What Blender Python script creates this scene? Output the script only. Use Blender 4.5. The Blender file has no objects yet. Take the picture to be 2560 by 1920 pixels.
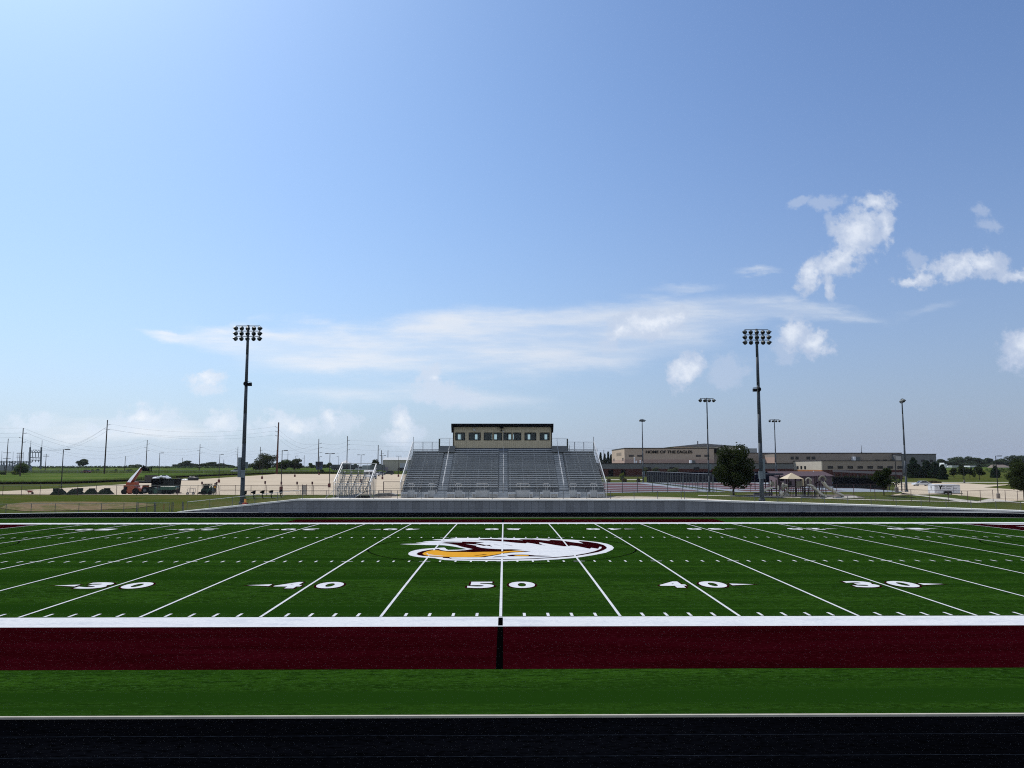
import bpy, bmesh, math, random
from mathutils import Vector, Matrix
C = bpy.context.scene.collection
D = bpy.data
R = math.radians
random.seed(7)

# ------------------------------------------------------------------ camera (surveyed from the field's known size)
FPX, CH, CX = 1962.56, 5.7036, 0.1371
PIT, YAW, ROL = 0.104751, 0.0097397, -0.000277
def ray(px, py):
    a, b = px-1280, py-960
    c, s = math.cos(ROL), math.sin(ROL); a, b = c*a+s*b, -s*a+c*b
    c, s = math.cos(PIT), math.sin(PIT); y = c*FPX+s*b; z = s*FPX-c*b
    c, s = math.cos(YAW), math.sin(YAW)
    return (c*a+s*y, -s*a+c*y, z)
def G(px, py, z=0.0):
    d = ray(px, py); t = (z-CH)/d[2]
    return (CX+d[0]*t, d[1]*t)
def at(px, py, Y):
    d = ray(px, py); t = Y/d[1]
    return (CX+d[0]*t, CH+d[2]*t)

# ------------------------------------------------------------------ the lie of the land
def sm(t):
    t = max(0.0, min(1.0, t)); return t*t*(3-2*t)
def pw(x, K):
    if x <= K[0][0]: return K[0][1]
    for (a, u), (b, v) in zip(K, K[1:]):
        if x <= b: return u+(v-u)*(x-a)/(b-a)
    return K[-1][1]
HL, CYY, RI, RO = 47.0, 53.96, 35.3, 45.3
def dist_track(x, y):
    dx = max(0.0, abs(x)-HL); d = math.hypot(dx, y-CYY)-RO
    if 0 < x and y > CYY:                      # the straight runs on past the bend on the right
        d = min(d, y-99.3 if y > 99.3 else -1.0) if x < 96 else d+sm((x-96)/4)*0
    return d
def cap(x): return pw(x, [(-41.0, 0.0), (-26.0, 1.55), (22.8, 1.47), (47.2, .74), (67.0, 0.0)])
KB = [(100, 1.5), (118, 1.45), (130, 1.3), (146, 1.2), (175, 1.2), (210, 1.4), (250, 1.65), (290, 1.95), (330, 2.3), (357, 2.8), (420, 3.5), (550, 4.9), (700, 5.35), (1500, 5.6), (6000, 5.4)]
KR = [(100, 1.5), (300, 1.5), (340, 1.6), (420, 2.2), (550, 4.6), (700, 5.2), (1500, 5.6), (6000, 5.4)]
KF = [(100, .2), (260, .25), (330, .9), (420, 2.2), (550, 4.6), (700, 5.2), (1500, 5.6), (6000, 5.4)]
def base(x, y):
    a = pw(y, KB)
    if x > 10:
        b = pw(y, KR); t = sm((x-12)/14); a = a+(b-a)*t
    if x > 64:
        b = pw(y, KF); t = sm((x-66-.05*max(0, y-130))/13); a = a+(b-a)*t
    return a
def h0(x, y):
    d = dist_track(x, y)
    if d < 1.45: return -.06
    c = cap(x) if y > CYY else 0.0
    t = sm((d-1.45)/16.0)*sm((y-40)/50)
    return c+(base(x, y)-c)*t
XG = sorted(set([-1500, -1000, -700, -500, -400, -320, -260, -220, -190, -170, -155]+[-145+5*i for i in range(10)]+[-95+2*i for i in range(96)]+[100+5*i for i in range(10)]+[155, 170, 190, 220, 260, 320, 400, 500, 700, 1000, 1500, -3500, 3500]))
YG = [-120, -60, 0, 10, 20, 30, 40, 50, 60, 70, 76, 80, 84, 88, 90, 92, 94, 96, 98, 99.5, 100.5, 100.9]+[102+1.5*i for i in range(20)]+[133+3*i for i in range(9)]+[160+5*i for i in range(18)]+[256, 270, 280, 290, 310, 330, 345, 357, 375, 395, 420, 450, 480, 515, 550, 600, 650, 700, 850, 1100, 1500, 2500, 4000, 6000]
YG = sorted(set(YG))
import bisect
HG = [[h0(x, y) for x in XG] for y in YG]
def h(x, y):
    i = min(max(bisect.bisect_right(XG, x)-1, 0), len(XG)-2); j = min(max(bisect.bisect_right(YG, y)-1, 0), len(YG)-2)
    u = (x-XG[i])/(XG[i+1]-XG[i]); v = (y-YG[j])/(YG[j+1]-YG[j])
    return (HG[j][i]*(1-u)+HG[j][i+1]*u)*(1-v)+(HG[j+1][i]*(1-u)+HG[j+1][i+1]*u)*v
def GT(px, py, y0=101.0):
    d = ray(px, py); y = y0
    while y < 3000:
        t = y/d[1]
        if CH+d[2]*t <= h(CX+d[0]*t, y): break
        y += .25 if y < 400 else 1.0
    return (CX+d[0]*y/d[1], y)

# ------------------------------------------------------------------ materials
MATS = {}
def mat(name, col, rough=.8, metal=0.0, spec=.3, var=0.0, scale=3.0, stretch=(1, 1, 1), col2=None, bump=0.0, bscale=None, detail=4.0, trans=0.0):
    if name in MATS: return MATS[name]
    m = D.materials.new(name); m.use_nodes = True; nt = m.node_tree; N = nt.nodes; L = nt.links
    b = N['Principled BSDF']
    b.inputs['Roughness'].default_value = rough; b.inputs['Metallic'].default_value = metal
    b.inputs['Specular IOR Level'].default_value = spec
    b.inputs['Base Color'].default_value = (*col, 1)
    if var > 0 or col2:
        tc = N.new('ShaderNodeTexCoord'); mp = N.new('ShaderNodeMapping'); mp.inputs['Scale'].default_value = stretch
        n = N.new('ShaderNodeTexNoise'); n.inputs['Scale'].default_value = scale; n.inputs['Detail'].default_value = detail
        L.new(tc.outputs['Object'], mp.inputs['Vector']); L.new(mp.outputs[0], n.inputs['Vector'])
        mx = N.new('ShaderNodeMix'); mx.data_type = 'RGBA'
        rm = N.new('ShaderNodeMapRange'); rm.inputs['From Min'].default_value = .3; rm.inputs['From Max'].default_value = .7
        L.new(n.outputs['Fac'], rm.inputs['Value']); L.new(rm.outputs[0], mx.inputs['Factor'])
        if col2 is None:
            c1 = tuple(c*(1-var) for c in col); c2 = tuple(min(1, c*(1+var)) for c in col)
        else: c1, c2 = col, col2
        mx.inputs['A'].default_value = (*c1, 1); mx.inputs['B'].default_value = (*c2, 1)
        L.new(mx.outputs['Result'], b.inputs['Base Color'])
        m['mixout'] = 1
    if bump:
        tc2 = N.new('ShaderNodeTexCoord'); n2 = N.new('ShaderNodeTexNoise'); n2.inputs['Scale'].default_value = bscale or scale*4
        bp = N.new('ShaderNodeBump'); bp.inputs['Strength'].default_value = bump; bp.inputs['Distance'].default_value = .02
        L.new(tc2.outputs['Object'], n2.inputs['Vector']); L.new(n2.outputs['Fac'], bp.inputs['Height']); L.new(bp.outputs[0], b.inputs['Normal'])
    if trans:
        t = N.new('ShaderNodeBsdfTranslucent'); t.inputs['Color'].default_value = (*[min(1, c*1.6) for c in (col2 or col)], 1)
        ms = N.new('ShaderNodeMixShader'); ms.inputs[0].default_value = trans
        L.new(b.outputs[0], ms.inputs[1]); L.new(t.outputs[0], ms.inputs[2]); L.new(ms.outputs[0], N['Material Output'].inputs['Surface'])
    MATS[name] = m
    return m
def layered(name, cols, rough=.9, spec=.1, bump=0.0, bscale=40.0):
    """base colour, then (colour, scale, stretch, lo, hi) layers of real patches laid over it by noise"""
    m = D.materials.new(name); m.use_nodes = True; nt = m.node_tree; N = nt.nodes; L = nt.links
    b = N['Principled BSDF']; b.inputs['Roughness'].default_value = rough; b.inputs['Specular IOR Level'].default_value = spec
    tc = N.new('ShaderNodeTexCoord'); prev = None
    for k, (c, sc, st, lo, hi) in enumerate(cols[1:]):
        mp = N.new('ShaderNodeMapping'); mp.inputs['Scale'].default_value = st; mp.inputs['Location'].default_value = (k*7.3, k*3.1, 0)
        n = N.new('ShaderNodeTexNoise'); n.inputs['Scale'].default_value = sc; n.inputs['Detail'].default_value = 5
        rm = N.new('ShaderNodeMapRange'); rm.inputs['From Min'].default_value = lo; rm.inputs['From Max'].default_value = hi
        mx = N.new('ShaderNodeMix'); mx.data_type = 'RGBA'
        L.new(tc.outputs['Object'], mp.inputs[0]); L.new(mp.outputs[0], n.inputs['Vector']); L.new(n.outputs['Fac'], rm.inputs['Value']); L.new(rm.outputs[0], mx.inputs['Factor'])
        if prev is None: mx.inputs['A'].default_value = (*cols[0], 1)
        else: L.new(prev, mx.inputs['A'])
        mx.inputs['B'].default_value = (*c, 1); prev = mx.outputs['Result']
    L.new(prev, b.inputs['Base Color'])
    if bump:
        n2 = N.new('ShaderNodeTexNoise'); n2.inputs['Scale'].default_value = bscale; bp = N.new('ShaderNodeBump'); bp.inputs['Strength'].default_value = bump; bp.inputs['Distance'].default_value = .02
        L.new(tc.outputs['Object'], n2.inputs['Vector']); L.new(n2.outputs['Fac'], bp.inputs['Height']); L.new(bp.outputs[0], b.inputs['Normal'])
    MATS[name] = m
    return m
def panelled(name, col, linecol, pitch, width, axis='X', var=.12, rough=.85, zline=None, metal=0.0, ofs=0.0):
    """a wall cast or clad in panels: joints every `pitch` metres"""
    m = D.materials.new(name); m.use_nodes = True; nt = m.node_tree; N = nt.nodes; L = nt.links
    b = N['Principled BSDF']; b.inputs['Roughness'].default_value = rough; b.inputs['Specular IOR Level'].default_value = .2; b.inputs['Metallic'].default_value = metal
    tc = N.new('ShaderNodeTexCoord'); sp = N.new('ShaderNodeSeparateXYZ'); L.new(tc.outputs['Object'], sp.inputs[0])
    def near(sock, p, w, o=0.0):
        a = N.new('ShaderNodeMath'); a.operation = 'ADD'; a.inputs[1].default_value = 1000*p+o; L.new(sock, a.inputs[0])
        f = N.new('ShaderNodeMath'); f.operation = 'MODULO'; f.inputs[1].default_value = p; L.new(a.outputs[0], f.inputs[0])
        l = N.new('ShaderNodeMath'); l.operation = 'LESS_THAN'; l.inputs[1].default_value = w; L.new(f.outputs[0], l.inputs[0])
        return l.outputs[0], a.outputs[0]
    ln, s = near(sp.outputs[axis], pitch, width, ofs)
    fl = N.new('ShaderNodeMath'); fl.operation = 'DIVIDE'; fl.inputs[1].default_value = pitch; L.new(s, fl.inputs[0])
    fo = N.new('ShaderNodeMath'); fo.operation = 'FLOOR'; L.new(fl.outputs[0], fo.inputs[0])
    wn = N.new('ShaderNodeTexWhiteNoise'); wn.noise_dimensions = '1D'; L.new(fo.outputs[0], wn.inputs['W'])
    no = N.new('ShaderNodeTexNoise'); no.inputs['Scale'].default_value = 1.3; no.inputs['Detail'].default_value = 6; L.new(tc.outputs['Object'], no.inputs['Vector'])
    av = N.new('ShaderNodeMath'); av.operation = 'ADD'; L.new(wn.outputs['Value'], av.inputs[0]); L.new(no.outputs['Fac'], av.inputs[1])
    rm = N.new('ShaderNodeMapRange'); rm.inputs['From Min'].default_value = .3; rm.inputs['From Max'].default_value = 1.7; L.new(av.outputs[0], rm.inputs['Value'])
    mx = N.new('ShaderNodeMix'); mx.data_type = 'RGBA'; L.new(rm.outputs[0], mx.inputs['Factor'])
    mx.inputs['A'].default_value = (*[c*(1-var) for c in col], 1); mx.inputs['B'].default_value = (*[c*(1+var) for c in col], 1)
    m2 = N.new('ShaderNodeMix'); m2.data_type = 'RGBA'; L.new(mx.outputs['Result'], m2.inputs['A']); m2.inputs['B'].default_value = (*linecol, 1)
    if zline:
        l2, _ = near(sp.outputs['Z'], zline[0], zline[1], zline[2])
        o = N.new('ShaderNodeMath'); o.operation = 'MAXIMUM'; L.new(ln, o.inputs[0]); L.new(l2, o.inputs[1]); ln = o.outputs[0]
    L.new(ln, m2.inputs['Factor']); L.new(m2.outputs['Result'], b.inputs['Base Color'])
    MATS[name] = m
    return m

# ------------------------------------------------------------------ mesh building
class MB:
    def __init__(s): s.v = []; s.f = []
    def add(s, vs, fs):
        o = len(s.v); s.v += [tuple(v) for v in vs]; s.f += [tuple(i+o for i in f) for f in fs]; return s
    def box(s, x0, x1, y0, y1, z0, z1):
        if x0 > x1: x0, x1 = x1, x0
        if y0 > y1: y0, y1 = y1, y0
        if z0 > z1: z0, z1 = z1, z0
        return s.add([(x0,y0,z0),(x1,y0,z0),(x1,y1,z0),(x0,y1,z0),(x0,y0,z1),(x1,y0,z1),(x1,y1,z1),(x0,y1,z1)],
              [(0,3,2,1),(4,5,6,7),(0,1,5,4),(1,2,6,5),(2,3,7,6),(3,0,4,7)])
    def cyl(s, p, q, r0, r1=None, n=8, caps=True):
        r1 = r0 if r1 is None else r1
        p = Vector(p); q = Vector(q); d = (q-p)
        if d.length < 1e-6: return s
        d.normalize(); a = d.orthogonal().normalized(); b = d.cross(a)
        vs = []
        for c, r in ((p, r0), (q, r1)):
            for i in range(n):
                t = 2*math.pi*i/n; vs.append(c+a*math.cos(t)*r+b*math.sin(t)*r)
        fs = [(i, (i+1) % n, n+(i+1) % n, n+i) for i in range(n)]
        if caps: fs += [tuple(range(n-1, -1, -1)), tuple(range(n, 2*n))]
        return s.add(vs, fs)
    def bar(s, p, q, w, t=None):
        """square bar, w wide sideways, t thick"""
        t = t or w; p = Vector(p); q = Vector(q); d = (q-p).normalized()
        up = Vector((0,0,1)) if abs(d.z) < .95 else Vector((0,1,0))
        a = d.cross(up).normalized()*w/2; b = a.cross(d).normalized()*t/2
        vs = [c+u*a+v*b for c in (p, q) for u, v in ((-1,-1),(1,-1),(1,1),(-1,1))]
        return s.add(vs, [(3,2,1,0),(4,5,6,7),(0,1,5,4),(1,2,6,5),(2,3,7,6),(3,0,4,7)])
    def tube(s, pts, r, n=6):
        for p, q in zip(pts, pts[1:]): s.cyl(p, q, r, r, n)
        return s
    def prism(s, poly, d0, d1, ax='Y'):
        """closed outline in the plane across axis ax, from d0 to d1"""
        n = len(poly)
        def P(u, v, d):
            return {'Y': (u, d, v), 'X': (d, u, v), 'Z': (u, v, d)}[ax]
        vs = [P(u, v, d0) for u, v in poly]+[P(u, v, d1) for u, v in poly]
        return s.add(vs, [tuple(range(n)), tuple(range(2*n-1, n-1, -1))]+[(i, i+n, (i+1) % n+n, (i+1) % n) for i in range(n)])
    def quad(s, a, b, c, d): return s.add([a, b, c, d], [(0,1,2,3)])
    def ball(s, c, r, n=10, m=6, squash=None):
        rx, ry, rz = r if isinstance(r, tuple) else (r, r, r)
        vs = []; fs = []
        for j in range(m+1):
            ph = math.pi*j/m
            for i in range(n):
                t = 2*math.pi*i/n
                vs.append((c[0]+rx*math.sin(ph)*math.cos(t), c[1]+ry*math.sin(ph)*math.sin(t), c[2]+rz*math.cos(ph)))
        for j in range(m):
            for i in range(n):
                fs.append((j*n+i, (j+1)*n+i, (j+1)*n+(i+1) % n, j*n+(i+1) % n))
        return s.add(vs, fs)
    def lump(s, c, r, n=14, m=8, amp=.25, seed=0):
        rr = random.Random(seed); k = len(s.v); s.ball(c, r, n, m)
        for i in range(k, len(s.v)):
            x, y, z = s.v[i]; g = 1+amp*math.sin(x*3.1+seed)*math.cos(y*2.7+seed*2)+rr.uniform(-amp, amp)*.4
            s.v[i] = (c[0]+(x-c[0])*g, c[1]+(y-c[1])*g, c[2]+(z-c[2])*g)
        return s
    def build(s, name, m, parent=None, smooth=False, loc=None):
        me = D.meshes.new(name); me.from_pydata(s.v, [], s.f); me.update()
        if smooth:
            for p in me.polygons: p.use_smooth = True
        o = D.objects.new(name, me); C.objects.link(o)
        if m: me.materials.append(m)
        if parent: o.parent = parent
        if loc: o.location = loc
        return o
def bevel(o, w=.02, seg=2):
    md = o.modifiers.new('bevel', 'BEVEL'); md.width = w; md.segments = seg; md.limit_method = 'ANGLE'
    return o
def tag(o, label=None, cat=None, group=None, kind=None):
    if label: o['label'] = label
    if cat: o['category'] = cat
    if group: o['group'] = group
    if kind: o['kind'] = kind
    return o
def thing(name, label, cat, loc=(0,0,0), rz=0.0, group=None):
    o = D.objects.new(name, None); C.objects.link(o); o.location = loc; o.rotation_euler = (0,0,rz); o.empty_display_size = .3
    return tag(o, label, cat, group)
def struct(name, mb, m, label=None):
    o = mb.build(name, m); o['kind'] = 'structure'
    if label: o['label'] = label
    return o
def dup(root, loc, rz, label, group=None, scale=None):
    def cp(o, p):
        c = o.copy(); C.objects.link(c); c.parent = p
        for ch in list(o.children): cp(ch, c)
        return c
    r = cp(root, None); r.location = loc; r.rotation_euler = (0,0,rz); r['label'] = label
    if group: r['group'] = group
    if scale: r.scale = (scale,)*3
    return r
def text_mb(s, height, width=None, bold=.02, align='CENTER'):
    cu = D.curves.new('t', 'FONT'); cu.body = s; cu.offset = bold; cu.align_x = align; cu.resolution_u = 6
    o = D.objects.new('t', cu); C.objects.link(o); bpy.context.view_layer.update()
    me = D.meshes.new_from_object(o.evaluated_get(bpy.context.evaluated_depsgraph_get()))
    vs = [tuple(v.co) for v in me.vertices]; fs = [tuple(p.vertices) for p in me.polygons]
    D.objects.remove(o); D.curves.remove(cu); D.meshes.remove(me)
    x0 = min(v[0] for v in vs); x1 = max(v[0] for v in vs); y0 = min(v[1] for v in vs); y1 = max(v[1] for v in vs)
    sy = height/(y1-y0); sx = (width/(x1-x0)) if width else sy
    mb = MB(); mb.add([((v[0]-(x0+x1)/2)*sx, (v[1]-y0)*sy, 0) for v in vs], fs)
    return mb

# ------------------------------------------------------------------ palette
turf_m = layered('turf green', [(.0140,.0435,.0032), ((.0225,.064,.0050), .35, (.25,1.6,1), .40, .64), ((.008,.028,.0020), .9, (.12,1.5,1), .5, .75), ((.0058,.0205,.0016), 5.5, (.35,1.0,1), .44, .68), ((.030,.078,.014), 11, (.5,1,1), .52, .71), ((.0035,.012,.0010), 21, (.7,1,1), .53, .69), ((.045,.105,.03), 60, (.6,1,1), .58, .74), ((.13,.17,.09), 34, (1,1,1), .73, .80), ((.010,.034,.0035), .21, (.05,3.0,1), .50, .60)], rough=.95, spec=0.0, bump=.6, bscale=40)
turf_w = layered('turf white', [(.62,.63,.64), ((.49,.51,.55), 1.1, (.5,1.4,1), .5, .75), ((.46,.48,.52), 10, (.4,1,1), .52, .75), ((.70,.70,.70), 6, (1,1,1), .5, .8)], rough=.95, spec=0.0, bump=.5, bscale=40)
turf_r = layered('turf maroon', [(.0165,.0004,.0016), ((.023,.0008,.0028), .5, (.3,1.5,1), .45, .65), ((.0100,.0002,.0008), 1.0, (.15,1.3,1), .5, .75), ((.042,.006,.009), 9, (.5,1,1), .56, .74), ((.006,.0002,.0005), 20, (.7,1,1), .53, .68), ((.06,.012,.016), 60, (.6,1,1), .6, .75), ((.13,.08,.09), 34, (1,1,1), .765, .82)], rough=.95, spec=0.0, bump=.6, bscale=40)
turf_k = mat('turf black', (.0008,.0009,.001), rough=.95, spec=0.0)
turf_g = mat('turf gold', (.62,.30,.03), rough=.95, spec=0.0, var=.06, scale=2)
track_m = layered('black track rubber', [(.0012,.0014,.0022), ((.0030,.0034,.0050), .4, (.2,1.4,1), .45, .75), ((.0004,.0005,.0008), 9, (.5,1,1), .48, .68), ((.008,.0085,.010), 18, (1,1,1), .62, .80)], rough=.95, spec=0.0, bump=.5, bscale=50)
seam_m = mat('track seam', (.010,.013,.019), rough=.95, spec=0.0, var=.7, scale=5)
conc_m = layered('pale concrete', [(.56,.53,.46), ((.46,.43,.37), .6, (1,1,1), .45, .7), ((.63,.60,.54), 4, (1,1,1), .55, .8)], rough=.9, spec=0.0)
lot_m = layered('parking concrete', [(.53,.445,.335), ((.46,.385,.285), .05, (1,3,1), .42, .6), ((.58,.49,.37), .5, (.3,1.2,1), .5, .7), ((.40,.34,.27), .9, (.06,1.2,1), .62, .8)], rough=.9, spec=0.0)
walk_m = layered('walkway concrete', [(.50,.43,.34), ((.42,.36,.28), .5, (1,1,1), .45, .7)], rough=.9, spec=0.0)
grass_m = layered('mown grass', [(.058,.078,.016), ((.085,.085,.026), .12, (.5,1.2,1), .42, .62), ((.045,.07,.014), .5, (.6,1,1), .5, .7), ((.12,.10,.045), 2.5, (1,1,1), .6, .8)], rough=1, spec=0.0, bump=.6, bscale=8)
meadow_m = layered('meadow', [(.060,.105,.020), ((.10,.13,.035), .06, (.4,1.2,1), .42, .6), ((.03,.06,.012), .4, (.5,1,1), .5, .7), ((.16,.17,.09), 1.4, (.6,1,1), .62, .75)], rough=1, spec=0.0, bump=.8, bscale=3)
dirt_m = layered('bare dirt', [(.20,.145,.085), ((.12,.115,.045), .5, (.6,1,1), .42, .62), ((.28,.21,.13), 2, (1,1,1), .55, .75)], rough=1, spec=0.0)
court_b = mat('court grey blue', (.27,.30,.34), rough=.9, spec=0.0, var=.06, scale=.3)
court_r = mat('court maroon', (.135,.080,.088), rough=.9, spec=0.0, var=.08, scale=.3)
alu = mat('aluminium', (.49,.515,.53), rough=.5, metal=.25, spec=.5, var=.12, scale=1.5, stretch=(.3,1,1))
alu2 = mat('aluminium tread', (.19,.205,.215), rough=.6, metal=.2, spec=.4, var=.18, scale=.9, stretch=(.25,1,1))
alu_b = mat('bright aluminium rail', (.62,.62,.60), rough=.45, metal=.2, spec=.5)
galv = mat('galvanised steel', (.26,.27,.28), rough=.5, metal=.5, spec=.4)
galv_d = mat('dark galvanised steel', (.10,.11,.115), rough=.55, metal=.4, spec=.4)
railp = mat('fence rail', (.42,.42,.38), rough=.5, metal=.4, spec=.4)
maroonp = mat('maroon fence post', (.10,.045,.05), rough=.6, spec=.3)
black = mat('black', (.005,.006,.008), rough=.7, spec=.08)
tyre = mat('tyre', (.008,.009,.011), rough=.9, spec=.06)
white = mat('white paint', (.78,.79,.80), rough=.35, spec=.5)
red = mat('red paint', (.40,.085,.03), rough=.4, spec=.5, var=.15)
wood = mat('wood pole', (.055,.042,.034), rough=.9, spec=.1, var=.25, scale=2, stretch=(1,1,.1))
rust = mat('weathering steel', (.11,.040,.024), rough=.8, spec=.2, var=.2, scale=1)
glass = mat('dark glass', (.008,.010,.014), rough=.12, spec=.35)
# ------------------------------------------------------------------ ground
g = MB()
g.v = [(x, y, HG[j][i]) for j, y in enumerate(YG) for i, x in enumerate(XG)]
nx = len(XG)
g.f = [(j*nx+i, j*nx+i+1, (j+1)*nx+i+1, (j+1)*nx+i) for j in range(len(YG)-1) for i in range(nx-1)]
struct('ground', g, grass_m, 'wide grassy ground round the field')
def drape(name, pts, m, off=.05, kind='structure', label=None, maxx=None):
    bm = bmesh.new(); vs = [bm.verts.new((x, y, 0)) for x, y in pts]; bm.faces.new(vs)
    x0 = min(p[0] for p in pts); x1 = max(p[0] for p in pts); y0 = min(p[1] for p in pts); y1 = max(p[1] for p in pts)
    for x in XG:
        if x0 < x < x1: bmesh.ops.bisect_plane(bm, geom=bm.verts[:]+bm.edges[:]+bm.faces[:], plane_co=(x,0,0), plane_no=(1,0,0))
    for y in YG:
        if y0 < y < y1: bmesh.ops.bisect_plane(bm, geom=bm.verts[:]+bm.edges[:]+bm.faces[:], plane_co=(0,y,0), plane_no=(0,1,0))
    for v in bm.verts: v.co.z = h(v.co.x, v.co.y)+off
    bm.normal_update()
    for f in bm.faces:
        if f.normal.z < 0: f.normal_flip()
    me = D.meshes.new(name); bm.to_mesh(me); bm.free(); me.materials.append(m)
    o = D.objects.new(name, me); C.objects.link(o); tag(o, label, kind=kind)
    return o
T = lambda L: [GT(*p) for p in L]

# turf of the infield, crowned along its middle as fields are
def crn(y):
    t = (y-30.73)/48.77
    return .14*(1-(2*t-1)**2) if 0 < t < 1 else 0.0
def half(y, r): return HL+math.sqrt(max(0.0, r*r-(y-CYY)**2))
g = MB(); ys = [18.66+i*70.6/72 for i in range(73)]
for i, y in enumerate(ys):
    w = half(y, RI); g.v += [(-w, y, crn(y)), (w, y, crn(y))]
    if i: g.f.append((2*i-2, 2*i-1, 2*i+1, 2*i))
turf = struct('artificial_turf', g, turf_m, 'green artificial turf football field inside the track')
def oval(r, n=28):
    P = [(-HL, CYY-r), (HL, CYY-r)]
    P += [(HL+r*math.sin(math.pi*i/n), CYY-r*math.cos(math.pi*i/n)) for i in range(1, n)]
    P += [(HL, CYY+r), (-HL, CYY+r)]
    P += [(-HL-r*math.sin(math.pi*i/n), CYY+r*math.cos(math.pi*i/n)) for i in range(1, n)]
    return P
def ring(r0, r1, z0, z1=None):
    a, b = oval(r0), oval(r1); n = len(a); g = MB(); z1 = z0 if z1 is None else z1
    g.v = [(x, y, z0) for x, y in a]+[(x, y, z0) for x, y in b]
    g.f = [(i, n+i, n+(i+1) % n, (i+1) % n) for i in range(n)]
    return g
track = struct('running_track', ring(RI, RO, -.004), track_m, 'black rubber running track round the field')
ch = MB().quad((HL-.5,89.25,-.008),(96,89.25,-.008),(96,99.3,-.008),(HL-.5,99.3,-.008)).build('straight_extension', track_m, track)
for k in range(1, 9):
    ring(RI+1.22*k-.012, RI+1.22*k+.012, .001).build('lane_seam', seam_m, track)
g = ring(RI-.03, RI+.05, .05); a = ring(RI+.05, RI+.05, 0); P = oval(RI+.05); n = len(P)
g.add([(x, y, 0) for x, y in P]+[(x, y, .05) for x, y in P], [(i, (i+1) % n, n+(i+1) % n, n+i) for i in range(n)])
P = oval(RI-.03); g.add([(x, y, 0) for x, y in P]+[(x, y, .05) for x, y in P], [(i, (i+1) % n, n+(i+1) % n, n+i) for i in range(n)])
struct('track_kerb', g, mat('kerb concrete', (.46,.43,.36), rough=.9, spec=.05, var=.15, scale=1.5), 'thin pale kerb between turf and track')
struct('track_edge_strip', ring(RO, RO+1.0, .012), mat('edge strip concrete', (.42,.44,.44), rough=.9, spec=.1, var=.1, scale=.7), 'narrow concrete strip along the outer edge of the track')

o = MB().quad((HL,99.31,.016),(96,99.31,.016),(96,100.3,.016),(HL,100.3,.016)).build('track_edge_strip', MATS['edge strip concrete']); tag(o, 'straight end of the concrete strip beside the track on the right', kind='structure')
# paint on the turf
def paint(name, polys, m, layer, parent=turf, clipy=True):
    bm = bmesh.new()
    for p in polys:
        if len(p) < 3: continue
        if isinstance(p, MB):
            continue
        bm.faces.new([bm.verts.new((x, y, 0)) for x, y in p])
    return paint_bm(name, bm, m, layer, parent)
def paint_bm(name, bm, m, layer, parent, step=1.0):
    bmesh.ops.triangulate(bm, faces=bm.faces[:])
    y0 = min(v.co.y for v in bm.verts); y1 = max(v.co.y for v in bm.verts)
    y = math.floor(y0)+step
    while y < y1:
        bmesh.ops.bisect_plane(bm, geom=bm.verts[:]+bm.edges[:]+bm.faces[:], plane_co=(0,y,0), plane_no=(0,1,0)); y += step
    for v in bm.verts: v.co.z = crn(v.co.y)+.004*layer
    bm.normal_update()
    for f in bm.faces:
        if f.normal.z < 0: f.normal_flip()
    me = D.meshes.new(name); bm.to_mesh(me); bm.free(); me.materials.append(m)
    o = D.objects.new(name, me); C.objects.link(o)
    if parent: o.parent = parent
    return o
def rect(x0, x1, y0, y1): return [(x0,y0),(x1,y0),(x1,y1),(x0,y1)]
Y0, Y1 = 30.73, 79.50; YD = .9144; GL = 50*YD; EL = 60*YD
paint('sideline_border', [rect(-EL-1.8, EL+1.8, 28.90, Y0), rect(-EL-1.8, EL+1.8, Y1, 81.33), rect(-EL-1.8, -EL, Y0, Y1), rect(EL, EL+1.8, Y0, Y1)], turf_w, 1)
paint('bench_area', [rect(-22.86, 22.9, 22.95, 28.90)], turf_r, 1)['label'] = 'maroon bench area in front of the near sideline'
paint('bench_area', [rect(-22.4, 23.0, 81.33, 86.4)], turf_r, 1)['label'] = 'maroon bench area beyond the far sideline'
paint('end_zone', [rect(-EL, -GL, Y0, Y1)], turf_r, 1)
paint('end_zone', [rect(GL, EL, Y0, Y1)], turf_r, 1)
paint('midfield_mark', [rect(-.085, .085, 29.05, 30.55), rect(-.1, .1, 22.95, 28.86), rect(-.1, .1, 81.4, 86.4)], turf_k, 2)
for k in range(-10, 11):
    x = k*5*YD; paint('yard_line', [rect(x-.055, x+.055, Y0-.02, Y1+.02)], turf_w, 4)
tk = []; HY1 = Y0+16.26; HY2 = Y1-16.26
for k in range(-49, 50):
    x = k*YD
    if k % 5 == 0:
        for y in (HY1+.3, HY2-.3): tk.append(rect(x-.33, x+.33, y-.05, y+.05))
        continue
    for y0 in (Y0+.08, Y1-.08-.6, HY1, HY2-.6): tk.append(rect(x-.055, x+.055, y0, y0+.6))
paint('hash_marks', tk, turf_w, 3)
def arc(cx, cy, r, a0, a1, w=.1, n=48):
    return [[(cx+(r+s)*math.cos(t), cy+(r+s)*math.sin(t)) for s, t in ((-w/2, t0), (w/2, t0), (w/2, t1), (-w/2, t1))] for t0, t1 in ((a0+(a1-a0)*i/n, a0+(a1-a0)*(i+1)/n) for i in range(n))]
MY = (Y0+Y1)/2
paint('soccer_lines', arc(0, MY, 9.15, 0, 2*math.pi), turf_k, 2)
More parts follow.
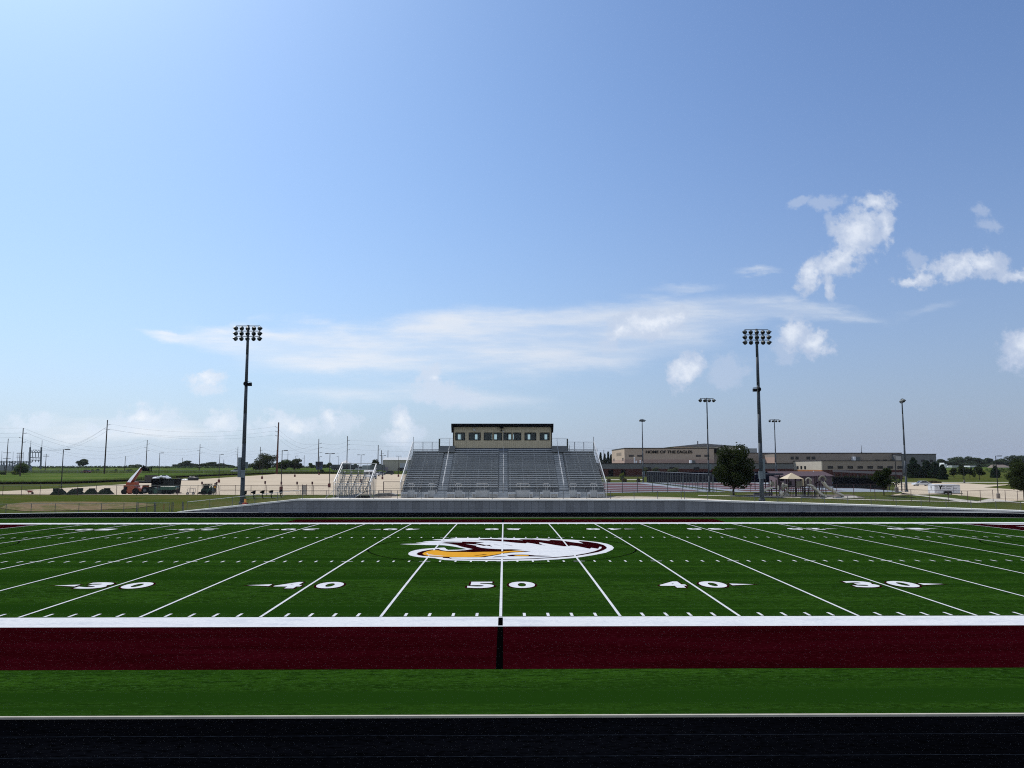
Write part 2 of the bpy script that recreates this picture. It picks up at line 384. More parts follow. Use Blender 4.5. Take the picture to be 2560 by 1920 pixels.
for s in (-1, 1):
    x = s*(EL-16.5); a = math.acos(5.5/9.15); c = s*(EL-11)
    P = arc(c, MY, 9.15, (math.pi if s > 0 else 0)-a, (math.pi if s > 0 else 0)+a, n=20)
    P += [rect(x-.05, x+.05, MY-20.16, MY+20.16), rect(min(x, s*EL), max(x, s*EL), MY+20.11, MY+20.21), rect(min(x, s*EL), max(x, s*EL), MY-20.21, MY-20.11)]
    xx = s*(EL-5.5); P += [rect(xx-.05, xx+.05, MY-9.16, MY+9.16), rect(min(xx, s*EL), max(xx, s*EL), MY+9.11, MY+9.21)]
    paint('soccer_lines', P, turf_k, 2)
# end zone lettering (its far strokes reach the frame's right edge)
paint('end_zone_lettering', [[(47.6,78.3),(49.6,78.75),(53.6,78.8),(53.6,77.6),(49.2,77.5)], [(48.6,74.9),(50.2,75.3),(53.6,75.4),(53.6,74.2),(50.0,74.2)]], turf_w, 2)

# the numbers
def field_number(txt, xline, near, arrow, label):
    root = thing('field_number', label, 'field number', (xline, 38.3 if near else Y1-7.7, 0), 0, 'painted yard numbers on the turf')
    sgn = 1 if near else -1
    ax = D.objects.new
    def put(name, mbs, m, layer):
        bm = bmesh.new()
        for mb, dx, ex in mbs:
            vv = [bm.verts.new(((dx+v[0])*sgn+xline, (v[1]-.95)*sgn+(38.3 if near else Y1-7.7), 0)) for v in mb.v]
            for f in mb.f:
                try: bm.faces.new([vv[i] for i in f])
                except ValueError: pass
        o = paint_bm(name, bm, m, layer, None, .5)
        o.parent = root; o.matrix_parent_inverse = Matrix.Translation(root.location).inverted()
        return o
    digs = [(txt[0], -.98), (txt[1], .98)]
    for ch, dx in digs:
        W = 1.25
        a = text_mb(ch, 1.9, W, .040); bk = text_mb(ch, 2.12, W+.20, .062)
        for i, v in enumerate(bk.v): bk.v[i] = (v[0], v[1]-.11, 0)
        put('digit', [(a, dx, 0)], turf_w, 4)
        put('digit_outline', [(bk, dx, 0)], mat('turf dark maroon', (.02,.001,.004), rough=.95, spec=0.0), 2)
    if arrow:
        s = arrow*sgn
        a = MB().add([(s*1.85, .68, 0), (s*1.85, 1.22, 0), (s*2.95, .95, 0)], [(0,1,2)])
        bk = MB().add([(s*1.78, .52, 0), (s*1.78, 1.38, 0), (s*3.2, .95, 0)], [(0,1,2)])
        put('arrow', [(a, 0, 0)], turf_w, 4); put('arrow_outline', [(bk, 0, 0)], MATS['turf dark maroon'], 2)
    return root
for near in (True, False):
    for k in range(-4, 5):
        n = 50-10*abs(k)
        where = 'near' if near else 'far upside-down'
        side = '' if k == 0 else (' left' if k < 0 else ' right')
        if near and abs(k) > 2: continue
        field_number(str(n), k*10*YD, near, 0 if k == 0 else (1 if k > 0 else -1), f'white number {n}, {where} row, on the{side} half of the turf' if k else f'white number 50, {where} row, astride the midfield line')

# the eagle's head at midfield
def lp(pts):
    out = []
    for x, y in pts:
        px, py = 980+x/7.373, 1335+y/7.373
        out.append(G(px, py, .139))
    return out
W0 = [(298,370),(310,345),(350,322),(430,298),(560,278),(700,266),(830,258),(960,252),(985,262),(1000,280),(1035,295),(1200,292),(1365,285),(1340,272),(1240,252),(1120,230),(960,210),(870,206),(700,206),(300,196),(140,188),(300,182),(560,178),(430,165),(520,158),(680,152),(560,142),(640,134),(900,122),(1000,115),(740,106),(800,98),(1000,92),(1180,90),(1060,76),(1100,70),(1400,72),(1700,74),(2064,76),(2344,75),(2580,85),(2644,78),(2800,86),(2964,90),(3180,100),(3294,103),(3420,112),(3564,125),(3700,140),(3814,152),(3964,182),(4054,217),(4092,255),(4064,290),(3944,345),(3714,390),(3414,435),(3064,465),(2664,485),(2264,492),(2064,495),(1700,495),(1400,492),(1150,486),(980,478),(880,465),(790,445),(640,438),(480,425),(380,408),(320,392)]
M1 = [(448,372),(480,345),(560,318),(700,292),(860,278),(900,298),(1000,314),(1180,312),(1360,300),(1492,280),(1400,262),(1280,236),(1190,205),(1050,184),(1180,192),(900,168),(1000,153),(1290,157),(1290,142),(1480,146),(1620,150),(1700,162),(1530,168),(1700,200),(1740,215),(1690,222),(1560,195),(1350,183),(1420,195),(1560,218),(1550,232),(1640,255),(1760,270),(1900,278),(2064,285),(2400,283),(2200,297),(2560,325),(2150,348),(2064,362),(1900,395),(1700,428),(1050,430),(1100,452),(940,440),(930,425),(700,416),(560,404),(490,392)]
M2 = [(1590,97),(1800,92),(2064,102),(2330,112),(2420,118),(2330,96),(2620,100),(2800,118),(2930,128),(2850,104),(3100,118),(3300,150),(3530,178),(3430,130),(3600,142),(3780,170),(3900,205),(3958,245),(3955,268),(3900,300),(3800,335),(3600,372),(3350,412),(3000,440),(2600,460),(2064,475),(1500,472),(1100,462),(1050,450),(1100,455),(1500,463),(2064,465),(2600,449),(3000,427),(3350,396),(3600,353),(3740,318),(3830,285),(3862,262),(3862,238),(3825,236),(3800,275),(3670,255),(3650,275),(3500,245),(3400,225),(3300,215),(3230,228),(3160,228),(3000,205),(2720,155),(2710,170),(2770,200),(2830,215),(2700,195),(2590,175),(2490,162),(2460,175),(2300,165),(2064,140),(1900,128),(1640,110)]
GO = [(560,368),(590,345),(660,318),(770,300),(850,306),(960,325),(1100,333),(1500,338),(2064,320),(2300,312),(2470,320),(2200,338),(2064,352),(1960,375),(1800,400),(1600,425),(1200,428),(900,420),(700,408),(600,392)]
logo = thing('midfield_logo', 'big maroon, white and gold eagle head painted at midfield', 'field logo', (0, MY, 0))
def lpaint(name, polys, m, layer):
    o = paint(name, [lp(p) for p in polys], m, layer, None); o.parent = logo; o.matrix_parent_inverse = Matrix.Translation(logo.location).inverted(); return o
lpaint('white_head', [W0], turf_w, 2)
lpaint('maroon_feathers', [M1, M2, [(1700,205),(1800,205),(1850,238),(1780,222)], [(1840,182),(2010,218),(1930,204)], [(2064,195),(2240,224),(2150,203)], [(2064,118),(1960,112),(1100,128),(1500,122)], [(900,140),(1290,136),(1100,132)]], turf_r, 3)
lpaint('gold_beak', [GO], turf_g, 4)
lpaint('beak_lines', [[(1510,402),(1700,378),(1760,380),(1690,388),(1560,402)], [(1000,330),(1500,334),(2064,328),(2064,322),(1500,327),(1000,322)]], turf_r, 5)
lpaint('beak_highlight', [[(635,362),(650,360),(680,378),(800,396),(1000,410),(850,408),(700,398),(645,378)]], turf_w, 5)
lpaint('eye', [[(2120,396),(2210,385),(2400,382),(2510,385),(2640,398),(2960,409),(2760,416),(2500,413),(2260,411),(2160,412)], [(1850,430),(1900,418),(2050,410),(2130,412),(1900,428)], [(2040,355),(2200,345),(2110,358)]], turf_r, 4)
lpaint('eye_gold', [[(2250,401),(2390,388),(2524,400),(2510,411),(2390,408),(2280,409)]], turf_g, 5)

# ------------------------------------------------------------------ paved and grassed areas beyond
lot = [(-97,122), (-60,120.6), (-34,120.2), (-8,119.5), (-8,126), (9,135), (12,200), (10,334), (-97,334)]
lot = T([(0,1236.5),(0,1229),(318,1210.5),(446,1202),(580,1193),(690,1185.2)])+[(10, 331), (12, 200), (10, 128), (-14,123.5), (-22,119.6), (-55,119.5)]
drape('parking_lot', lot, lot_m, label='wide pale concrete parking lot behind the left end')
drape('parking_lot', T([(2225,1240),(2256,1234),(2235,1208.7),(2360,1208),(2420,1209),(2470,1212),(2535,1211)])+[(125,205),(110,131),(94,131)], lot_m, label='pale concrete parking lot on the right behind the white trailer')
drape('terrace', [(-26,101.5),(23,101.5),(31,101.6),(26,107),(20,110.5),(14.2,112.5),(14,126),(-14,126),(-15,112),(-25,104)], walk_m, .045, label='pale concrete terrace under the big bleachers')
drape('footpath', T([(2256,1233),(2300,1239),(2380,1246.5),(2444,1255),(2560,1255.5),(2560,1258.5),(2440,1258.5),(2400,1255),(2330,1245),(2250,1237)]), conc_m, .05, label='pale footpath curving down to the right')
drape('footpath', T([(1745,1238.6),(1900,1241.5),(2140,1249),(2420,1255.5),(2420,1256.8),(2140,1250.4),(1900,1242.8),(1745,1239.8)]), conc_m, .05, label='thin pale footpath edge across the right-hand lawn')
drape('footpath', T([(1495,1199),(1606,1199),(1606,1200.4),(1495,1200.4)]), conc_m, .06, label='thin pale path in front of the school wing')
drape('road', [(118,262),(122,268),(400,268),(400,262)], conc_m, .06, label='pale road behind the right-hand parking lot')
drape('bare_ground', T([(60,1279),(0,1271),(20,1262),(80,1256),(200,1255),(330,1256),(395,1263),(330,1272),(200,1277)]), dirt_m, .05, label='bare brown dirt patch on the left bank')
drape('tall_meadow', T([(0,1211),(120,1210),(190,1209),(318,1203.5),(440,1194.5),(580,1187.8),(690,1184.4),(860,1183.6)])+[(-55,352),(-150,352),(-260,352),(-320,260),(-260,170)], meadow_m, .10, label='taller green meadow between the lot and the road')
drape('far_field', [(-1400,353),(-40,353),(-30,480),(1400,480),(1400,1400),(-1400,1400)], meadow_m, .12, label='green fields running to the horizon')
drape('country_road', [(-400,357),(-62,357),(-62,363),(-400,363)], mat('asphalt', (.10,.10,.10), rough=.9, spec=.1, var=.1), .16, label='grey road behind the meadow')
# tennis courts
courts = drape('tennis_court', [(-4,129.5),(36.5,129.5),(37.3,206),(12,206),(12,140)], court_b, .05, label='grey blue and maroon court left of the screened fence')
c2 = drape('tennis_court', [(38.3,129.5),(67,129.5),(72,150),(86,206),(39,206)], court_b, .05, label='grey blue and maroon court right of the screened fence')
for a, b, y0, y1, p in ((15,33.5,133,141,courts),(15,33.5,144,153,courts),(15,33.5,157,170,courts),(15,33.5,175,196,courts),(41,58,133,141,c2),(41,58,146,156,c2),(41,58,160,172,c2),(41,62,177,198,c2)):
    o = drape('playing_area', [(a,y0),(b,y0),(b,y1),(a,y1)], court_r, .075, kind='structure'); o.parent = p
    del o['kind']
# tall grass tufts along the meadow's cut edge
def grass_strip(name, line, n, hgt, m, depth=3.0, label=None):
    g = MB(); rr = random.Random(3)
    L = [math.dist(a, b) for a, b in zip(line, line[1:])]; tot = sum(L)
    for i in range(n):
        d = rr.random()*tot; k = 0
        while d > L[k] and k < len(L)-1: d -= L[k]; k += 1
        a, b = line[k], line[k+1]; t = d/L[k]; x = a[0]+(b[0]-a[0])*t+rr.uniform(-depth, 0); y = a[1]+(b[1]-a[1])*t+rr.uniform(0, depth)
        z = h(x, y); hh = hgt*rr.uniform(.5, 1.2); w = rr.uniform(.05,.16); an = rr.random()*3.14; c, s = math.cos(an)*w, math.sin(an)*w; lx, ly = rr.uniform(-.2,.2), rr.uniform(-.2,.2)
        g.add([(x-c,y-s,z),(x+c,y+s,z),(x+lx+c*.3,y+ly+s*.3,z+hh),(x+lx-c*.3,y+ly-s*.3,z+hh)], [(0,1,2,3)])
    o = g.build(name, m); tag(o, label, 'grass', kind='stuff'); return o
tall_m = mat('tall grass', (.045,.085,.018), rough=1, spec=.02, col2=(.10,.13,.035), scale=.4, trans=.3)
edge = T([(0,1211),(120,1210),(190,1209),(318,1203.5),(440,1194.5),(580,1187.8),(690,1184.4),(860,1183.6)])
grass_strip('tall_grass', edge, 14000, .75, tall_m, 5.0, 'tall rough grass along the cut edge of the meadow')
grass_strip('tall_grass', [(-330,353),(-62,352),(-20,344)], 9000, 1.1, tall_m, 14.0, 'tall weeds beside the road behind the meadow')

slf = thing('silt_fence', 'low black silt fence along the cut edge of the meadow', 'silt fence', (*edge[0], h(*edge[0])))
g = MB(); ex, ey_, ez = edge[0][0]+.0, edge[0][1]-.6, h(*edge[0])
for a, b in zip(edge, edge[1:]):
    n = max(1, int(math.dist(a, b)/3))
    for i in range(n):
        p = [a[k]+(b[k]-a[k])*i/n for k in (0,1)]; q = [a[k]+(b[k]-a[k])*(i+1)/n for k in (0,1)]
        za, zb = h(p[0],p[1]-.6), h(q[0],q[1]-.6)
        g.add([(p[0]+.3-ex,p[1]-.6-ey_-.6,za-ez),(q[0]+.3-ex,q[1]-.6-ey_-.6,zb-ez),(q[0]+.3-ex,q[1]-.6-ey_-.6,zb+.55-ez),(p[0]+.3-ex,p[1]-.6-ey_-.6,za+.55-ez)], [(0,1,2,3)])
        if i % 2 == 0: MB().bar((p[0]+.3-ex,p[1]-.6-ey_-.65,za-ez),(p[0]+.3-ex,p[1]-.6-ey_-.65,za+1.0-ez), .06).build('stake', wood, slf)
g.build('fabric', mat('silt fabric', (.018,.014,.012), rough=.9, spec=.02), slf)
# ------------------------------------------------------------------ retaining wall with its coping
wall_m = panelled('cast concrete wall', (.235,.24,.245), (.11,.115,.12), .885, .035, 'X', .22, .9, zline=(3.0,.03,-.45))
kn = [-41,-36,-31,-26,-10,6,22.8,30,38,47.2,54,60,67]
g = MB()
for a, b in zip(kn, kn[1:]):
    ca, cb = cap(a), cap(b)
    g.add([(a,100.32,-.05),(b,100.32,-.05),(b,100.32,cb-.12),(a,100.32,ca-.12),(a,100.8,-.05),(b,100.8,-.05),(b,100.8,cb-.12),(a,100.8,ca-.12)], [(0,1,2,3),(3,2,6,7),(5,4,7,6)])
rw = thing('retaining_wall', 'long grey cast concrete retaining wall behind the far track', 'wall', (0,0,0))
g.build('wall_face', wall_m, rw)
g = MB()
for a, b in zip(kn, kn[1:]):
    ca, cb = cap(a), cap(b)
    lo = max(.02, 0); A = [(a,100.2,max(ca-.12,.0)),(b,100.2,max(cb-.12,.0)),(b,102.3,cb+.02),(a,102.3,ca+.02),(a,100.2,ca+.07),(b,100.2,cb+.07),(b,102.3,cb+.075),(a,102.3,ca+.075)]
    g.add(A, [(0,1,5,4),(4,5,6,7),(3,2,1,0),(2,3,7,6)])
g.build('coping', mat('coping concrete', (.82,.80,.73), rough=.85, spec=.1, var=.06, scale=1), rw)

# ------------------------------------------------------------------ chain-link fences
def fence(name, label, line, ht, post_m, rail_m, pitch=3.0, base_z=None, mesh=True, rr=.03, mid=False, group=None, mesh_p=.14, wire=.004, pr=.036, wire_m=None):
    """line: ground points; posts, rails and woven wire are each real"""
    root = thing(name, label, 'fence', (line[0][0], line[0][1], 0), 0, group)
    ox, oy = line[0]
    zz = base_z or (lambda x, y: h(x, y))
    segs = []
    for a, b in zip(line, line[1:]):
        n = max(1, round(math.dist(a, b)/pitch))
        for i in range(n):
            segs.append(((a[0]+(b[0]-a[0])*i/n, a[1]+(b[1]-a[1])*i/n), (a[0]+(b[0]-a[0])*(i+1)/n, a[1]+(b[1]-a[1])*(i+1)/n)))
    pts = [segs[0][0]]+[s[1] for s in segs]
    g = MB()
    for x, y in pts:
        z = zz(x, y); p = MB().cyl((x-ox,y-oy,z-.05),(x-ox,y-oy,z+ht+.03), pr, pr, 6); p.build('post', post_m, root)
    g = MB()
    for a, b in segs:
        g.cyl((a[0]-ox,a[1]-oy,zz(*a)+ht),(b[0]-ox,b[1]-oy,zz(*b)+ht), rr, rr, 5, False)
        if mid: g.cyl((a[0]-ox,a[1]-oy,zz(*a)+ht*.5),(b[0]-ox,b[1]-oy,zz(*b)+ht*.5), rr*.8, rr*.8, 5, False)
    g.build('rail', rail_m, root)
    if mesh:
        g = MB()
        for a, b in segs:
            L = math.dist(a, b); n = int(L/mesh_p)
            za, zb = zz(*a), zz(*b); H = ht-.05
            def P(u, v): return (a[0]-ox+(b[0]-a[0])*u/L, a[1]-oy+(b[1]-a[1])*u/L, za+(zb-za)*u/L+v)
            u = -H
            while u < L:
                for s in (1, -1):
                    u0, v0, u1, v1 = (u, .03, u+H, H) if s > 0 else (u+H, .03, u, H)
                    # clip to the bay
                    def clip(u0, v0, u1, v1):
                        if abs(u1-u0) < 1e-6: return None
                        t0, t1 = 0.0, 1.0
                        for lo in (0,):
                            ta, tb = (0-u0)/(u1-u0), (L-u0)/(u1-u0)
                            if ta > tb: ta, tb = tb, ta
                            t0, t1 = max(t0, ta), min(t1, tb)
                        if t1-t0 < .02: return None
                        return (u0+(u1-u0)*t0, v0+(v1-v0)*t0, u0+(u1-u0)*t1, v0+(v1-v0)*t1)
                    c = clip(u0, v0, u1, v1)
                    if c:
                        w = wire*.75
                        g.add([P(c[0]-w, c[1]), P(c[0]+w, c[1]), P(c[2]+w, c[3]), P(c[2]-w, c[3])], [(0,1,2,3)])
                u += mesh_p
        g.build('chain_link', wire_m or galv, root)
    return root
def edge_pts(off, a0, a1, n):   # along the track's outer edge, left bend
    return [(-HL-(RO+off)*math.sin(a), CYY+(RO+off)*math.cos(a)) for a in [a0+(a1-a0)*i/n for i in range(n+1)]]
le = edge_pts(1.5, .95, 0.02, 8)
fence('chain_link_fence', 'low chain link fence with pale top rail along the left track edge', le+[(-42.2,100.85)], 1.15, galv_d, railp, 3.2)
capz = lambda x, y: cap(x)+.06
fence('chain_link_fence', 'low chain link fence climbing the sloping left end of the wall', [(-40.2,101.3),(-25.9,101.3)], 1.1, galv_d, alu_b, 3.0, capz, rr=.032)
fence('chain_link_fence', 'low chain link fence on the wall in front of the big bleachers', [(-25.6,101.3),(22.8,101.3)], 1.05, galv_d, galv_d, 3.0, capz, rr=.018)
fence('chain_link_fence', 'low chain link fence on the falling right end of the wall', [(23.2,101.3),(47.2,101.3),(66.5,101.3)], 1.05, galv_d, galv_d, 3.0, capz, rr=.018)
fence('chain_link_fence', 'chain link fence with bright rail in front of the telehandler and dumpster', T([(-40,1238.5),(240,1238.5),(545,1238.5)]), 1.5, maroonp, railp, 2.9, rr=.034)
fence('chain_link_fence', 'maroon framed chain link fence with gates left of the small bleachers', T([(549,1238.5),(745,1239),(822,1240)]), 1.5, maroonp, maroonp, 2.6, mid=True)
fence('chain_link_fence', 'maroon chain link fence along the lawn in front of the white trailer', T([(1980,1244),(2188,1251),(2324,1255),(2420,1257.5),(2575,1259.5)]), 1.6, maroonp, maroonp, 2.6, rr=.024)
cf = [(12,129),(34.2,129)]
fence('court_fence', 'tall chain link fence along the near side of the left court', cf, 2.75, galv_d, galv_d, 2.4, mid=False, pr=.05)
fence('court_fence', 'chain link fence on the near side of the right court behind the tree', [(34.8,129.2),(66,129.6)], 1.3, maroonp, maroonp, 2.9)
fence('court_fence', 'short maroon fence between parking lot and big bleachers', [(-18.3,121),(-14.5,121)], 2.0, maroonp, maroonp, 2.6, mid=True, pr=.06)
# screened fence between the courts
sf = thing('court_fence', 'tall dark chain link fence running back between the two courts', 'fence', (37,129.5,0))
x0, y0, x1, y1 = 34.6, 129.8, 37.2, 205
N_ = 26; scr = MB(); rl = MB()
for i in range(N_+1):
    t = i/N_; x = x0+(x1-x0)*t-37; y = y0+(y1-y0)*t-129.5; z = h(x+37, y+129.5)
    MB().cyl((x,y,z),(x,y,z+2.95), .045, .045, 6).build('post', galv_d, sf)
    if i < N_:
        t2 = (i+1)/N_; xx = x0+(x1-x0)*t2-37; yy = y0+(y1-y0)*t2-129.5; z2 = h(xx+37, yy+129.5)
        rl.cyl((x,y,z+2.95),(xx,yy,z2+2.95), .035, .035, 5, False)
        L_ = math.dist((x,y),(xx,yy)); H_ = 2.9; u = -H_
        while u < L_:
            for s_ in (1, -1):
                ua, va, ub, vb = (u, .05, u+H_, H_) if s_ > 0 else (u+H_, .05, u, H_)
                ta, tb = sorted(((0-ua)/(ub-ua), (L_-ua)/(ub-ua))); q0, q1 = max(0, ta), min(1, tb)
                if q1-q0 > .02:
                    P = lambda t: ((ua+(ub-ua)*t)/L_, va+(vb-va)*t)
                    (f0, w0), (f1, w1) = P(q0), P(q1)
                    A = lambda f, w, e: (x+(xx-x)*f, y+(yy-y)*f+e, z+(z2-z)*f+w)
                    scr.add([A(f0,w0,-.004), A(f0,w0,.004), A(f1,w1,.004), A(f1,w1,-.004)], [(0,1,2,3)])
            u += .085
rl.build('rail', galv, sf); scr.build('chain_link', mat('black coated wire', (.008,.009,.013), rough=.6, spec=.1), sf)
mat('navy mesh screen', (.004,.006,.016), rough=.95, spec=0.0, var=.3, scale=.8)
x0, _ = at(2084, 1224, 152); x1, _ = at(2216, 1224, 152); w3 = thing('windscreen_fence', 'black screened fence in the shade behind the long slide', 'fence', (x0,152,0)); g = MB(); n = 8
for i in range(n+1):
    xx = (x1-x0)*i/n; z = h(x0+xx,152); MB().cyl((xx,0,z-.1),(xx,0,z+2.75), .05, .05, 6).build('post', black, w3)
    if i < n: z2 = h(x0+(x1-x0)*(i+1)/n,152); g.add([(xx,.03,z+.05),(xx+(x1-x0)/n,.03,z2+.05),(xx+(x1-x0)/n,.03,z2+2.1),(xx,.03,z+2.1)], [(0,1,2,3)])
g.build('windscreen', black, w3)
bf = thing('windscreen_fence', 'navy screened fence closing the far side of the courts', 'fence', (60,206.3,0))
scr = MB()
for i in range(36):
    xa = 37.4+i*1.35-60; z = h(xa+60,206.3); MB().cyl((xa,0,z),(xa,0,z+2.9), .045, .045, 6).build('post', galv_d, bf)
    scr.add([(xa,.05,z+.1),(xa+1.35,.05,z+.1),(xa+1.35,.05,z+2.8),(xa,.05,z+2.8)], [(0,1,2,3)])
scr.build('windscreen', MATS['navy mesh screen'], bf)
# ------------------------------------------------------------------ main bleachers
BX, BY, BZ = 0.0, 105.6, 1.52
bl = thing('grandstand', 'big aluminium grandstand with nineteen rows under the press box', 'grandstand', (BX,BY,BZ))
NR, RUN, RISE, HW = 20, .70, .294, 13.72
Z0r = .78
AX = [(-9.0,-7.45), (-.72,.72), (7.45,9.0)]          # aisles
secs = [(-HW,-9.0), (-7.45,-.72), (.72,7.45), (9.0,HW)]
def zr(i): return Z0r+RISE*i
for i in range(NR):
    z = zr(i); y = .75+RUN*i; g = MB(); t = MB()
    for k, (a, b) in enumerate(secs):
        if i == 0: continue
        if i >= NR-0 and k in (1, 2): continue
        g.box(a+.02, b-.02, y+.40, y+.66, z+.40, z+.44); g.box(a+.02, b-.02, y+.40, y+.412, z+.345, z+.402)
        x = a+.25
        while x < b: g.box(x-.02, x+.02, y+.5, y+.56, z+.01, z+.402); x += 1.83
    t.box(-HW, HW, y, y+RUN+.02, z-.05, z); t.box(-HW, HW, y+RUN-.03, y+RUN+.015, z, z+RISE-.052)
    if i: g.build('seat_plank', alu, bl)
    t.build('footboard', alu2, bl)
    if i:
        for a, b in AX: MB().box(a+.12, b-.12, y-.26, y-.005, z-RISE+.005, z-RISE/2).build('aisle_step', alu, bl)
topz, topy = zr(NR-1), .75+RUN*NR
# raised landings at the sides of the press box
for s in (-1, 1):
    x0, x1 = sorted((s*7.35, s*9.75)); g = MB()
    for k in range(5): g.box(x0+.02, x1-.02, topy-1.6+.35*k, topy+.4, topz+.01+.19*k, topz+.19+.19*k)
    g.build('landing_steps', alu2, bl)
# end rails, mesh and posts
for s in (-1, 1):
    x = s*(HW+.06); g = MB(); m = MB()
    pts = []
    for i in range(0, NR+1, 2):
        y = .3+RUN*i; z = Z0r+RISE*i+1.28
        pts.append((x,y,z)); g.cyl((x,y,max(0,z-2.2) if i else 0),(x,y,z), .028, .028, 6)
    g.build('end_post', galv_d, bl)
    r = MB(); r.bar(pts[0], pts[-1], .10, .07); r.bar((x,.28,.0),(x,.28,pts[0][2]+.02), .07); r.build('end_rail', alu_b, bl)
    r = MB(); 
    for dz in (.45,.9): r.bar((x,pts[0][1],pts[0][2]-dz),(x,pts[-1][1],pts[-1][2]-dz), .03)
    n = 90
    for i in range(n):
        t = i/n; y = pts[0][1]+(pts[-1][1]-pts[0][1])*t; z = pts[0][2]+(pts[-1][2]-pts[0][2])*t
        r.add([(x,y,z-1.05),(x,y+.012,z-1.05),(x,y+.012,z),(x,y,z)], [(0,1,2,3)])
    r.build('end_infill', galv, bl)
    g = MB().cyl((x,topy+.05,topz),(x,topy+.05,topz+2.35), .035, .035, 6); g.build('corner_post', galv_d, bl)
# back guard fence
def woven(g, x0, x1, y, z0, z1, p=.16, w=.004):
    H = z1-z0; u = x0-H
    while u < x1:
        for s in (1,-1):
            a = (u, z0, u+H, z1) if s > 0 else (u+H, z0, u, z1)
            ta, tb = sorted(((x0-a[0])/(a[2]-a[0]), (x1-a[0])/(a[2]-a[0]))); t0, t1 = max(0,ta), min(1,tb)
            if t1-t0 > .02:
                q = lambda t: (a[0]+(a[2]-a[0])*t, a[1]+(a[3]-a[1])*t)
                (ua, va), (ub, vb) = q(t0), q(t1); g.add([(ua-w,y,va),(ua+w,y,va),(ub+w,y,vb),(ub-w,y,vb)], [(0,1,2,3)])
        u += p
for s in (-1, 1):
    a, b = sorted((s*9.75, s*HW)); g = MB(); y = topy+.06
    g.bar((a,y,topz+1.55),(b,y,topz+1.55), .05)
    g.bar((a,y,topz+.05),(b,y,topz+.05), .05); g.build('back_rail', alu, bl)
    w = MB(); woven(w, a, b, y, topz+.05, topz+1.55); w.build('back_mesh', galv, bl)
    g = MB()
    for x in (s*10.9, s*12.3): g.cyl((x,y,topz-.3),(x,y,topz+1.55), .045, .045, 6)
    g.build('back_post', mat('navy post', (.02,.028,.06), rough=.5), bl)
    # inner landing fence, seen nearly edge on
    g = MB()
    for k in range(6): g.bar((s*9.75,topy-1.5+.42*k,topz),(s*9.75,topy-1.5+.42*k,topz+2.0), .05)
    g.bar((s*9.75,topy-1.5,topz+2.0),(s*9.75,topy+.6,topz+2.0), .05)
    g.build('landing_fence', mat('dark green post', (.03,.045,.035), rough=.6), bl)
    w = MB(); a, b = sorted((s*7.5, s*9.75)); woven(w, a, b, topy+.55, topz+.9, topz+2.15); w.bar((a,topy+.55,topz+2.15),(b,topy+.55,topz+2.15), .04); w.build('landing_mesh', galv, bl)
# aisle handrails
for k, x in enumerate((-8.22, 0.0, 8.22)):
    g = MB(); p = MB()
    for i in range(1, NR, 1):
        y = .75+RUN*i; z = zr(i)
        if i % 4 == 0: p.bar((x,y,z),(x,y,z+.85), .045)
    for i in range(1, NR-1, 4):
        j = min(i+3.5, NR-1)
        ya, za, yb, zb = .75+RUN*i, zr(i)+.85, .75+RUN*j, zr(j)+.85
        g.bar((x,ya,za),(x,yb,zb), .045); g.bar((x,ya,za),(x,ya,zr(i)), .035); g.bar((x,ya,za-.4),(x,yb,zb-.4), .03)
    if k != 1: g.bar((x,.75+RUN*19,zr(19)+.9),(x,.75+RUN*20.5,zr(20)+1.9), .07)
    g.build('handrail', alu_b, bl); p.build('handrail_post', alu, bl)
# understructure
g = MB()
for x in [-13.5+i*2.25 for i in range(13)]:
    for i in (2, 7, 12, 17, 20):
        y = .75+RUN*i-.1; g.bar((x,y,0),(x,y,Z0r+RISE*i-.1), .09)
    g.bar((x,.7,Z0r-.08),(x,topy-.3,topz-.12), .1); g.bar((x,2,.1),(x,topy-.3,topz-1.5), .07)
g.build('understructure', galv_d, bl)
# front rail, wheelchair bays, ring guards, front benches
gm = mat('satin aluminium panel', (.40,.43,.45), rough=.5, metal=.4, spec=.4, var=.1, scale=1)
g = MB(); g.box(-HW, HW, .70, .745, .02, Z0r); g.build('front_fascia', gm, bl)
rings = [(-11.5,.46), (-7.95+(-1.25)+.0,.0)]
ring_x = [(-11.65,.42),(-9.45+.0,.42),(-6.35,.42),(-4.1,.85),(1.95-.0,.85),(-1.85+0,.0),(4.45,.85),(6.45,.42),(9.6,.42),(11.75,.42)]
px_r = [(1028,8),(1079,8),(1146.6,8),(1205.6,15.5),(1307,16),(1366,8),(1433,8),(1484,8)]
for px, w in px_r+[(1342*0+1256.5+50*0, 0)]:
    if not w: continue
    x, _ = at(px, 1240, BY+.45); hw = w*BY/1962
    g = MB(); r_ = .22; zc = 1.72
    P = []
    for k in range(13): a = -math.pi/2+math.pi*k/12; P.append((x+hw-r_+r_*math.cos(a), .42, zc+r_*math.sin(a)))
    for k in range(13): a = math.pi/2+math.pi*k/12; P.append((x-hw+r_+r_*math.cos(a), .42, zc+r_*math.sin(a)))
    g.tube(P+[P[0]], .025, 6); q = MB()
    for dx in (-.35*hw,.35*hw): q.cyl((x+dx,.42,.2),(x+dx,.42,zc+.22), .02, .02, 6)
    g.build('ring_guard', alu_b, bl); q.build('ring_guard_post', alu, bl)
    q = MB().box(x-hw*1.15, x+hw*1.15, .40, .70, .12, 1.0); q.build('front_panel', gm, bl)
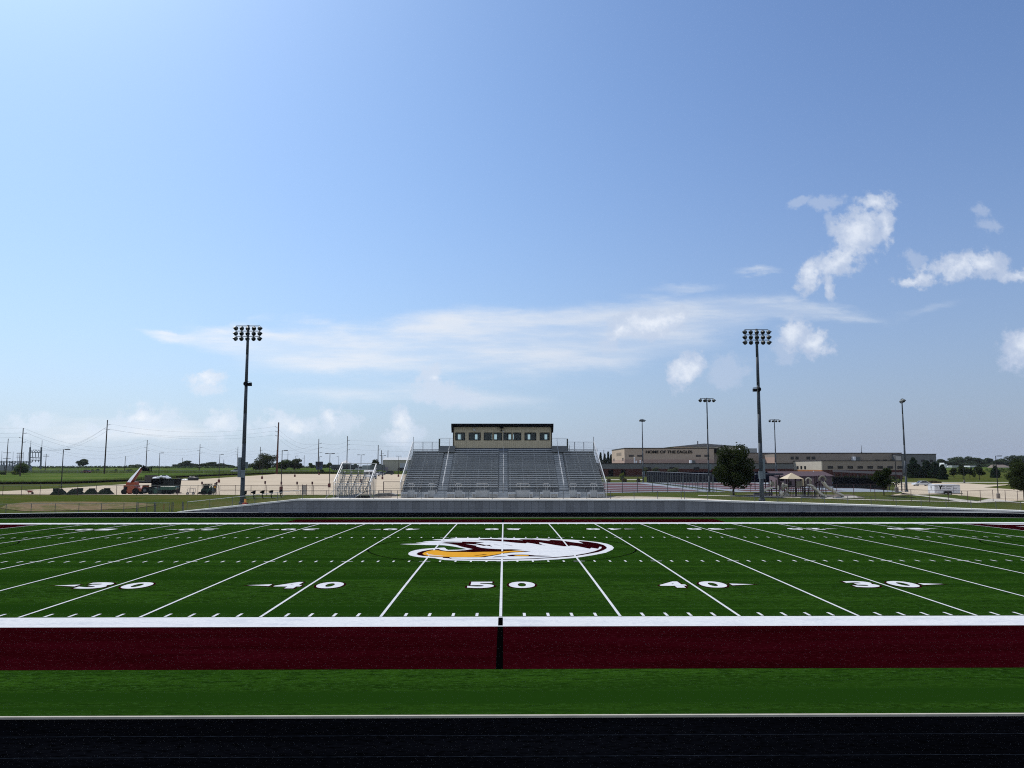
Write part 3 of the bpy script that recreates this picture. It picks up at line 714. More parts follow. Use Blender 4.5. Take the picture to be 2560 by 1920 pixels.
for a, b in ((1002.5,1018.5),(1035,1043),(1060,1069.5),(1117,1137),(1154,1162.8),(1180,1189),(1222,1244),(1270,1291),(1323,1332.5),(1349,1358.5),(1375,1395),(1442,1452),(1469,1477.5),(1493,1510.5)):
    xa, _ = at(a, 1240, BY+.1); xb, _ = at(b, 1240, BY+.1)
    g = MB(); g.box(xa, xb, -.05, .38, .50, .56); g.box(xa, xb, .30, .36, .56, .80); g.box(xa+.02, xa+.1, 0, .34, 0, .5); g.box(xb-.1, xb-.02, 0, .34, 0, .5); g.box(xa+.1, xb-.1, .28, .32, .1, .5)
    g.build('front_bench', alu, bl)
for a, b, n in ((1043,1060,1),(1084,1117,3),(1164,1180,1),(1244,1270,3),(1332,1349,1),(1395,1426,3),(1452,1469,1)):
    xa, _ = at(a, 1240, BY-.1); xb, _ = at(b, 1240, BY-.1); g = MB()
    for k in range(n): g.box(xa+.02, xb-.02, -.25+.28*k+(2-n)*.0, .68, .16*k+.004*k, .16*(k+1))
    g.build('front_steps', gm, bl)

# ------------------------------------------------------------------ press box
pb = thing('press_box', 'beige press box with flat black roof on top of the grandstand', 'press box', (0,0,0))
PY = BY+topy+.22; PZ = BZ+topz
xl, zt = at(1134.5, 1066.4, PY); xr, _ = at(1378, 1066.4, PY); _, zb = at(1256, 1121, PY); _, zb2 = at(1256, 1127.3, PY)
_, zroof = at(1256, 1059, PY-.9)
pbm = panelled('ribbed beige siding', (.50,.44,.31), (.36,.31,.22), .30, .035, 'X', .05, .6)
wins = []
for a, b in ((1138.3,1162.8),(1172,1201.8),(1209.5,1231),(1233.7,1255),(1257.5,1279),(1281.5,1303),(1311.2,1340.7),(1349.3,1374)):
    xa, za = at(a, 1081.3, PY); xb, zbm = at(b, 1101, PY); wins.append((xa, xb, zbm, za))
# wall with real openings
g = MB(); D_ = 2.6
zw0, zw1 = wins[0][2], wins[0][3]
g.box(xl, xr, PY, PY+.1, zb, zw0); g.box(xl, xr, PY, PY+.1, zw1, zt+.25)
xs = [xl]+[v for w in wins for v in w[:2]]+[xr]
for a, b in zip(xs[::2], xs[1::2]): g.box(a, b, PY, PY+.1, zw0, zw1)
g.box(xl, xl+.1, PY+.1, PY+D_, zb, zt+.1); g.box(xr-.1, xr, PY+.1, PY+D_, zb, zt+.1)
g.build('front_wall', pbm, pb)
# back wall with its own windows: daylight shows through them
bw = []
for px0, px1 in ((1144.8,1152.6),(1187,1193.6),(1229.2,1231.8),(1235.6,1242.4),(1271.3,1277.6),(1281.6,1284.4),(1319.4,1326),(1360.5,1368)):
    xa, za = at(px0, 1086, PY+D_); xb, zc = at(px1, 1098.4, PY+D_); bw.append((xa, xb, zc, za))
g = MB(); y0, y1 = PY+D_, PY+D_+.1; q0, q1 = bw[0][2], bw[0][3]
g.box(xl+.001, xr-.001, y0, y1, zb, q0); g.box(xl+.001, xr-.001, y0, y1, q1, zt+.05)
xs = [xl+.001]+[v for w in bw for v in w[:2]]+[xr-.001]
for a, b in zip(xs[::2], xs[1::2]): g.box(a, b, y0, y1, q0, q1)
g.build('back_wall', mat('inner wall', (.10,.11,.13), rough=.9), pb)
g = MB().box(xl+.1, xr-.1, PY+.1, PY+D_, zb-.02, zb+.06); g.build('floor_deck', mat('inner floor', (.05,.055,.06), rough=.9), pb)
for xa, xb, z0, z1 in wins:
    f = MB(); w = .09; y0 = PY-.03; y1 = PY+.06
    f.box(xa, xb, y0, y1, z0, z0+w); f.box(xa, xb, y0, y1, z1-w, z1); f.box(xa, xa+w, y0, y1, z0+w, z1-w); f.box(xb-w, xb, y0, y1, z0+w, z1-w)
    xm = (xa+xb)/2; f.box(xm-.025, xm+.025, y0+.01, y1, z0+w, z1-w)
    fr = f.build('window', black, pb)
    p = MB().box(xa+w, xb-w, PY+.02, PY+.026, z0+w, z1-w)
    gm_ = D.materials.get('window glass')
    if not gm_:
        gm_ = D.materials.new('window glass'); gm_.use_nodes = True; nt = gm_.node_tree; nt.nodes.remove(nt.nodes['Principled BSDF'])
        a_ = nt.nodes.new('ShaderNodeBsdfTransparent'); a_.inputs[0].default_value = (.80,.88,.86,1); b_ = nt.nodes.new('ShaderNodeBsdfGlossy'); b_.inputs['Roughness'].default_value = .03; b_.inputs[0].default_value = (.6,.65,.7,1)
        fz = nt.nodes.new('ShaderNodeFresnel'); fz.inputs[0].default_value = 1.45; ms = nt.nodes.new('ShaderNodeMixShader')
        nt.links.new(fz.outputs[0], ms.inputs[0]); nt.links.new(a_.outputs[0], ms.inputs[1]); nt.links.new(b_.outputs[0], ms.inputs[2]); nt.links.new(ms.outputs[0], nt.nodes['Material Output'].inputs[0])
    p.build('pane', gm_, fr)
# roof: front edge high, falling to the back, with dark fascia
xa, _ = at(1128, 1059, PY-.9); xb, _ = at(1383.8, 1059, PY-.9)
g = MB()
g.add([(xa,PY-.9,zroof-.42),(xb,PY-.9,zroof-.42),(xb,PY-.9,zroof),(xa,PY-.9,zroof),(xa,PY+D_+.5,zroof-.75),(xb,PY+D_+.5,zroof-.75),(xb,PY+D_+.5,zroof-.55),(xa,PY+D_+.5,zroof-.55)], [(0,1,2,3),(3,2,6,7),(5,4,7,6),(1,0,4,5),(0,3,7,4),(2,1,5,6)])
g.build('roof', black, pb)
for s, xx, xw in ((-1, xa, xl), (1, xb, xr)):
    _, zt2 = at(1256, 1081, PY)
    g = MB(); P = [(PY-.88, zroof-.43), (PY-.01, zroof-.43), (PY-.01, zt2-.05), (PY-.12, zt2)]
    n = 4
    g.prism(P, min(xx+.0, xx-s*.22), max(xx, xx-s*.22), 'X'); g.build('roof_bracket', black, pb)
    g = MB().box(min(xw, xw+s*.13), max(xw, xw+s*.13), PY-.05, PY+.06, zb-.15, zt+.2); g.build('corner_trim', black, pb)
g = MB().box(xl-.02, xr+.02, PY-.08, PY+.4, BZ+topz-.35, zb-.04); g.build('base_band', mat('blue grey sheet', (.16,.20,.27), rough=.5, metal=.2), pb)
g = MB().box(xl, xr, PY-.05, PY+.3, zb-.038, zb+.05); g.build('base_trim', black, pb)
g = MB(); x, z = at(1254, 1070, PY-.3); g.box(x-.28, x+.28, PY-.7, PY-.1, z-.05, z+.12); g.cyl((x,PY-.3,z-.05),(x,PY-.3,z-.3), .04); g.box(x-.16, x+.1, PY-.5, PY-.15, z-.5, z-.3); g.build('floodlight', black, pb)
g = MB(); x, z = at(1186, 1074, PY-.1); g.box(x-.2, x+.12, PY-.3, PY, z-.18, z+.15); g.ball((x+.15,PY-.2,z-.15), .12, 8, 5); g.build('loudspeaker', mat('pale grey plastic', (.45,.45,.43), rough=.6), pb)
x, z = at(1258, 1079, PY-.05); g = MB().box(x-.12, x+.12, PY-.12, PY, z-.05, z+.1); g.bar((x,PY-.04,z),(x,PY-.04,zw0), .05); g.build('conduit', mat('conduit', (.5,.5,.48), rough=.5), pb)
# supporting legs behind the stand
g = MB()
for x in (-7,-3.5,0,3.5,7):
    g.bar((x,PY+.3,h(x,PY)),(x,PY+.3,zb-.1), .2); g.bar((x,PY+D_-.1,h(x,PY)),(x,PY+D_-.1,zb-.1), .2)
g.build('support_column', galv_d, pb)

# ------------------------------------------------------------------ stadium lights
lampm = mat('lamp housing', (.115,.13,.125), rough=.5, metal=.3, spec=.4, var=.2, scale=3)
polem = mat('light pole steel', (.060,.074,.088), rough=.65, metal=0.0, spec=.2)
boxm = mat('grey cabinet', (.16,.20,.22), rough=.6, metal=.1, spec=.3)
def lamp_mb(az, r=.30, tilt=-.35):
    g = MB(); d = Vector((math.sin(az)*math.cos(tilt), -math.cos(az)*math.cos(tilt), math.sin(tilt)))
    a = Vector((math.cos(az), math.sin(az), 0)); u = a.cross(d)*-1
    if u.z < 0: u = -u
    prof = [(-.34,.06),(-.30,.15),(-.16,.25),(0,.30),(.12,.31)]; n = 12; vs = []
    for t, q in prof:
        for i in range(n):
            p = 2*math.pi*i/n; vs.append(d*t*r/.3+(a*math.cos(p)+u*math.sin(p))*q*r/.3)
    fs = [(j*n+i, j*n+(i+1) % n, (j+1)*n+(i+1) % n, (j+1)*n+i) for j in range(4) for i in range(n)]+[tuple(range(n))[::-1]]
    g.add(vs, fs)
    # visor on the upper half
    vs = []; 
    for t in (0, 1):
        for i in range(n//2+3):
            p = math.pi*(i-1)/(n//2); q = .31*(1-.25*t); vs.append((d*(.12+t*(.08+.30*math.sin(max(0,p)))) + (a*math.cos(p)+u*math.sin(p))*q)*(r/.3))
    m = n//2+3; g.add(vs, [(i, i+1, m+i+1, m+i) for i in range(m-1)])
    return g
def stadium_light(base_px, top_px, Y, label, rows, cols, arm, r0, r1, sp=.72, az0=0.0, speaker=None, boxes=(), group=None, dz=None):
    x, _ = at(base_px[0], base_px[1], Y); z = h(x, Y)
    _, zt = at(top_px[0], top_px[1], Y)
    t = thing('stadium_light', label, 'light pole', (x,Y,z), 0, group); H = zt-z
    g = MB(); k = 6
    for i in range(k):
        a, b = H*i/k, H*(i+1)/k; g.cyl((0,0,a),(0,0,b), r0+(r1-r0)*i/k, r0+(r1-r0)*(i+1)/k, 12)
    g.cyl((0,0,0),(0,0,.35), r0*1.5, r0*1.4, 12); g.build('pole', polem, t, True)
    for rw_ in range(rows):
        zc = H-.10-sp*rw_; ca, sa = math.cos(az0), math.sin(az0)
        g = MB().bar((-arm/2*ca,-arm/2*sa,zc),(arm/2*ca,arm/2*sa,zc), .09)
        g.build('crossarm', polem, t)
        for c in range(cols):
            u = (c/(cols-1)-.5)*arm*1.0; az = az0+(c/(cols-1)-.5)*1.5*(1 if x < 0 else 1)+(.25 if x < 0 else -.25)
            l = lamp_mb(az, .285); o = l.build('lamp', lampm, t, True); o.location = (u*ca, u*sa-.12, zc-.36)
            b = MB().bar((u*ca,u*sa,zc),(u*ca,u*sa-.1,zc-.2), .06); b.build('bracket', polem, o); b_ = o.children[-1]; b_.location = (-u*ca, -(u*sa-.12), -(zc-.36))
    if speaker:
        s, pxy, = speaker; _, zs = at(base_px[0], pxy, Y); zs -= z
        g = MB().bar((0,-.1,zs+.2),(s*.75,-.1,zs+.08), .07); g.bar((0,-.2,zs),(0,-.3,zs), .3); g.build('speaker_bracket', polem, t)
        g = MB(); g.box(s*.55-.24, s*.55+.24, -.5, -.05, zs-.42, zs-.02); g.build('speaker', black, t)
        g = MB(); g.ball((-s*.02,-.32,zs-.12), (.27,.27,.3), 10, 6); g.build('speaker', black, t)
    for bx0, bx1, bz0, bz1, by in boxes:
        g = MB().box(bx0, bx1, by-.28, by, bz0, bz1); o = g.build('control_cabinet', boxm, t)
    return t
def zof(px, py, Y, z): return at(px, py, Y)[1]
YL = 104.2
xL, _ = at(605, 1250, YL); zL = h(xL, YL)
stadium_light((605,1258), (617.5,813), YL, 'tall stadium light with fifteen lamps behind the left of the field', 3, 5, 3.15, .29, .16, .70, 0, (1, 957.5),
   [(-.66,-.28, at(600,1193,YL)[1]-zL, at(600,1143.5,YL)[1]-zL, .1), (-.12,.36, at(605,1194,YL)[1]-zL, at(605,1175,YL)[1]-zL, -.30)], 'stadium lights with fifteen lamps')
YR = 103.6; xR, _ = at(1905, 1250, YR); zR = h(xR, YR)
stadium_light((1905,1250), (1891.5,822.5), YR, 'tall stadium light with fifteen lamps right of the grandstand before the playground', 3, 5, 3.15, .29, .16, .70, 0, (-1, 971.5),
   [(.10,.50, at(1905,1197,YR)[1]-zR, at(1905,1147,YR)[1]-zR, .1), (-.44,.02, at(1905,1197,YR)[1]-zR, at(1905,1178,YR)[1]-zR, -.30)], 'stadium lights with fifteen lamps')
def court_light(b, t_, Y, label, az, r0=.15, extra=False, cab=None):
    o = stadium_light(b, t_, Y, label, 1, 4, 2.3, r0, .09, .7, az, None, [(.14,.42,cab[0],cab[1],.1)] if cab else [], 'court lights with four lamps')
    if extra:
        H = [c for c in o.children if c.name.startswith('pole')][0].dimensions.z
        g = MB().bar((-.6,0,13.55),(.5,0,13.65), .07); g.box(.2,.9,-.3,.1,13.25,13.5); g.box(-.15,.2,-.3,0,12.7,13.1); g.build('camera_arm', polem, o)
court_light((1773,1230.6), (1769.6,994.6), 131.5, 'four-lamp light pole standing at the near end of the screened fence', .12, .13, False, (.0+3.6,4.6))
court_light((1608,1206), (1606,1047.5), 207, 'slim four-lamp light pole at the far end of the screened fence', .9, .2, False, (1.4,3.0))
court_light((1941.5,1212), (1937.2,1048), 190, 'slim four-lamp light pole behind the playground', 0.0, .17, False, (1.0,3.2))
court_light((2267,1235), (2254.5,996.5), 131.5, 'four-lamp light pole seen end-on left of the white trailer', 1.25, .19)

# ------------------------------------------------------------------ parking lot lights
lotm = mat('dark bronze pole', (.028,.028,.03), rough=.5, metal=.3)
basem = mat('painted light base', (.13,.045,.04), rough=.8, var=.2)
def lot_light(px, pyb, pyt, label, arms=1, dirn=1, basec=None, Y=None):
    if Y is None: x, Y = GT(px, pyb)
    else: x, _ = at(px, pyb, Y)
    z = h(x, Y); _, zt = at(px, pyt, Y)
    t = thing('parking_lot_light', label, 'lamp post', (x,Y,z), 0, 'parking lot light poles')
    g = MB().cyl((0,0,.5),(0,0,zt-z), .085, .06, 8); g.build('pole', lotm, t)
    g = MB().cyl((0,0,-.1),(0,0,.85), .30, .30, 12); g.cyl((0,0,.85),(0,0,.9), .30, .25, 12); g.build('concrete_base', basec or basem, t)
    for s in ((dirn,) if arms == 1 else (-1, 1)):
        g = MB().bar((0,0,zt-z-.03),(s*.5,0,zt-z-.03), .06); g.box(min(s*.35,s*1.0), max(s*.35,s*1.0), -.17, .17, zt-z-.10, zt-z+.04); g.build('lamp_head', lotm, t)
lot_light(152, 1236, 1123.5, 'dark lamp post rising behind the black mounds on the far left')
lot_light(396, 1211, 1132, 'dark lamp post rising behind the white bags on the trailer')
lot_light(547, 1207, 1135.5, 'lamp post with maroon base left of the tall stadium light, behind the skid steer')
lot_light(655, 1198, 1137.5, 'lamp post with maroon base just right of the tall stadium light')
lot_light(702.5, 1229, 1125.5, 'nearest single-arm lamp post right of the rusty utility pole')
lot_light(737, 1192.5, 1139.8, 'small lamp post in front of the round trees')
lot_light(797.5, 1187.6, 1141, 'smallest lamp post beneath the blue sign')
lot_light(823, 1219, 1133.3, 'nearest twin-arm lamp post left of the small bleachers', 2)
lot_light(901.5, 1206.5, 1136.8, 'twin-arm lamp post rising through the small bleachers', 2)
lot_light(956, 1198.7, 1138.6, 'twin-arm lamp post in front of the grey metal building beside the dark cars', 2)
lot_light(996, 1192.4, 1140, 'twin-arm lamp post nearest to the left end of the grandstand', 2)
gb = mat('grey light base', (.24,.21,.19), rough=.9, var=.1)
lot_light(2496, 1247, 1139.5, 'lamp post with grey concrete base at the front of the right-hand lot', 1, 1, gb)
lot_light(2411, 1208, 1151, 'lamp post with tilted look at the back of the right-hand lot', 1, -1, gb)
lot_light(2242, 1232, 1139, 'dark lamp post by the covered walkway left of the white car', 1, 1, gb)
lot_light(1707, 1190, 1146, 'thin reddish lamp post in front of the low school wing', 1, 1, gb)
lot_light(2071, 1188, 1140, 'thin lamp post before the brick wing with five windows', 1, 1, gb)
lot_light(846, 1181, 1141, 'faint lamp post behind the dump trailer', 1, -1, gb)

# ------------------------------------------------------------------ utility poles and wires
UP = {}
def upole(key, px, pyt, pyb, Y, label, arms=(), m=None, r=.2, lean=0.0, ins=True, cross=False):
    x, _ = at(px, pyb, Y); z = h(x, Y); _, zt = at(px, pyt, Y)
    t = thing('utility_pole', label, 'utility pole', (x,Y,z), 0, 'wooden utility poles'); H = zt-z
    lean = lean*.12 if lean else 0.0
    g = MB().cyl((0,0,-.2),(lean,0,H), r, r*.62, 8); g.build('pole', m or wood, t)
    tips = [(x+lean, Y, zt)]
    for s, pya in arms:
        za = at(px, pya, Y)[1]-z; xx = lean*za/H; L = 1.3 if not cross else 1.6
        g = MB()
        if cross: g.bar((xx-L,0,za),(xx+L,0,za), .16); tips += [(x+xx-L*.9,Y,z+za+.15),(x+xx+L*.9,Y,z+za+.15)]
        else: g.bar((xx,0,za-.05),(xx+s*L,0,za+.12), .11); g.cyl((xx+s*L,0,za+.1),(xx+s*L,0,za+.35), .09, .05, 6); tips.append((x+xx+s*L, Y, z+za+.3))
        g.build('crossarm', m or wood, t)
    UP[key] = tips
    return t
def wires(label, a, b, idx, sag=2.2, r=.022, n=14):
    A, B = UP[a] if isinstance(a, str) else a, UP[b] if isinstance(b, str) else b
    g = MB(); o = Vector(A[0])
    for i, j in idx:
        p, q = Vector(A[i]), Vector(B[j]); P = []
        for k in range(n+1):
            t = k/n; v = p.lerp(q, t); v.z -= sag*4*t*(1-t); P.append(v-o)
        g.tube(P, r, 4)
    ob = g.build('overhead_wires', mat('wire', (.03,.033,.04), rough=.6), None, loc=o); tag(ob, label, 'wires', 'power lines between the poles')
upole('A', 52, 1070, 1159, 300, 'tall utility pole with three short arms beside the bushes on the far left', [(1,1084),(-1,1095),(1,1106)], r=.26, lean=.7)
upole('B', 16, 1096.5, 1158, 330, 'utility pole with two crossarms at the left edge in the substation', [(1,1132),(1,1146)], r=.2, lean=.9, cross=True)
upole('E', 261, 1050, 1179, 345, 'tallest dark utility pole standing alone left of the telehandler', [(1,1062),(-1,1073),(1,1074)], r=.33, lean=1.2)
upole('F', 365, 1100, 1166, 420, 'utility pole with three arms rising behind the telehandler head', [(1,1110.5),(-1,1119),(1,1127)], r=.26, lean=.2)
upole('G', 311.5, 1140.5, 1177, 380, 'short bare utility pole between the tallest pole and the telehandler', [], r=.17, lean=.6)
upole('H', 498, 1110.5, 1174, 420, 'utility pole with three arms left of the tall stadium light', [(1,1119),(-1,1126.5),(1,1133)], r=.22, lean=-.6)
upole('I', 593, 1116.5, 1169, 470, 'utility pole seen just left of the tall stadium light', [(-1,1123),(-1,1130),(-1,1136)], r=.2, lean=.3)
upole('J', 649.5, 1117, 1170, 430, 'utility pole left of the round trees', [(1,1126),(1,1133),(1,1141)], r=.24, lean=0)
upole('K', 692, 1055.8, 1184.5, 340, 'thick rusty brown steel utility pole, tallest right of the stadium light', [(-1,1068),(-1,1079),(-1,1089)], m=rust, r=.42, lean=1.0)
upole('K2', 690.5, 1125, 1184, 341, 'short rusty stub pole hugging the thick brown pole', [], m=rust, r=.2)
upole('L', 719, 1129, 1165, 620, 'distant thin pole behind the round trees', [(1,1136)], r=.22)
upole('M', 760, 1138, 1167, 600, 'distant thin pole between the trees and the blue sign', [(-1,1146)], r=.2)
upole('N', 795, 1097, 1176, 350, 'utility pole with three right-hand arms beside the blue sign', [(1,1109),(1,1120),(1,1132)], r=.24, lean=.3)
upole('O', 867, 1090, 1166, 400, 'utility pole with three right-hand arms behind the gazebo roof', [(1,1101.5),(1,1112),(1,1124.5)], r=.24, lean=.3)
upole('P', 944.5, 1112.5, 1166, 400, 'thick leaning pole in the tree beside the grey building', [(1,1123)], r=.26, lean=.55)
upole('Q', 953, 1125.5, 1167, 420, 'shorter pole just right of the leaning pole by the grey building', [(1,1134)], r=.26)
upole('S', 969.5, 1125.5, 1150, 460, 'short pole standing up behind the grey building', [], r=.24, lean=.3)
upole('T', 455, 1144.5, 1168, 700, 'faint distant pole above the low wood on the left', [], r=.28)
upole('U', 559, 1148.5, 1168, 700, 'faint distant pole above the right end of the low wood', [], r=.28)
upole('V', 635, 1148.5, 1166, 700, 'faint distant pole left of the round trees', [], r=.28)
upole('W', 113.5, 1134.5, 1166, 420, 'leaning utility pole with two crossarms right of the substation gantry', [(1,1137.5),(1,1141.5)], r=.2, lean=.8, cross=True)
upole('X', 1493, 1121, 1166, 420, 'utility pole just right of the grandstand', [(-1,1133)], r=.22)
upole('Y', 1510, 1124.5, 1160, 420, 'utility pole in front of the dark conifers left of the school', [], r=.22)
upole('Z', 1423.5, 1113.5, 1166, 380, 'utility pole seen through the guard fence on top of the grandstand', [(-1,1121)], r=.2)
E0 = [(-210, 290, 19.5), (-210, 290, 17.8), (-210, 290, 16.0), (-210,290,14.2)]
wires('wires leaving the frame left of the far-left pole', [(-230,270,22),(-230,270,19),(-230,270,17.2),(-230,270,15.2)], 'A', [(0,0),(1,1),(2,2),(3,3)], 1.0)
wires('long sagging wires from the far-left pole to the pole by the telehandler', 'A', 'F', [(1,1),(2,2),(3,3),(0,0)], 5.5)
wires('wires from the telehandler pole to the next pole right', 'F', 'H', [(1,1),(2,2),(3,3)], 2.2)
wires('wires ending at the pole left of the stadium light', 'H', 'I', [(1,1),(2,2),(3,3)], 2.2)
wires('wires passing behind the stadium light', 'I', 'J', [(1,1),(2,2),(3,3)], 1.2)
wires('wires from the tallest dark pole to the rusty pole', 'E', 'K', [(1,1),(2,2),(3,3)], 3.0)
wires('wires running from the tallest dark pole down to the substation', 'E', [(-226,380,14)]*3, [(1,0),(2,1),(3,2)], 4.0)
wires('wires sloping from the rusty pole down to the blue sign pole', 'K', 'N', [(1,1),(2,2),(3,3)], 3.5)
wires('wires between the blue sign pole and the gazebo pole', 'N', 'O', [(1,1),(2,2),(3,3)], 1.5)
wires('wires from the gazebo pole towards the grandstand', 'O', [(-20,430,19.2),(-20,430,17.0),(-20,430,14.5),(-20,430,12.5)], [(1,0),(2,1),(3,2)], 1.0)
wires('faint wires in the sky between the grandstand and the school', [(20,430,17.6),(20,430,16.2)], [(120,430,14.5),(120,430,13.2)], [(0,0),(1,1)], 1.0)
wires('low wires between the poles by the round trees', 'J', 'N', [(1,1),(2,2)], 2.0)

# ------------------------------------------------------------------ substation
sb = thing('substation', 'grey steel electrical substation behind the bushes on the far left', 'substation', (-215,390,h(-215,390)))
def SL(px, py, Y=390):
    x, z = at(px, py, Y); return (x+215, Y-390, z-h(-215,390))
sg = mat('substation steel', (.14,.16,.19), rough=.6, metal=.3)
g = MB(); a0, a1 = SL(74.5,1118), SL(103.5,1118); 
for px in (74, 102):
    p0, p1 = SL(px-.5,1173), SL(px+1.5,1118); g.bar(p0, p1, .55); q0 = SL(px+2.5,1118); q1 = SL(px+3.5,1101); g.bar(q0, q1, .14)
for py in (1130.5, 1144, 1150): g.bar(SL(75.5,py), SL(103.5,py+.8), .35)
z0 = SL(75,1130)[2]
for k in range(4):
    u = 77+k*6.6; g.bar(SL(u,1124.5), SL(u+3.3,1130), .16); g.bar(SL(u+3.3,1130), SL(u+6.0,1124.5), .16)
for k in range(3):
    u = 81.5+k*7.5; g.bar(SL(u,1131), SL(u,1143), .22); g.bar(SL(u+1,1145), SL(u+1,1149), .2); g.bar(SL(u,1151), SL(u,1155.5), .25)
g.build('gantry', sg, sb)
g = MB()
for px, py in ((5,1128),(33,1129),(58.5,1130),(71,1130.5),(45,1130),(20,1131)): g.cyl(SL(px-1.5,1172), SL(px,py), .12, .07, 5)
g.build('lightning_mast', sg, sb)
g = MB()
for py in (1153, 1155.5): g.bar(SL(-20,py), SL(79,py+.4), .3)
for px in range(-18, 80, 7): g.bar(SL(px,1153), SL(px-1,1176), .28)
for k in range(26):
    u = -18+k*3.7; v = 1157+(k*7 % 12); g.bar(SL(u,v), SL(u+2.6,v), .5); g.bar(SL(u+1,v), SL(u+1,v+10), .2)
g.build('busbar_rack', sg, sb)
g = MB()
for px, py, w in ((8,1166,3),(25,1168,4),(46,1165,3.5),(70,1168,3),(60,1170,2.5)):
    c = SL(px, py); ww = w*.2*2; g.box(c[0]-ww, c[0]+ww, c[1]-1.2, c[1]+1.2, c[2]-2.6, c[2]+.6); 
    for s in (-.5,0,.5): g.cyl((c[0]+s*ww,c[1],c[2]+.6),(c[0]+s*ww,c[1],c[2]+1.5), .14, .08, 6)
g.build('transformer', mat('transformer grey', (.25,.27,.30), rough=.6), sb)
for k, px in enumerate((43, 48)):
    x_, z_ = at(px, 1150, 350)
upole('SB', 48, 1131, 1162, 385, 'short pole with insulators in front of the substation', [(1,1134),(1,1140),(1,1144.5)], r=.18, cross=True)
gr = fence('substation_fence', 'grey chain link fence round the substation', [(-330,352),(-185,352)], 2.0, galv, galv, 4.0, mid=True, mesh_p=.5, wire=.012)
g = MB()
rail = thing('guard_rail', 'pale steel guard rail along the road behind the meadow', 'guard rail', (-150,366,h(-150,366)))
g.box(-75,60,0,.06,.75,1.05); g.build('beam', galv, rail)
for i in range(34): MB().box(-75+i*4,-74.85+i*4,.08,.2,0,1.0).build('post', galv, rail)
# ------------------------------------------------------------------ trees
def leaf_m(name, a, b, trans=.25):
    return mat(name, a, rough=.9, spec=.06, col2=b, scale=.55, detail=3, trans=trans)
lf_dark = leaf_m('foliage dark', (.012,.021,.007), (.034,.048,.014))
lf_mid = leaf_m('foliage mid', (.030,.055,.016), (.070,.105,.030))
lf_far = leaf_m('foliage far', (.035,.055,.032), (.070,.095,.05), .15)
lf_con = leaf_m('foliage conifer', (.008,.020,.009), (.020,.040,.016), .1)
lf_yel = leaf_m('foliage yellow green', (.09,.12,.025), (.16,.19,.04))
lf_red = leaf_m('foliage reddish', (.07,.045,.030), (.11,.09,.04))
lf_gry = leaf_m('foliage grey green', (.05,.065,.04), (.10,.11,.06))
bark = mat('bark', (.045,.035,.026), rough=.95, spec=.05, var=.3, scale=5)
def crown(blobs, n, leaf, seed, cone=None):
    """leaf-sized faces spread through the crown's clumps; blobs = (x,y,z,rx,ry,rz)"""
    rr = random.Random(seed); g = MB(); wts = [b[3]*b[5] for b in blobs]; tot = sum(wts)
    for b, w in zip(blobs, wts):
        k = int(n*w/tot)
        for _ in range(k):
            while True:
                x, y, z = rr.uniform(-1,1), rr.uniform(-1,1), rr.uniform(-1,1); d = x*x+y*y+z*z
                if .12 < d <= 1 and rr.random() < .25+d: break
            if rr.random() < .10: q_ = rr.uniform(1.05,1.35); x *= q_; y *= q_; z *= q_
            c = Vector((b[0]+x*b[3], b[1]+y*b[4], b[2]+z*b[5])); s = leaf*rr.uniform(.6,1.35)
            u = Vector((rr.gauss(0,1), rr.gauss(0,1), rr.gauss(0,1)*.7)).normalized(); v = u.orthogonal().normalized()
            if rr.random() < .5: v = u.cross(v)
            g.add([c-u*s*.5-v*s*.28, c+u*s*.1-v*s*.42, c+u*s*.55+v*s*.05, c-u*s*.05+v*s*.42], [(0,1,2,3)])
    return g
def tree(name, label, x, y, H, W, m, n=2500, leaf=.22, seed=1, trunk=.22, group=None, kind='round', clear=.2, z=None, k=14, dense=1.0):
    z = h(x, y) if z is None else z
    t = thing(name, label, 'tree', (x,y,z), 0, group); rr = random.Random(seed); bl_ = []
    if kind == 'round':
        c0 = H*clear; hh = (H-c0)/2; W = W*1.12
        for i in range(k):
            a = rr.random()*6.283; v = rr.uniform(-.72,.72); q = (.25+.75*math.sqrt(rr.random()))*.66*(1.05-.35*max(0,v)); w = math.sqrt(max(.1,1-v*v)); r = rr.uniform(.20,.38)
            bl_.append((math.cos(a)*q*W/2*w, math.sin(a)*q*W/2*w, c0+hh+v*hh, W/2*r*1.15, W/2*r*1.15, hh*r))
        bl_.append((0,0,c0+hh,W*.22,W*.22,hh*.72))
    elif kind == 'cone':
        for i in range(k):
            v = (i+.5)/k; r = (1-v)**.8*W/2+.12*W; a = rr.random()*6.28
            for j in range(2):
                aa = a+j*3.14; bl_.append((math.cos(aa)*r*.42, math.sin(aa)*r*.42, H*(clear+(1-clear)*v), r*.62, r*.62, H*(1-clear)/k*1.0))
    elif kind == 'bush':
        for i in range(k):
            a = rr.random()*6.283; q = math.sqrt(rr.random())*.6; r = rr.uniform(.3,.5)
            bl_.append((math.cos(a)*q*W/2, math.sin(a)*q*W/2, H*rr.uniform(.25,.65), W/2*r, W/2*r, H*r*.6))
    crown(bl_, n, leaf, seed).build('crown', m, t)
    if kind != 'bush':
        g = MB(); top = H*(.55 if kind == 'round' else .95); g.cyl((0,0,-.1),(0,0,H*clear+.2), trunk, trunk*.75, 8); g.cyl((0,0,H*clear+.2),(rr.uniform(-.1,.1),0,top), trunk*.75, trunk*.25, 7)
        if kind == 'round':
            for b in bl_[:6]: g.cyl((0,0,H*clear*rr.uniform(.9,1.3)),(b[0]*.8,b[1]*.8,b[2]), trunk*.4, trunk*.12, 5)
        g.build('trunk', bark, t)
    return t
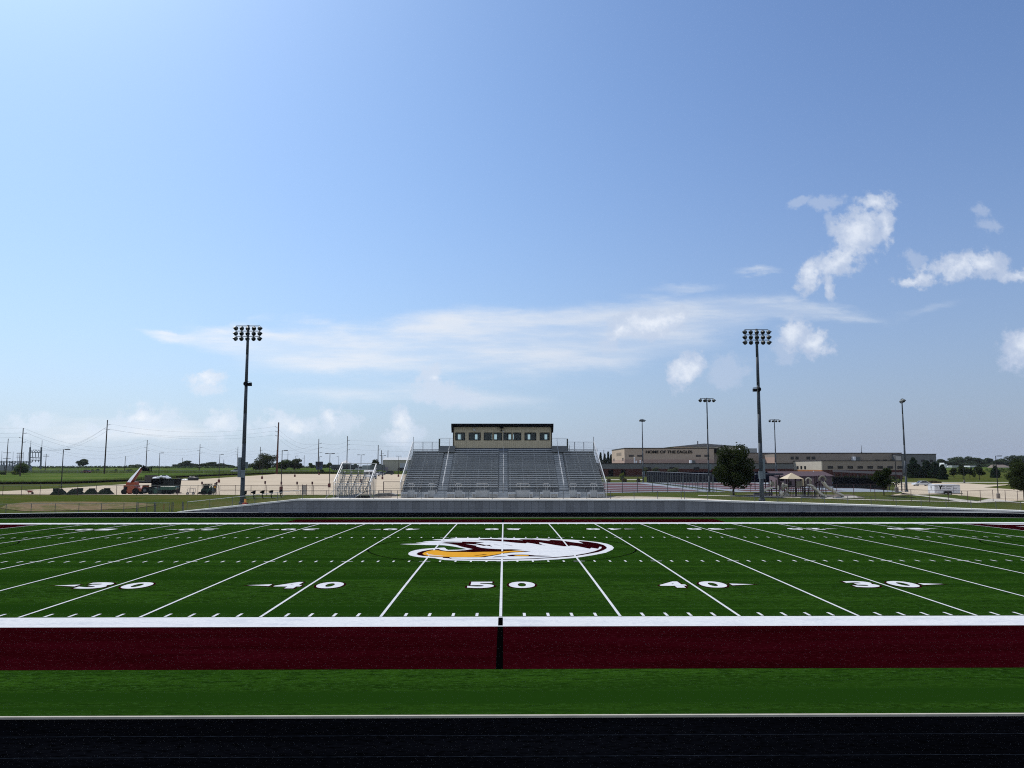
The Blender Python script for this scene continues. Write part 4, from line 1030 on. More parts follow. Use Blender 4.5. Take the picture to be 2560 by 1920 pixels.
def ptree(name, label, px, pyb, pyt, wpx, m, Y=None, **kw):
    """stand a tree where the survey puts it, its height and spread from the same survey"""
    if Y is None: x, Y = GT(px, pyb)
    else: x, _ = at(px, pyb, Y)
    z = h(x, Y); H = at(px, pyt, Y)[1]-z; W = wpx*math.hypot(Y, 0)/1962
    return tree(name, label, x, Y, H, W, m, z=z, **kw)
ptree('shade_tree', 'big dark leafy tree between the court fence and the right stadium light', 1834, 1238.5, 1112, 95, lf_dark, n=11500, leaf=.23, seed=4, trunk=.17, clear=.10, k=26)
ptree('shade_tree', 'dark leafy tree cut by the right edge of the picture beside the lot', 2561, 1250, 1143, 84, lf_dark, n=7000, leaf=.24, seed=9, trunk=.13, clear=.2, k=18)
ptree('shade_tree', 'small dark tree leaning beside the covered walkway posts', 2210, 1239, 1171, 50, lf_dark, n=5000, leaf=.2, seed=11, trunk=.09, clear=.18, k=12)
for px, pb, pt, w, sd in ((2285,1195,1146,42,1),(2318,1195,1153,44,2),(2338,1196,1156,34,3),(2357,1199,1163,26,4)):
    ptree('evergreen_tree', ['','tallest dark evergreen beside the pale light pole','broad dark evergreen, second from the light pole','dark evergreen at the school corner, third from the light pole','smallest evergreen, right of the dark group at the school corner'][sd], px, pb, pt, w, lf_con, n=5200, leaf=.42, seed=sd, kind='cone', clear=.03, k=9, group='evergreens at the right end of the school')
for px, pb, pt, w, sd, lb in ((2385,1196,1168,22,21,'small round tree, leftmost of the row behind the right lot'),(2408,1198,1164,26,22,'round tree behind the tilted lamp post in the right lot'),(2425,1196,1168,18,23,'small tree just right of the tilted lamp post'),(2449,1200,1166,28,24,'round dark tree on a bare trunk right of the yellowish bush')):
    ptree('lawn_tree', lb, px, pb, pt, w, lf_dark, n=1800, leaf=.36, seed=sd, clear=.25, trunk=.14, group='young trees on the lawn behind the right lot')
ptree('lawn_tree', 'yellow green bush between the young trees behind the lot', 2435, 1194.5, 1177, 17, lf_yel, n=900, leaf=.35, seed=31, kind='bush', k=7)
ptree('evergreen_tree', 'dark conifer left of the lamp post with the grey base', 2489, 1194.5, 1165, 25, lf_con, n=2600, leaf=.38, seed=32, kind='cone', clear=.02, k=8)
ptree('hedge_bush', 'dark reddish hedge behind the white car', 2337, 1207.5, 1200.5, 34, lf_red, n=1500, leaf=.3, seed=33, kind='bush', k=10)
ptree('young_tree', 'bright yellow green young tree before the low school wing', 1555, 1205, 1180, 16, lf_yel, n=1500, leaf=.26, seed=41, kind='round', clear=.08, k=8, trunk=.06)
for px, w, pt, sd, lb in ((1522,14,1193,42,'reddish shrub just right of the grandstand end'),(1561,15,1194,43,'reddish shrub under the yellow green young tree'),(1596,11,1194,44,'reddish shrub left of the slim four-lamp pole')):
    ptree('shrub', lb, px, 1206, pt, w, lf_red, n=800, leaf=.24, seed=sd, kind='bush', k=6)
for px, w, pt, sd, lb in ((1612,26,1167,45,'loose grey green tree at the left of the low school wing'),(1638,24,1168,46,'loose grey green tree, middle of three before the low wing'),(1688,34,1167,47,'loose grey green tree, right one of three before the low wing'),(1800,26,1172,48,'grey green tree hidden behind the big shade tree')):
    ptree('ornamental_tree', lb, px, 1190, pt, w, lf_gry, Y=312, n=1500, leaf=.34, seed=sd, kind='round', clear=.25, k=9, trunk=.1, group='loose trees before the low school wing')
for px, w, pt, sd in ((1502,13,1133,51),(1512,14,1136,52),(1521,15,1131,53),(1528,12,1137,54)):
    ptree('conifer', ['leftmost dark conifer between the grandstand and the gym','second dark conifer from the grandstand, behind the poles','tallest dark conifer against the left face of the gym','short conifer touching the gym corner'][sd-51], px, 1180, pt, w, lf_con, Y=430, n=1800, leaf=.5, seed=sd, kind='cone', clear=.02, k=9, trunk=.2, group='conifers left of the school')
# left side
ptree('field_tree', 'lone round tree on the horizon above the red car', 208, 1168, 1148.5, 37, lf_far, Y=640, n=2600, leaf=.75, seed=61, clear=.1, trunk=.4, k=9)
ptree('field_bush', 'low round bush on the horizon left of the telehandler head', 337, 1168, 1159, 33, lf_far, Y=660, n=1300, leaf=.7, seed=62, kind='bush', k=7)
ptree('bush', 'dark bush growing in front of the far-left utility pole', 50, 1184, 1153, 42, lf_mid, Y=330, n=2600, leaf=.4, seed=63, kind='bush', k=9)
ptree('bush', 'bright green bush left of the dark bush in the substation', 4, 1185, 1177, 20, lf_mid, Y=330, n=700, leaf=.35, seed=64, kind='bush', k=6)
ptree('bush', 'low bright bush at the foot of the dark substation bush', 40, 1185, 1176, 24, lf_yel, Y=328, n=900, leaf=.35, seed=65, kind='bush', k=6)
for k, (px, pt, w) in enumerate(((452,1157,20),(466,1153,26),(486,1160,24),(506,1160,26),(522,1157,28),(545,1160,30),(562,1162,22),(574,1165,16),(440,1162,18))):
    ptree('woodland_tree', ['leftmost low tree of the distant wood','tallest tree at the left of the distant wood','tree of the distant wood behind the utility pole','middle tree of the distant wood','rounded high tree in the right half of the distant wood','broad tree above the skid steer in the distant wood','falling right shoulder of the distant wood','last small tree of the distant wood','small first tree of the distant wood'][k], px, 1168.5, pt-1.5, w*1.45, lf_far, Y=690+k*6, n=1600, leaf=.95, seed=70+k, clear=.02, k=7, trunk=.3, group='low wood on the left horizon')
for k, (px, pb, pt, w, lb) in enumerate(((650,1171,1150,40,'left shoulder tree of the round clump by the rusty pole'),(668,1171,1133,52,'tallest dark round tree behind the rusty pole'),(712,1170,1149,36,'middle round tree right of the rusty pole'),(735,1172,1147,38,'right-hand round tree behind the small lamp post'))):
    ptree('round_tree', lb, px, pb, pt, w*1.3, lf_dark if k != 2 else lf_mid, Y=455, n=3600, leaf=.55, seed=90+k, clear=.03, k=14, trunk=.35, group='round trees behind the rusty pole')
for k, (px, pt, w, lb) in enumerate(((778,1158,18,'small tree left of the blue sign'),(810,1160,14,'small tree right of the blue sign'),(822,1155,16,'dark tree at the front end of the dump trailer'),(890,1159,14,'small dark tree behind the cab of the dump truck'))):
    ptree('roadside_tree', lb, px, 1172, pt, w, lf_mid, Y=520, n=1000, leaf=.6, seed=100+k, clear=.05, k=7, trunk=.25)
ptree('roadside_tree', 'leafy tree with two poles in it beside the grey metal building', 941, 1168, 1145.5, 27, lf_dark, Y=410, n=3200, leaf=.5, seed=110, clear=.05, k=12, trunk=.3)
ptree('weeds', 'pale green weeds under the blue sign', 805, 1181, 1171, 16, lf_mid, Y=352, n=700, leaf=.35, seed=111, kind='bush', k=6)
for k, (px, w) in enumerate(((290,9),(325,20),(230,9),(244,14))):
    ptree('weed_bush', ['dark bush beside the tallest utility pole','dark bushes below the short bare pole','small dark bush right of the red car','low green bush behind the red car'][k], px, 1178, 1171.5, w, lf_mid, Y=372, n=500, leaf=.4, seed=115+k, kind='bush', k=5)
for k, (px, pt, w) in enumerate(((2350,1149,26),(2378,1152,26),(2392,1143,34),(2418,1141,34),(2436,1145,28),(2456,1148,26),(2470,1144,22),(2490,1150,30),(2512,1146,30),(2532,1139,38),(2552,1138,34),(2480,1160,40),(2440,1160,30),(2405,1158,30))):
    ptree('woodland_tree', 'wood tree %s' % ['at the left end','beside the white gable','with a high round top left of the lamp post','highest in the left half','falling to the gap','left of the gap','pale and round at the gap','low and broad above the brown roof','above the ridge of the brown roof','highest on the right','at the right edge of the picture','darker and lower before the gap','low in front, left of the gap','low in front, behind the tilted lamp post'][k], px, 1170, pt-1, w*1.35, lf_far, Y=640-(40 if k > 10 else 0)+k*3, n=2600, leaf=.85, seed=130+k, clear=.02, k=9, trunk=.35, group='wood on the right horizon')
def hedge_row(label, x0, x1, y, hgt, n, m, leaf, seed):
    rr = random.Random(seed); g = MB()
    bl_ = []; x = x0
    while x < x1: bl_.append((x-x0, rr.uniform(-1.5,1.5), hgt*.5, 4.5, 2.2, hgt*.55*rr.uniform(.8,1.15))); x += 4
    o = crown(bl_, n, leaf, seed).build('hedgerow', m, None, loc=(x0, y, h(x0, y)+.0)); tag(o, label, 'hedgerow', kind='stuff')
hedge_row('dark green and ochre crop rows across the right-hand field', 268, 420, 430, 2.2, 5000, lf_mid, .6, 5)
hedge_row('weedy hedge along the left horizon field', -330, -100, 520, 1.6, 5000, lf_far, .7, 6)
hedge_row('low dark hedge behind the courts on the right', 88, 108, 216, 3.0, 3500, lf_con, .35, 7)

# ------------------------------------------------------------------ school
sch = thing('school', 'long beige and brick school building with big lettering on its gym', 'school building', (0,0,0))
beige = mat('beige block', (.52,.41,.31), rough=.9, spec=.1, var=.05, scale=.3)
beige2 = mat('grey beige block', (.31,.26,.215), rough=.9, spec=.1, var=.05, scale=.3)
pinkb = mat('pinkish block band', (.45,.32,.26), rough=.9, spec=.1, var=.06, scale=.5)
brick = panelled('brick', (.085,.030,.026), (.07,.03,.028), .25, .02, 'X', .15, .9, zline=(.1,.012,0))
bricko = mat('orange brick', (.34,.15,.065), rough=.9, spec=.1, var=.14, scale=1.2)
trim = mat('dark roof edge', (.035,.03,.032), rough=.6)
grey_r = mat('grey roof', (.20,.20,.21), rough=.7, var=.08)
cream = mat('cream wall', (.48,.45,.38), rough=.9, spec=.1)
def block(name, x0, x1, y0, y1, z0, z1, m, tr=.35, parent=sch):
    o = MB().box(x0, x1, y0, y1, z0, z1).build(name, m, parent)
    if tr: MB().box(x0-.15, x1+.15, y0-.15, y1+.15, z1, z1+tr).build('roof_edge', trim, o)
    return o
def wnd(x0, x1, yf, z0, z1, sill=True, face='Y', m=None, par=None):
    p = par or sch
    if face == 'Y':
        f = MB(); w = .12; f.box(x0,x1,yf-.07,yf+.02,z1-w,z1); f.box(x0,x1,yf-.07,yf+.02,z0,z0+w); f.box(x0,x0+w,yf-.07,yf+.02,z0+w,z1-w); f.box(x1-w,x1,yf-.07,yf+.02,z0+w,z1-w)
        o = f.build('window', black, p); MB().box(x0+w,x1-w,yf-.03,yf-.01,z0+w,z1-w).build('pane', m or glass, o)
    else:
        f = MB(); w = .12; f.box(yf-.07,yf+.02,x0,x1,z1-w,z1); f.box(yf-.07,yf+.02,x0,x1,z0,z0+w); f.box(yf-.07,yf+.02,x0,x0+w,z0+w,z1-w); f.box(yf-.07,yf+.02,x1-w,x1,z0+w,z1-w)
        o = f.build('window', black, p); MB().box(yf-.03,yf-.01,x0+w,x1-w,z0+w,z1-w).build('pane', m or glass, o)
# gym
GY = 340; gx0, gz1 = at(1561, 1121.5, GY); gx1, _ = at(1784.5, 1123, GY); GD = 40
zb_ = 1.0
_, zband = at(1600, 1148.5, GY)
block('gym', gx0, gx1, GY, GY+GD, zb_, gz1, beige)
MB().box(gx0-.04, gx1+.04, GY-.05, GY+GD-.1, zb_, zband).build('gym_band', pinkb, sch)
lt = text_mb('HOME OF THE EAGLES', 1, None, .03)
xa, za = at(1614.5, 1133.3, GY); xb, zt_ = at(1730.5, 1126, GY)
lt = text_mb('HOME OF THE EAGLES', zt_-za, xb-xa, .026)
v = lt.v; n = len(v); lt2 = MB()
lt2.add([((xa+xb)/2+a, GY-.22, za+b) for a, b, c in v], lt.f)
o = lt2.build('lettering', black, sch); sd = o.modifiers.new('depth', 'SOLIDIFY'); sd.thickness = .12; sd.offset = 0
for a, b in ((1572,1584),(1593,1605),(1739.5,1752),(1761,1773)):
    x0_, z1_ = at(a, 1137, GY); x1_, z0_ = at(b, 1141.8, GY); wnd(x0_, x1_, GY, z0_, z1_, m=mat('dull glazing', (.10,.085,.08), rough=.3))
# faint lettering and small windows on the sunlit end wall of the gym
fa = mat('faded lettering', (.27,.22,.17), rough=.9)
for k in range(8):
    y0 = GY+9+k*2.0; MB().box(gx0-.05, gx0+.02, y0, y0+1.2, gz1-2.9, gz1-1.5).build('faded_letter', fa, sch)
for y0 in (GY+3,GY+5.6,GY+31,GY+34): wnd(y0, y0+1.2, gx0-.02, gz1-5.2, gz1-4.0, face='X')
# low wing in front
WY = 325; wz1 = at(1600, 1159.7, WY)[1]; wzb = at(1600, 1172, WY)[1]
block('low_wing', 30, 119.5, WY, GY-.3, .8, wz1, mat('slate grey block', (.17,.175,.18), rough=.9, spec=.1, var=.06, scale=.3), .3)
MB().box(29.9, 119.6, WY-.08, WY+5, .8, wzb).build('brick_base', brick, sch)
for a, b in ((1613.5,1626.5),(1674,1686.5),(1735,1748)):
    x0_, z1_ = at(a, 1168, WY); x1_, z0_ = at(b, 1175.5, WY); wnd(x0_, x1_, WY-.08, z0_, z1_)
for a, b in ((1521,1533),(1552,1564)):
    x0_, z1_ = at(a, 1174, WY); x1_, z0_ = at(b, 1187, WY); MB().box(x0_, x1_, WY-.16, WY-.09, .9, z1_).build('doorway', black, sch)
MB().box(30.3, 119.2, WY+.3, GY-.4, wz1, wz1+.28).build('wing_roof', mat('pale roof membrane', (.62,.60,.56), rough=.8), sch)
# hall with the shallow gable
HY = 400; hx0, _ = at(1684, 1116, HY); hx1, hz1 = at(1862, 1116.8, HY); hxr, hzr = at(1760, 1108.8, HY)
block('hall', hx0, hx1, HY, HY+30, 1, hz1, cream, 0)
MB().box(hx0-.05, at(1732,1116,HY)[0], HY-.1, HY+1, 1, hz1-.02).build('hall_panel', beige, sch)
MB().prism([(hx0-1, hz1), (hx1+1, hz1), (hxr, hzr)], HY-.5, HY+30.5, 'Y').build('hall_roof', grey_r, sch)
g = MB().cyl((at(1745.5,1109,HY)[0],HY+1,hz1),(at(1745.5,1102.5,HY)[0],HY+1,at(1745.5,1102.5,HY)[1]), .25, .25, 6); g.build('flue', trim, sch)
# block beside the gym with a louvre
block('link_block', gx1, gx1+14, GY+4, GY+30, 1, gz1-.9, beige2, .3)
x0_, z1_ = at(1784, 1120.5, GY+3); x1_, z0_ = at(1797, 1132, GY+3); MB().box(x0_, x1_, GY+2.4, GY+3.9, z0_, z1_).build('louvre_hood', black, sch)
# long upper storey
UY = 360; ux0 = gx1+14; ux1 = at(2340, 1135, UY)[0]; uz1 = at(2000, 1133.3, UY)[1]; uz1b = at(2330, 1136, UY)[1]
block('upper_storey', ux0, at(2254,1135,UY)[0], UY, UY+30, 1, uz1, beige2, .3)
EY = 352; ex1 = at(2340, 1136, EY)[0]; block('end_block', at(2252,1135,EY)[0], ex1, EY, EY+30, 1, at(2340,1136,EY)[1], mat('dark grey block', (.17,.175,.18), rough=.9, var=.05, scale=.3), .3)
for a, b in ((2277,2290),(2303,2312),(2325,2332)):
    x0_, z1_ = at(a, 1149, EY); x1_, z0_ = at(b, 1155, EY); wnd(x0_, x1_, EY, z0_, z1_)
JY = 346; jx0 = at(1936, 1136, JY)[0]; block('upper_block', jx0, at(2180,1136,JY)[0], JY, UY+5, 1, at(2000,1134,JY)[1], beige2, .3)
MB().box(jx0-.05, jx0+.5, JY-.05, UY-.3, 6, at(1936,1143,JY)[1]).build('block_band', pinkb, sch)
for a, b in ((1976.5,1984),(1988.5,1996.5),(2016,2025.5),(2029,2038.5)):
    x0_, z1_ = at(a, 1141.5, JY); x1_, z0_ = at(b, 1148.5, JY); wnd(x0_, x1_, JY, z0_, z1_)
for a in range(2150, 2250, 19):
    x0_, z1_ = at(a, 1149, UY); x1_, z0_ = at(a+11, 1152.5, UY); wnd(x0_, x1_, UY, z0_, z1_)
# brick wing with the sunlit end wall
BX0 = 315*789/1962.0+.6; BYF = 315; bx1 = at(2254, 1153, BYF)[0]; bz1 = at(2046, 1152.6, BYF)[1]; bzb = at(2100, 1175, BYF)[1]
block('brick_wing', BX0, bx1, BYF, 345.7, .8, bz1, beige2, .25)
MB().box(BX0-.02, bx1+.08, BYF-.08, BYF+3, .8, bzb).build('brick_base', brick, sch)
MB().box(BX0-.10, BX0+.5, BYF-.09, 345.6, .8, bzb+.01).build('orange_brick_base', bricko, sch)
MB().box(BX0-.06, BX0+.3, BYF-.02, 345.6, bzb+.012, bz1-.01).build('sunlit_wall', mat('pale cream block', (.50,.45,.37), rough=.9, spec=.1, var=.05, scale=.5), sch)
for px_ in (1989, 1998, 2007.5):
    t0 = (px_-1256)/1962; yy = (BX0-CX)/math.tan(math.atan(t0)+0) if 0 else BX0*1962/(px_-1256.0); wnd(yy-.9, yy+.9, BX0-.08, 4.6, 5.9, face='X')
MB().box(BX0-.16, BX0, 318, 320.2, .8, 3.6).build('door', black, sch); MB().box(BX0-.16, BX0, 322.6, 323.8, .8, 3.9).build('door_frame', white, sch)
MB().box(BX0+.3, bx1-.3, BYF+.3, 345.4, bz1, bz1+.2).build('wing_roof', MATS['pale roof membrane'], sch)
for k in range(8):
    a = 2069+k*24.9
    if a > 2245: break
    x0_, z1_ = at(a, 1165, BYF); x1_, z0_ = at(a+13.5, 1171.5, BYF); wnd(x0_, x1_, BYF, z0_, z1_)
# rooftop units
for px, py, w, hgt, Y, lbl in ((1731,1159.5,13,7.5,330,'big white rooftop unit before the gym lettering'),(2140,1151.8,17,10.5,345,'big white rooftop unit on the brick wing')):
    x_, z_ = at(px, py, Y); W = w*Y/1962; H = hgt*Y/1962; t = thing('rooftop_unit', lbl, 'rooftop unit', (x_,Y,z_-.3)); t.location.z = (wz1 if Y == 330 else bz1)+.3
    MB().box(-W/2, -W/6, -1, 1, 0, H).build('casing', white, t); MB().box(-W/6, W/2, -.98, .98, 0, H*.95).build('grille', mat('grille grey', (.12,.13,.13), rough=.7, var=.3, scale=6), t)
x_, z_ = at(1882, 1133.5, 356); t = thing('rooftop_unit', 'long grey rooftop unit above the big shade tree', 'rooftop unit', (x_,362,uz1+.3)); MB().box(-3.5,3.4,-1.5,1.5,0,2.0).build('casing', mat('unit grey', (.33,.35,.35), rough=.6), t); MB().prism([(-7,0),(-4,0),(-4.3,2)],-1,1,'Y').build('hood', white, t)
for k, (px, Y, zz) in enumerate(((1586.5,332,2.2),(1591,332,.8),(1601,332,1.0))):
    x_, _ = at(px, 1159, Y); t = thing('roof_vent', ['tall white roof vent pipe left of the slim pole','short round white roof vent left of the slim pole','white roof vent nearest the slim pole'][k], 'roof vent', (x_,Y,wz1+.3)); MB().cyl((0,0,0),(0,0,zz), .28, .28, 8).build('pipe', white, t); MB().ball((0,0,zz), (.36,.36,.2), 8, 5).build('cowl', white, t)
x_, z_ = at(2154, 1135, 362); t = thing('antenna', 'thin aerial mast on the school roof', 'antenna', (x_,362,uz1+.3)); MB().cyl((0,0,0),(0,0,3.4), .12, .08, 5).build('mast', trim, t); MB().box(-.2,.2,-.2,.2,0,.3).build('foot', trim, t)

# covered walkway and shed
cw = thing('covered_walkway', 'dark roofed covered walkway in front of the brick school wing', 'canopy', (64,150,h(64,150)))
g = MB(); xa = at(2085,1190,190)[0]-64; xb = at(2256,1195,137)[0]-64
g.add([(xa,40,2.9),(xb,-13,2.7),(xb+1,-10,2.7),(xa+1,43,2.9),(xa,40,3.35),(xb,-13,3.15),(xb+1,-10,3.15),(xa+1,43,3.35)], [(3,2,1,0),(4,5,6,7),(0,1,5,4),(1,2,6,5),(2,3,7,6),(3,0,4,7)]); g.build('roof', trim, cw)
for k in range(8):
    t_ = k/7; MB().cyl((xa+.5+(xb-xa-.2)*t_,41-53*t_,-.5),(xa+.5+(xb-xa-.2)*t_,41-53*t_,3.0), .11, .11, 8).build('post', trim, cw)
mauve = mat('mauve metal sheet', (.155,.112,.122), rough=.7, spec=.2, var=.08, scale=.6)
sx0, _ = at(1944, 1217, 166); sx1, _ = at(2081, 1217, 166); sz = h(62,166)
sh = thing('storage_shed', 'mauve metal shed with a lean-to roof behind the playground', 'shed', (sx0,166,sz))
W = sx1-sx0; zt_ = at(2000, 1183.5, 166)[1]-sz; ze_ = at(2000, 1191, 166)[1]-sz
MB().box(0, W, 0, 5, -.3, ze_).build('walls', mauve, sh)
g = MB(); g.add([(-.3,-.6,ze_-.05),(W+.3,-.6,ze_-.05),(W+.3,5.3,zt_+.2),(-.3,5.3,zt_+.2),(-.3,-.6,ze_+.1),(W+.3,-.6,ze_+.1),(W+.3,5.3,zt_+.4),(-.3,5.3,zt_+.4)], [(3,2,1,0),(4,5,6,7),(0,1,5,4),(1,2,6,5),(2,3,7,6),(3,0,4,7)]); g.build('roof', mat('mauve roof sheet', (.10,.072,.080), rough=.85, spec=.05, var=.1), sh)
MB().box(.5, W*.12, -.05, 0, 1.2, 1.9).build('window', black, sh)
for k in range(6): MB().box(W*k/5-.06, W*k/5+.06, -.55, -.45, -.2, ze_).build('post', trim, sh)

# ------------------------------------------------------------------ playground
PGY = 113.0; pgx, _ = at(1990, 1243, PGY); pgz = h(pgx, PGY)
def PX(u, v): # crop units -> local x,z
    x, z = at(1900+u/10.05, 1170+v/10.05, PGY); return (x-pgx, z-pgz)
tan = mat('tan plastic', (.62,.58,.47), rough=.45, spec=.4, var=.05); tan2 = mat('taupe plastic', (.22,.20,.15), rough=.5, spec=.4)
brn = mat('maroon playground post', (.028,.010,.014), rough=.5); blk = mat('dark deck', (.02,.018,.022), rough=.8)
pg = thing('playground', 'playground climbing frame with tan hip roof and slides by the right stadium light', 'playground', (pgx,PGY,pgz))
def vpost(u, v0, v1=745, y=0.0):
    x, z1 = PX(u, v0); MB().cyl((x,y,-.1),(x,y,z1), .07, .07, 8).build('post', brn, pg)
for u, v0, y in ((715,270,0),(895,270,0),(760,270,1.6),(985,270,1.6),(1015,270,0),(1110,245,0),(1145,240,1.2),(1240,260,0),(1280,250,1.2),(1365,265,0),(1410,195,0),(1460,200,1.3),(1480,185,0),(1640,185,0),(1665,330,1.3),(135,290,0),(235,330,.2),(285,300,0),(355,300,1.3),(405,290,0),(465,225,0),(480,340,1.2),(520,350,0),(560,520,.1),(610,520,0)):
    vpost(u, v0, y=y)
x0_, ze = PX(632, 272); x1_, _ = PX(1035, 272); xm, za = PX(838, 120)
g = MB(); P = [(x0_,-.9,ze),(x1_,-.9,ze),(x1_,2.4,ze),(x0_,2.4,ze),(xm,.75,za)]; g.add(P, [(0,1,4),(1,2,4),(2,3,4),(3,0,4),(3,2,1,0)]); g.build('hip_roof', mat('tan roof', (.55,.45,.30), rough=.5, spec=.3), pg)
for a, b, v in ((700,1150,460),(1150,1290,440),(1390,1660,470),(270,480,510)):
    xa, z = PX(a, v); xb, _ = PX(b, v); MB().box(xa, xb, -.1, 1.5, z-.14, z).build('deck', blk, pg)
def panel(u0, u1, v0, v1, m, nm='panel', y=-.12):
    xa, z1 = PX(u0, v0); xb, z0 = PX(u1, v1); return MB().box(xa, xb, y, y+.06, z0, z1).build(nm, m, pg)
panel(905,1000,330,500,tan2); panel(1058,1100,280,450,mat('cream panel', (.62,.50,.32), rough=.5)); panel(1005,1045,320,460,tan2); panel(735,790,330,440,blk); panel(1290,1360,270,440,mat('mauve panel', (.17,.12,.13), rough=.6))
for a, b in ((1130,1165),(1225,1290)): panel(a, b, 260, 460, tan2, 'arch_panel')
xa, z0 = PX(1208, 300); g = MB()
g.tube([(xa+.42*math.cos(t), -.1, z0-.1+.38*math.sin(t)) for t in [math.pi*k/12 for k in range(13)]], .09, 6); g.build('arch', tan, pg)
panel(280,345,340,460,tan2); panel(370,400,340,500,tan2); panel(430,470,440,540,tan)
def slide(path, y, w, m, rim=.16, name='slide'):
    g = MB(); n = len(path)
    for k in range(n):
        x, z = PX(*path[k]); g.v += [(x,y-w/2,z+rim),(x,y-w/2,z-.04),(x,y+w/2,z-.04),(x,y+w/2,z+rim),(x,y-w/2-.06,z+rim),(x,y-w/2-.06,z-.1),(x,y+w/2+.06,z-.1),(x,y+w/2+.06,z+rim)]
        if k:
            a, b = (k-1)*8, k*8
            for i, j in ((0,1),(1,2),(2,3),(4,5),(5,6),(6,7),(0,4),(3,7)): g.f.append((a+i,a+j,b+j,b+i))
    return g.build(name, m, pg, True)
slide([(1165,425),(1230,440),(1290,480),(1340,540),(1400,580),(1460,640),(1520,685),(1590,690)], -.8, .8, tan)
slide([(1175,445),(1240,520),(1300,550),(1350,610),(1410,650),(1470,690),(1530,705)], -1.7, .7, tan)
slide([(1535,350),(1570,390),(1620,470),(1680,510),(1760,555),(1840,610),(1900,645),(1960,665),(2030,700)], -.6, .85, tan, .22)
slide([(270,500),(220,500),(160,525),(100,555),(70,580)], -.5, .5, tan)
xa, z = PX(1562, 290); g = MB(); g.tube([(xa+.46*math.cos(t), -.1, z+.46*math.sin(t)) for t in [math.pi*k/14-.3 for k in range(18)]], .14, 8); g.build('slide_hood', tan2, pg)
g = MB(); rr = random.Random(5)
for k in range(26):
    u = rr.uniform(570,700); v = rr.uniform(400,740); u += (v-570)*.12; x, z = PX(u, v); g.lump((x, rr.uniform(-.5,.2), max(.1,z)), rr.uniform(.12,.26), 7, 5, .3, k)
x, z = PX(570, 385); g.lump((x,-.2,z), (.14,.14,.2), 8, 6, .2, 2); g.build('rock_climber', mat('stone plastic', (.36,.34,.28), rough=.7, var=.35, scale=4), pg)
g = MB(); x, z = PX(245, 380); g.ball((x,-.3,z), (.13,.13,.28), 8, 6); x, z = PX(510, 640); g.lump((x,-.4,z), (.25,.3,.45), 8, 6, .2, 3); g.build('play_figure', tan, pg)
g = MB(); xa, z = PX(930, 685); xb, _ = PX(1165, 685); g.box(xa, xb, -1.5, -1.0, z-.05, z); g.box(xa+.08, xa+.16, -1.4, -1.1, -.05, z-.05); g.box(xb-.16, xb-.08, -1.4, -1.1, -.05, z-.05)
o = g.build('bench', mat('grey bench', (.30,.31,.31), rough=.6), None, loc=(pgx,PGY,pgz)); tag(o, 'low grey bench in front of the climbing frame', 'bench')
for k, u in enumerate((730,775,820,860,900,940,990,1040,1085,1120,1160,1200,1240,1270,1300,1330,1380,1500,1560,1600)):
    g = MB(); x, z1 = PX(u, 500); g.bar((x,.3,0),(x,.3,z1), .07); g.build('baluster', brn, pg)
xa, _ = PX(1360, 400); g = MB(); x0_, z0 = PX(1360, 430); x1_, z1 = PX(1480, 360); g.bar((x0_,.5,z0),(x1_,.5,z1), .5, .2); g.build('tube_bridge', black, pg)
xa, z0 = PX(20, 640); xb, z1 = PX(500, 690); o = MB().box(xa, xb, 3, 3.35, z1, z0).build('kerb_board', mat('dark blue board', (.03,.04,.06), rough=.7), None, loc=(pgx,PGY,pgz)); tag(o, 'dark low border board left of the climbing frame', 'border board')
drape('playground_mulch', [(pgx-6,110.8),(pgx+9,110.8),(pgx+9.5,117),(pgx-6,118)], mat('wood mulch', (.16,.13,.11), rough=1, var=.3, scale=3), .045, label='grey brown mulch under the playground')
drape('footpath', T([(2040,1243.5),(2140,1242),(2146,1245),(2050,1246.5)]), conc_m, .06, label='pale pad at the foot of the long slide')
# picnic canopy left of the playground
x_, _ = at(1922, 1235, 140); t = thing('shade_canopy', 'dark flat canopy behind the stadium light and playground', 'canopy', (x_,140,h(x_,140)))
MB().box(-2.6,2.2,-1.5,1.5,2.7,3.0).build('roof', mat('navy canopy', (.03,.035,.05), rough=.6), t)
for s in (-2.4, 2.0): MB().cyl((s,0,0),(s,0,2.7), .07, .07, 6).build('post', brn, t)

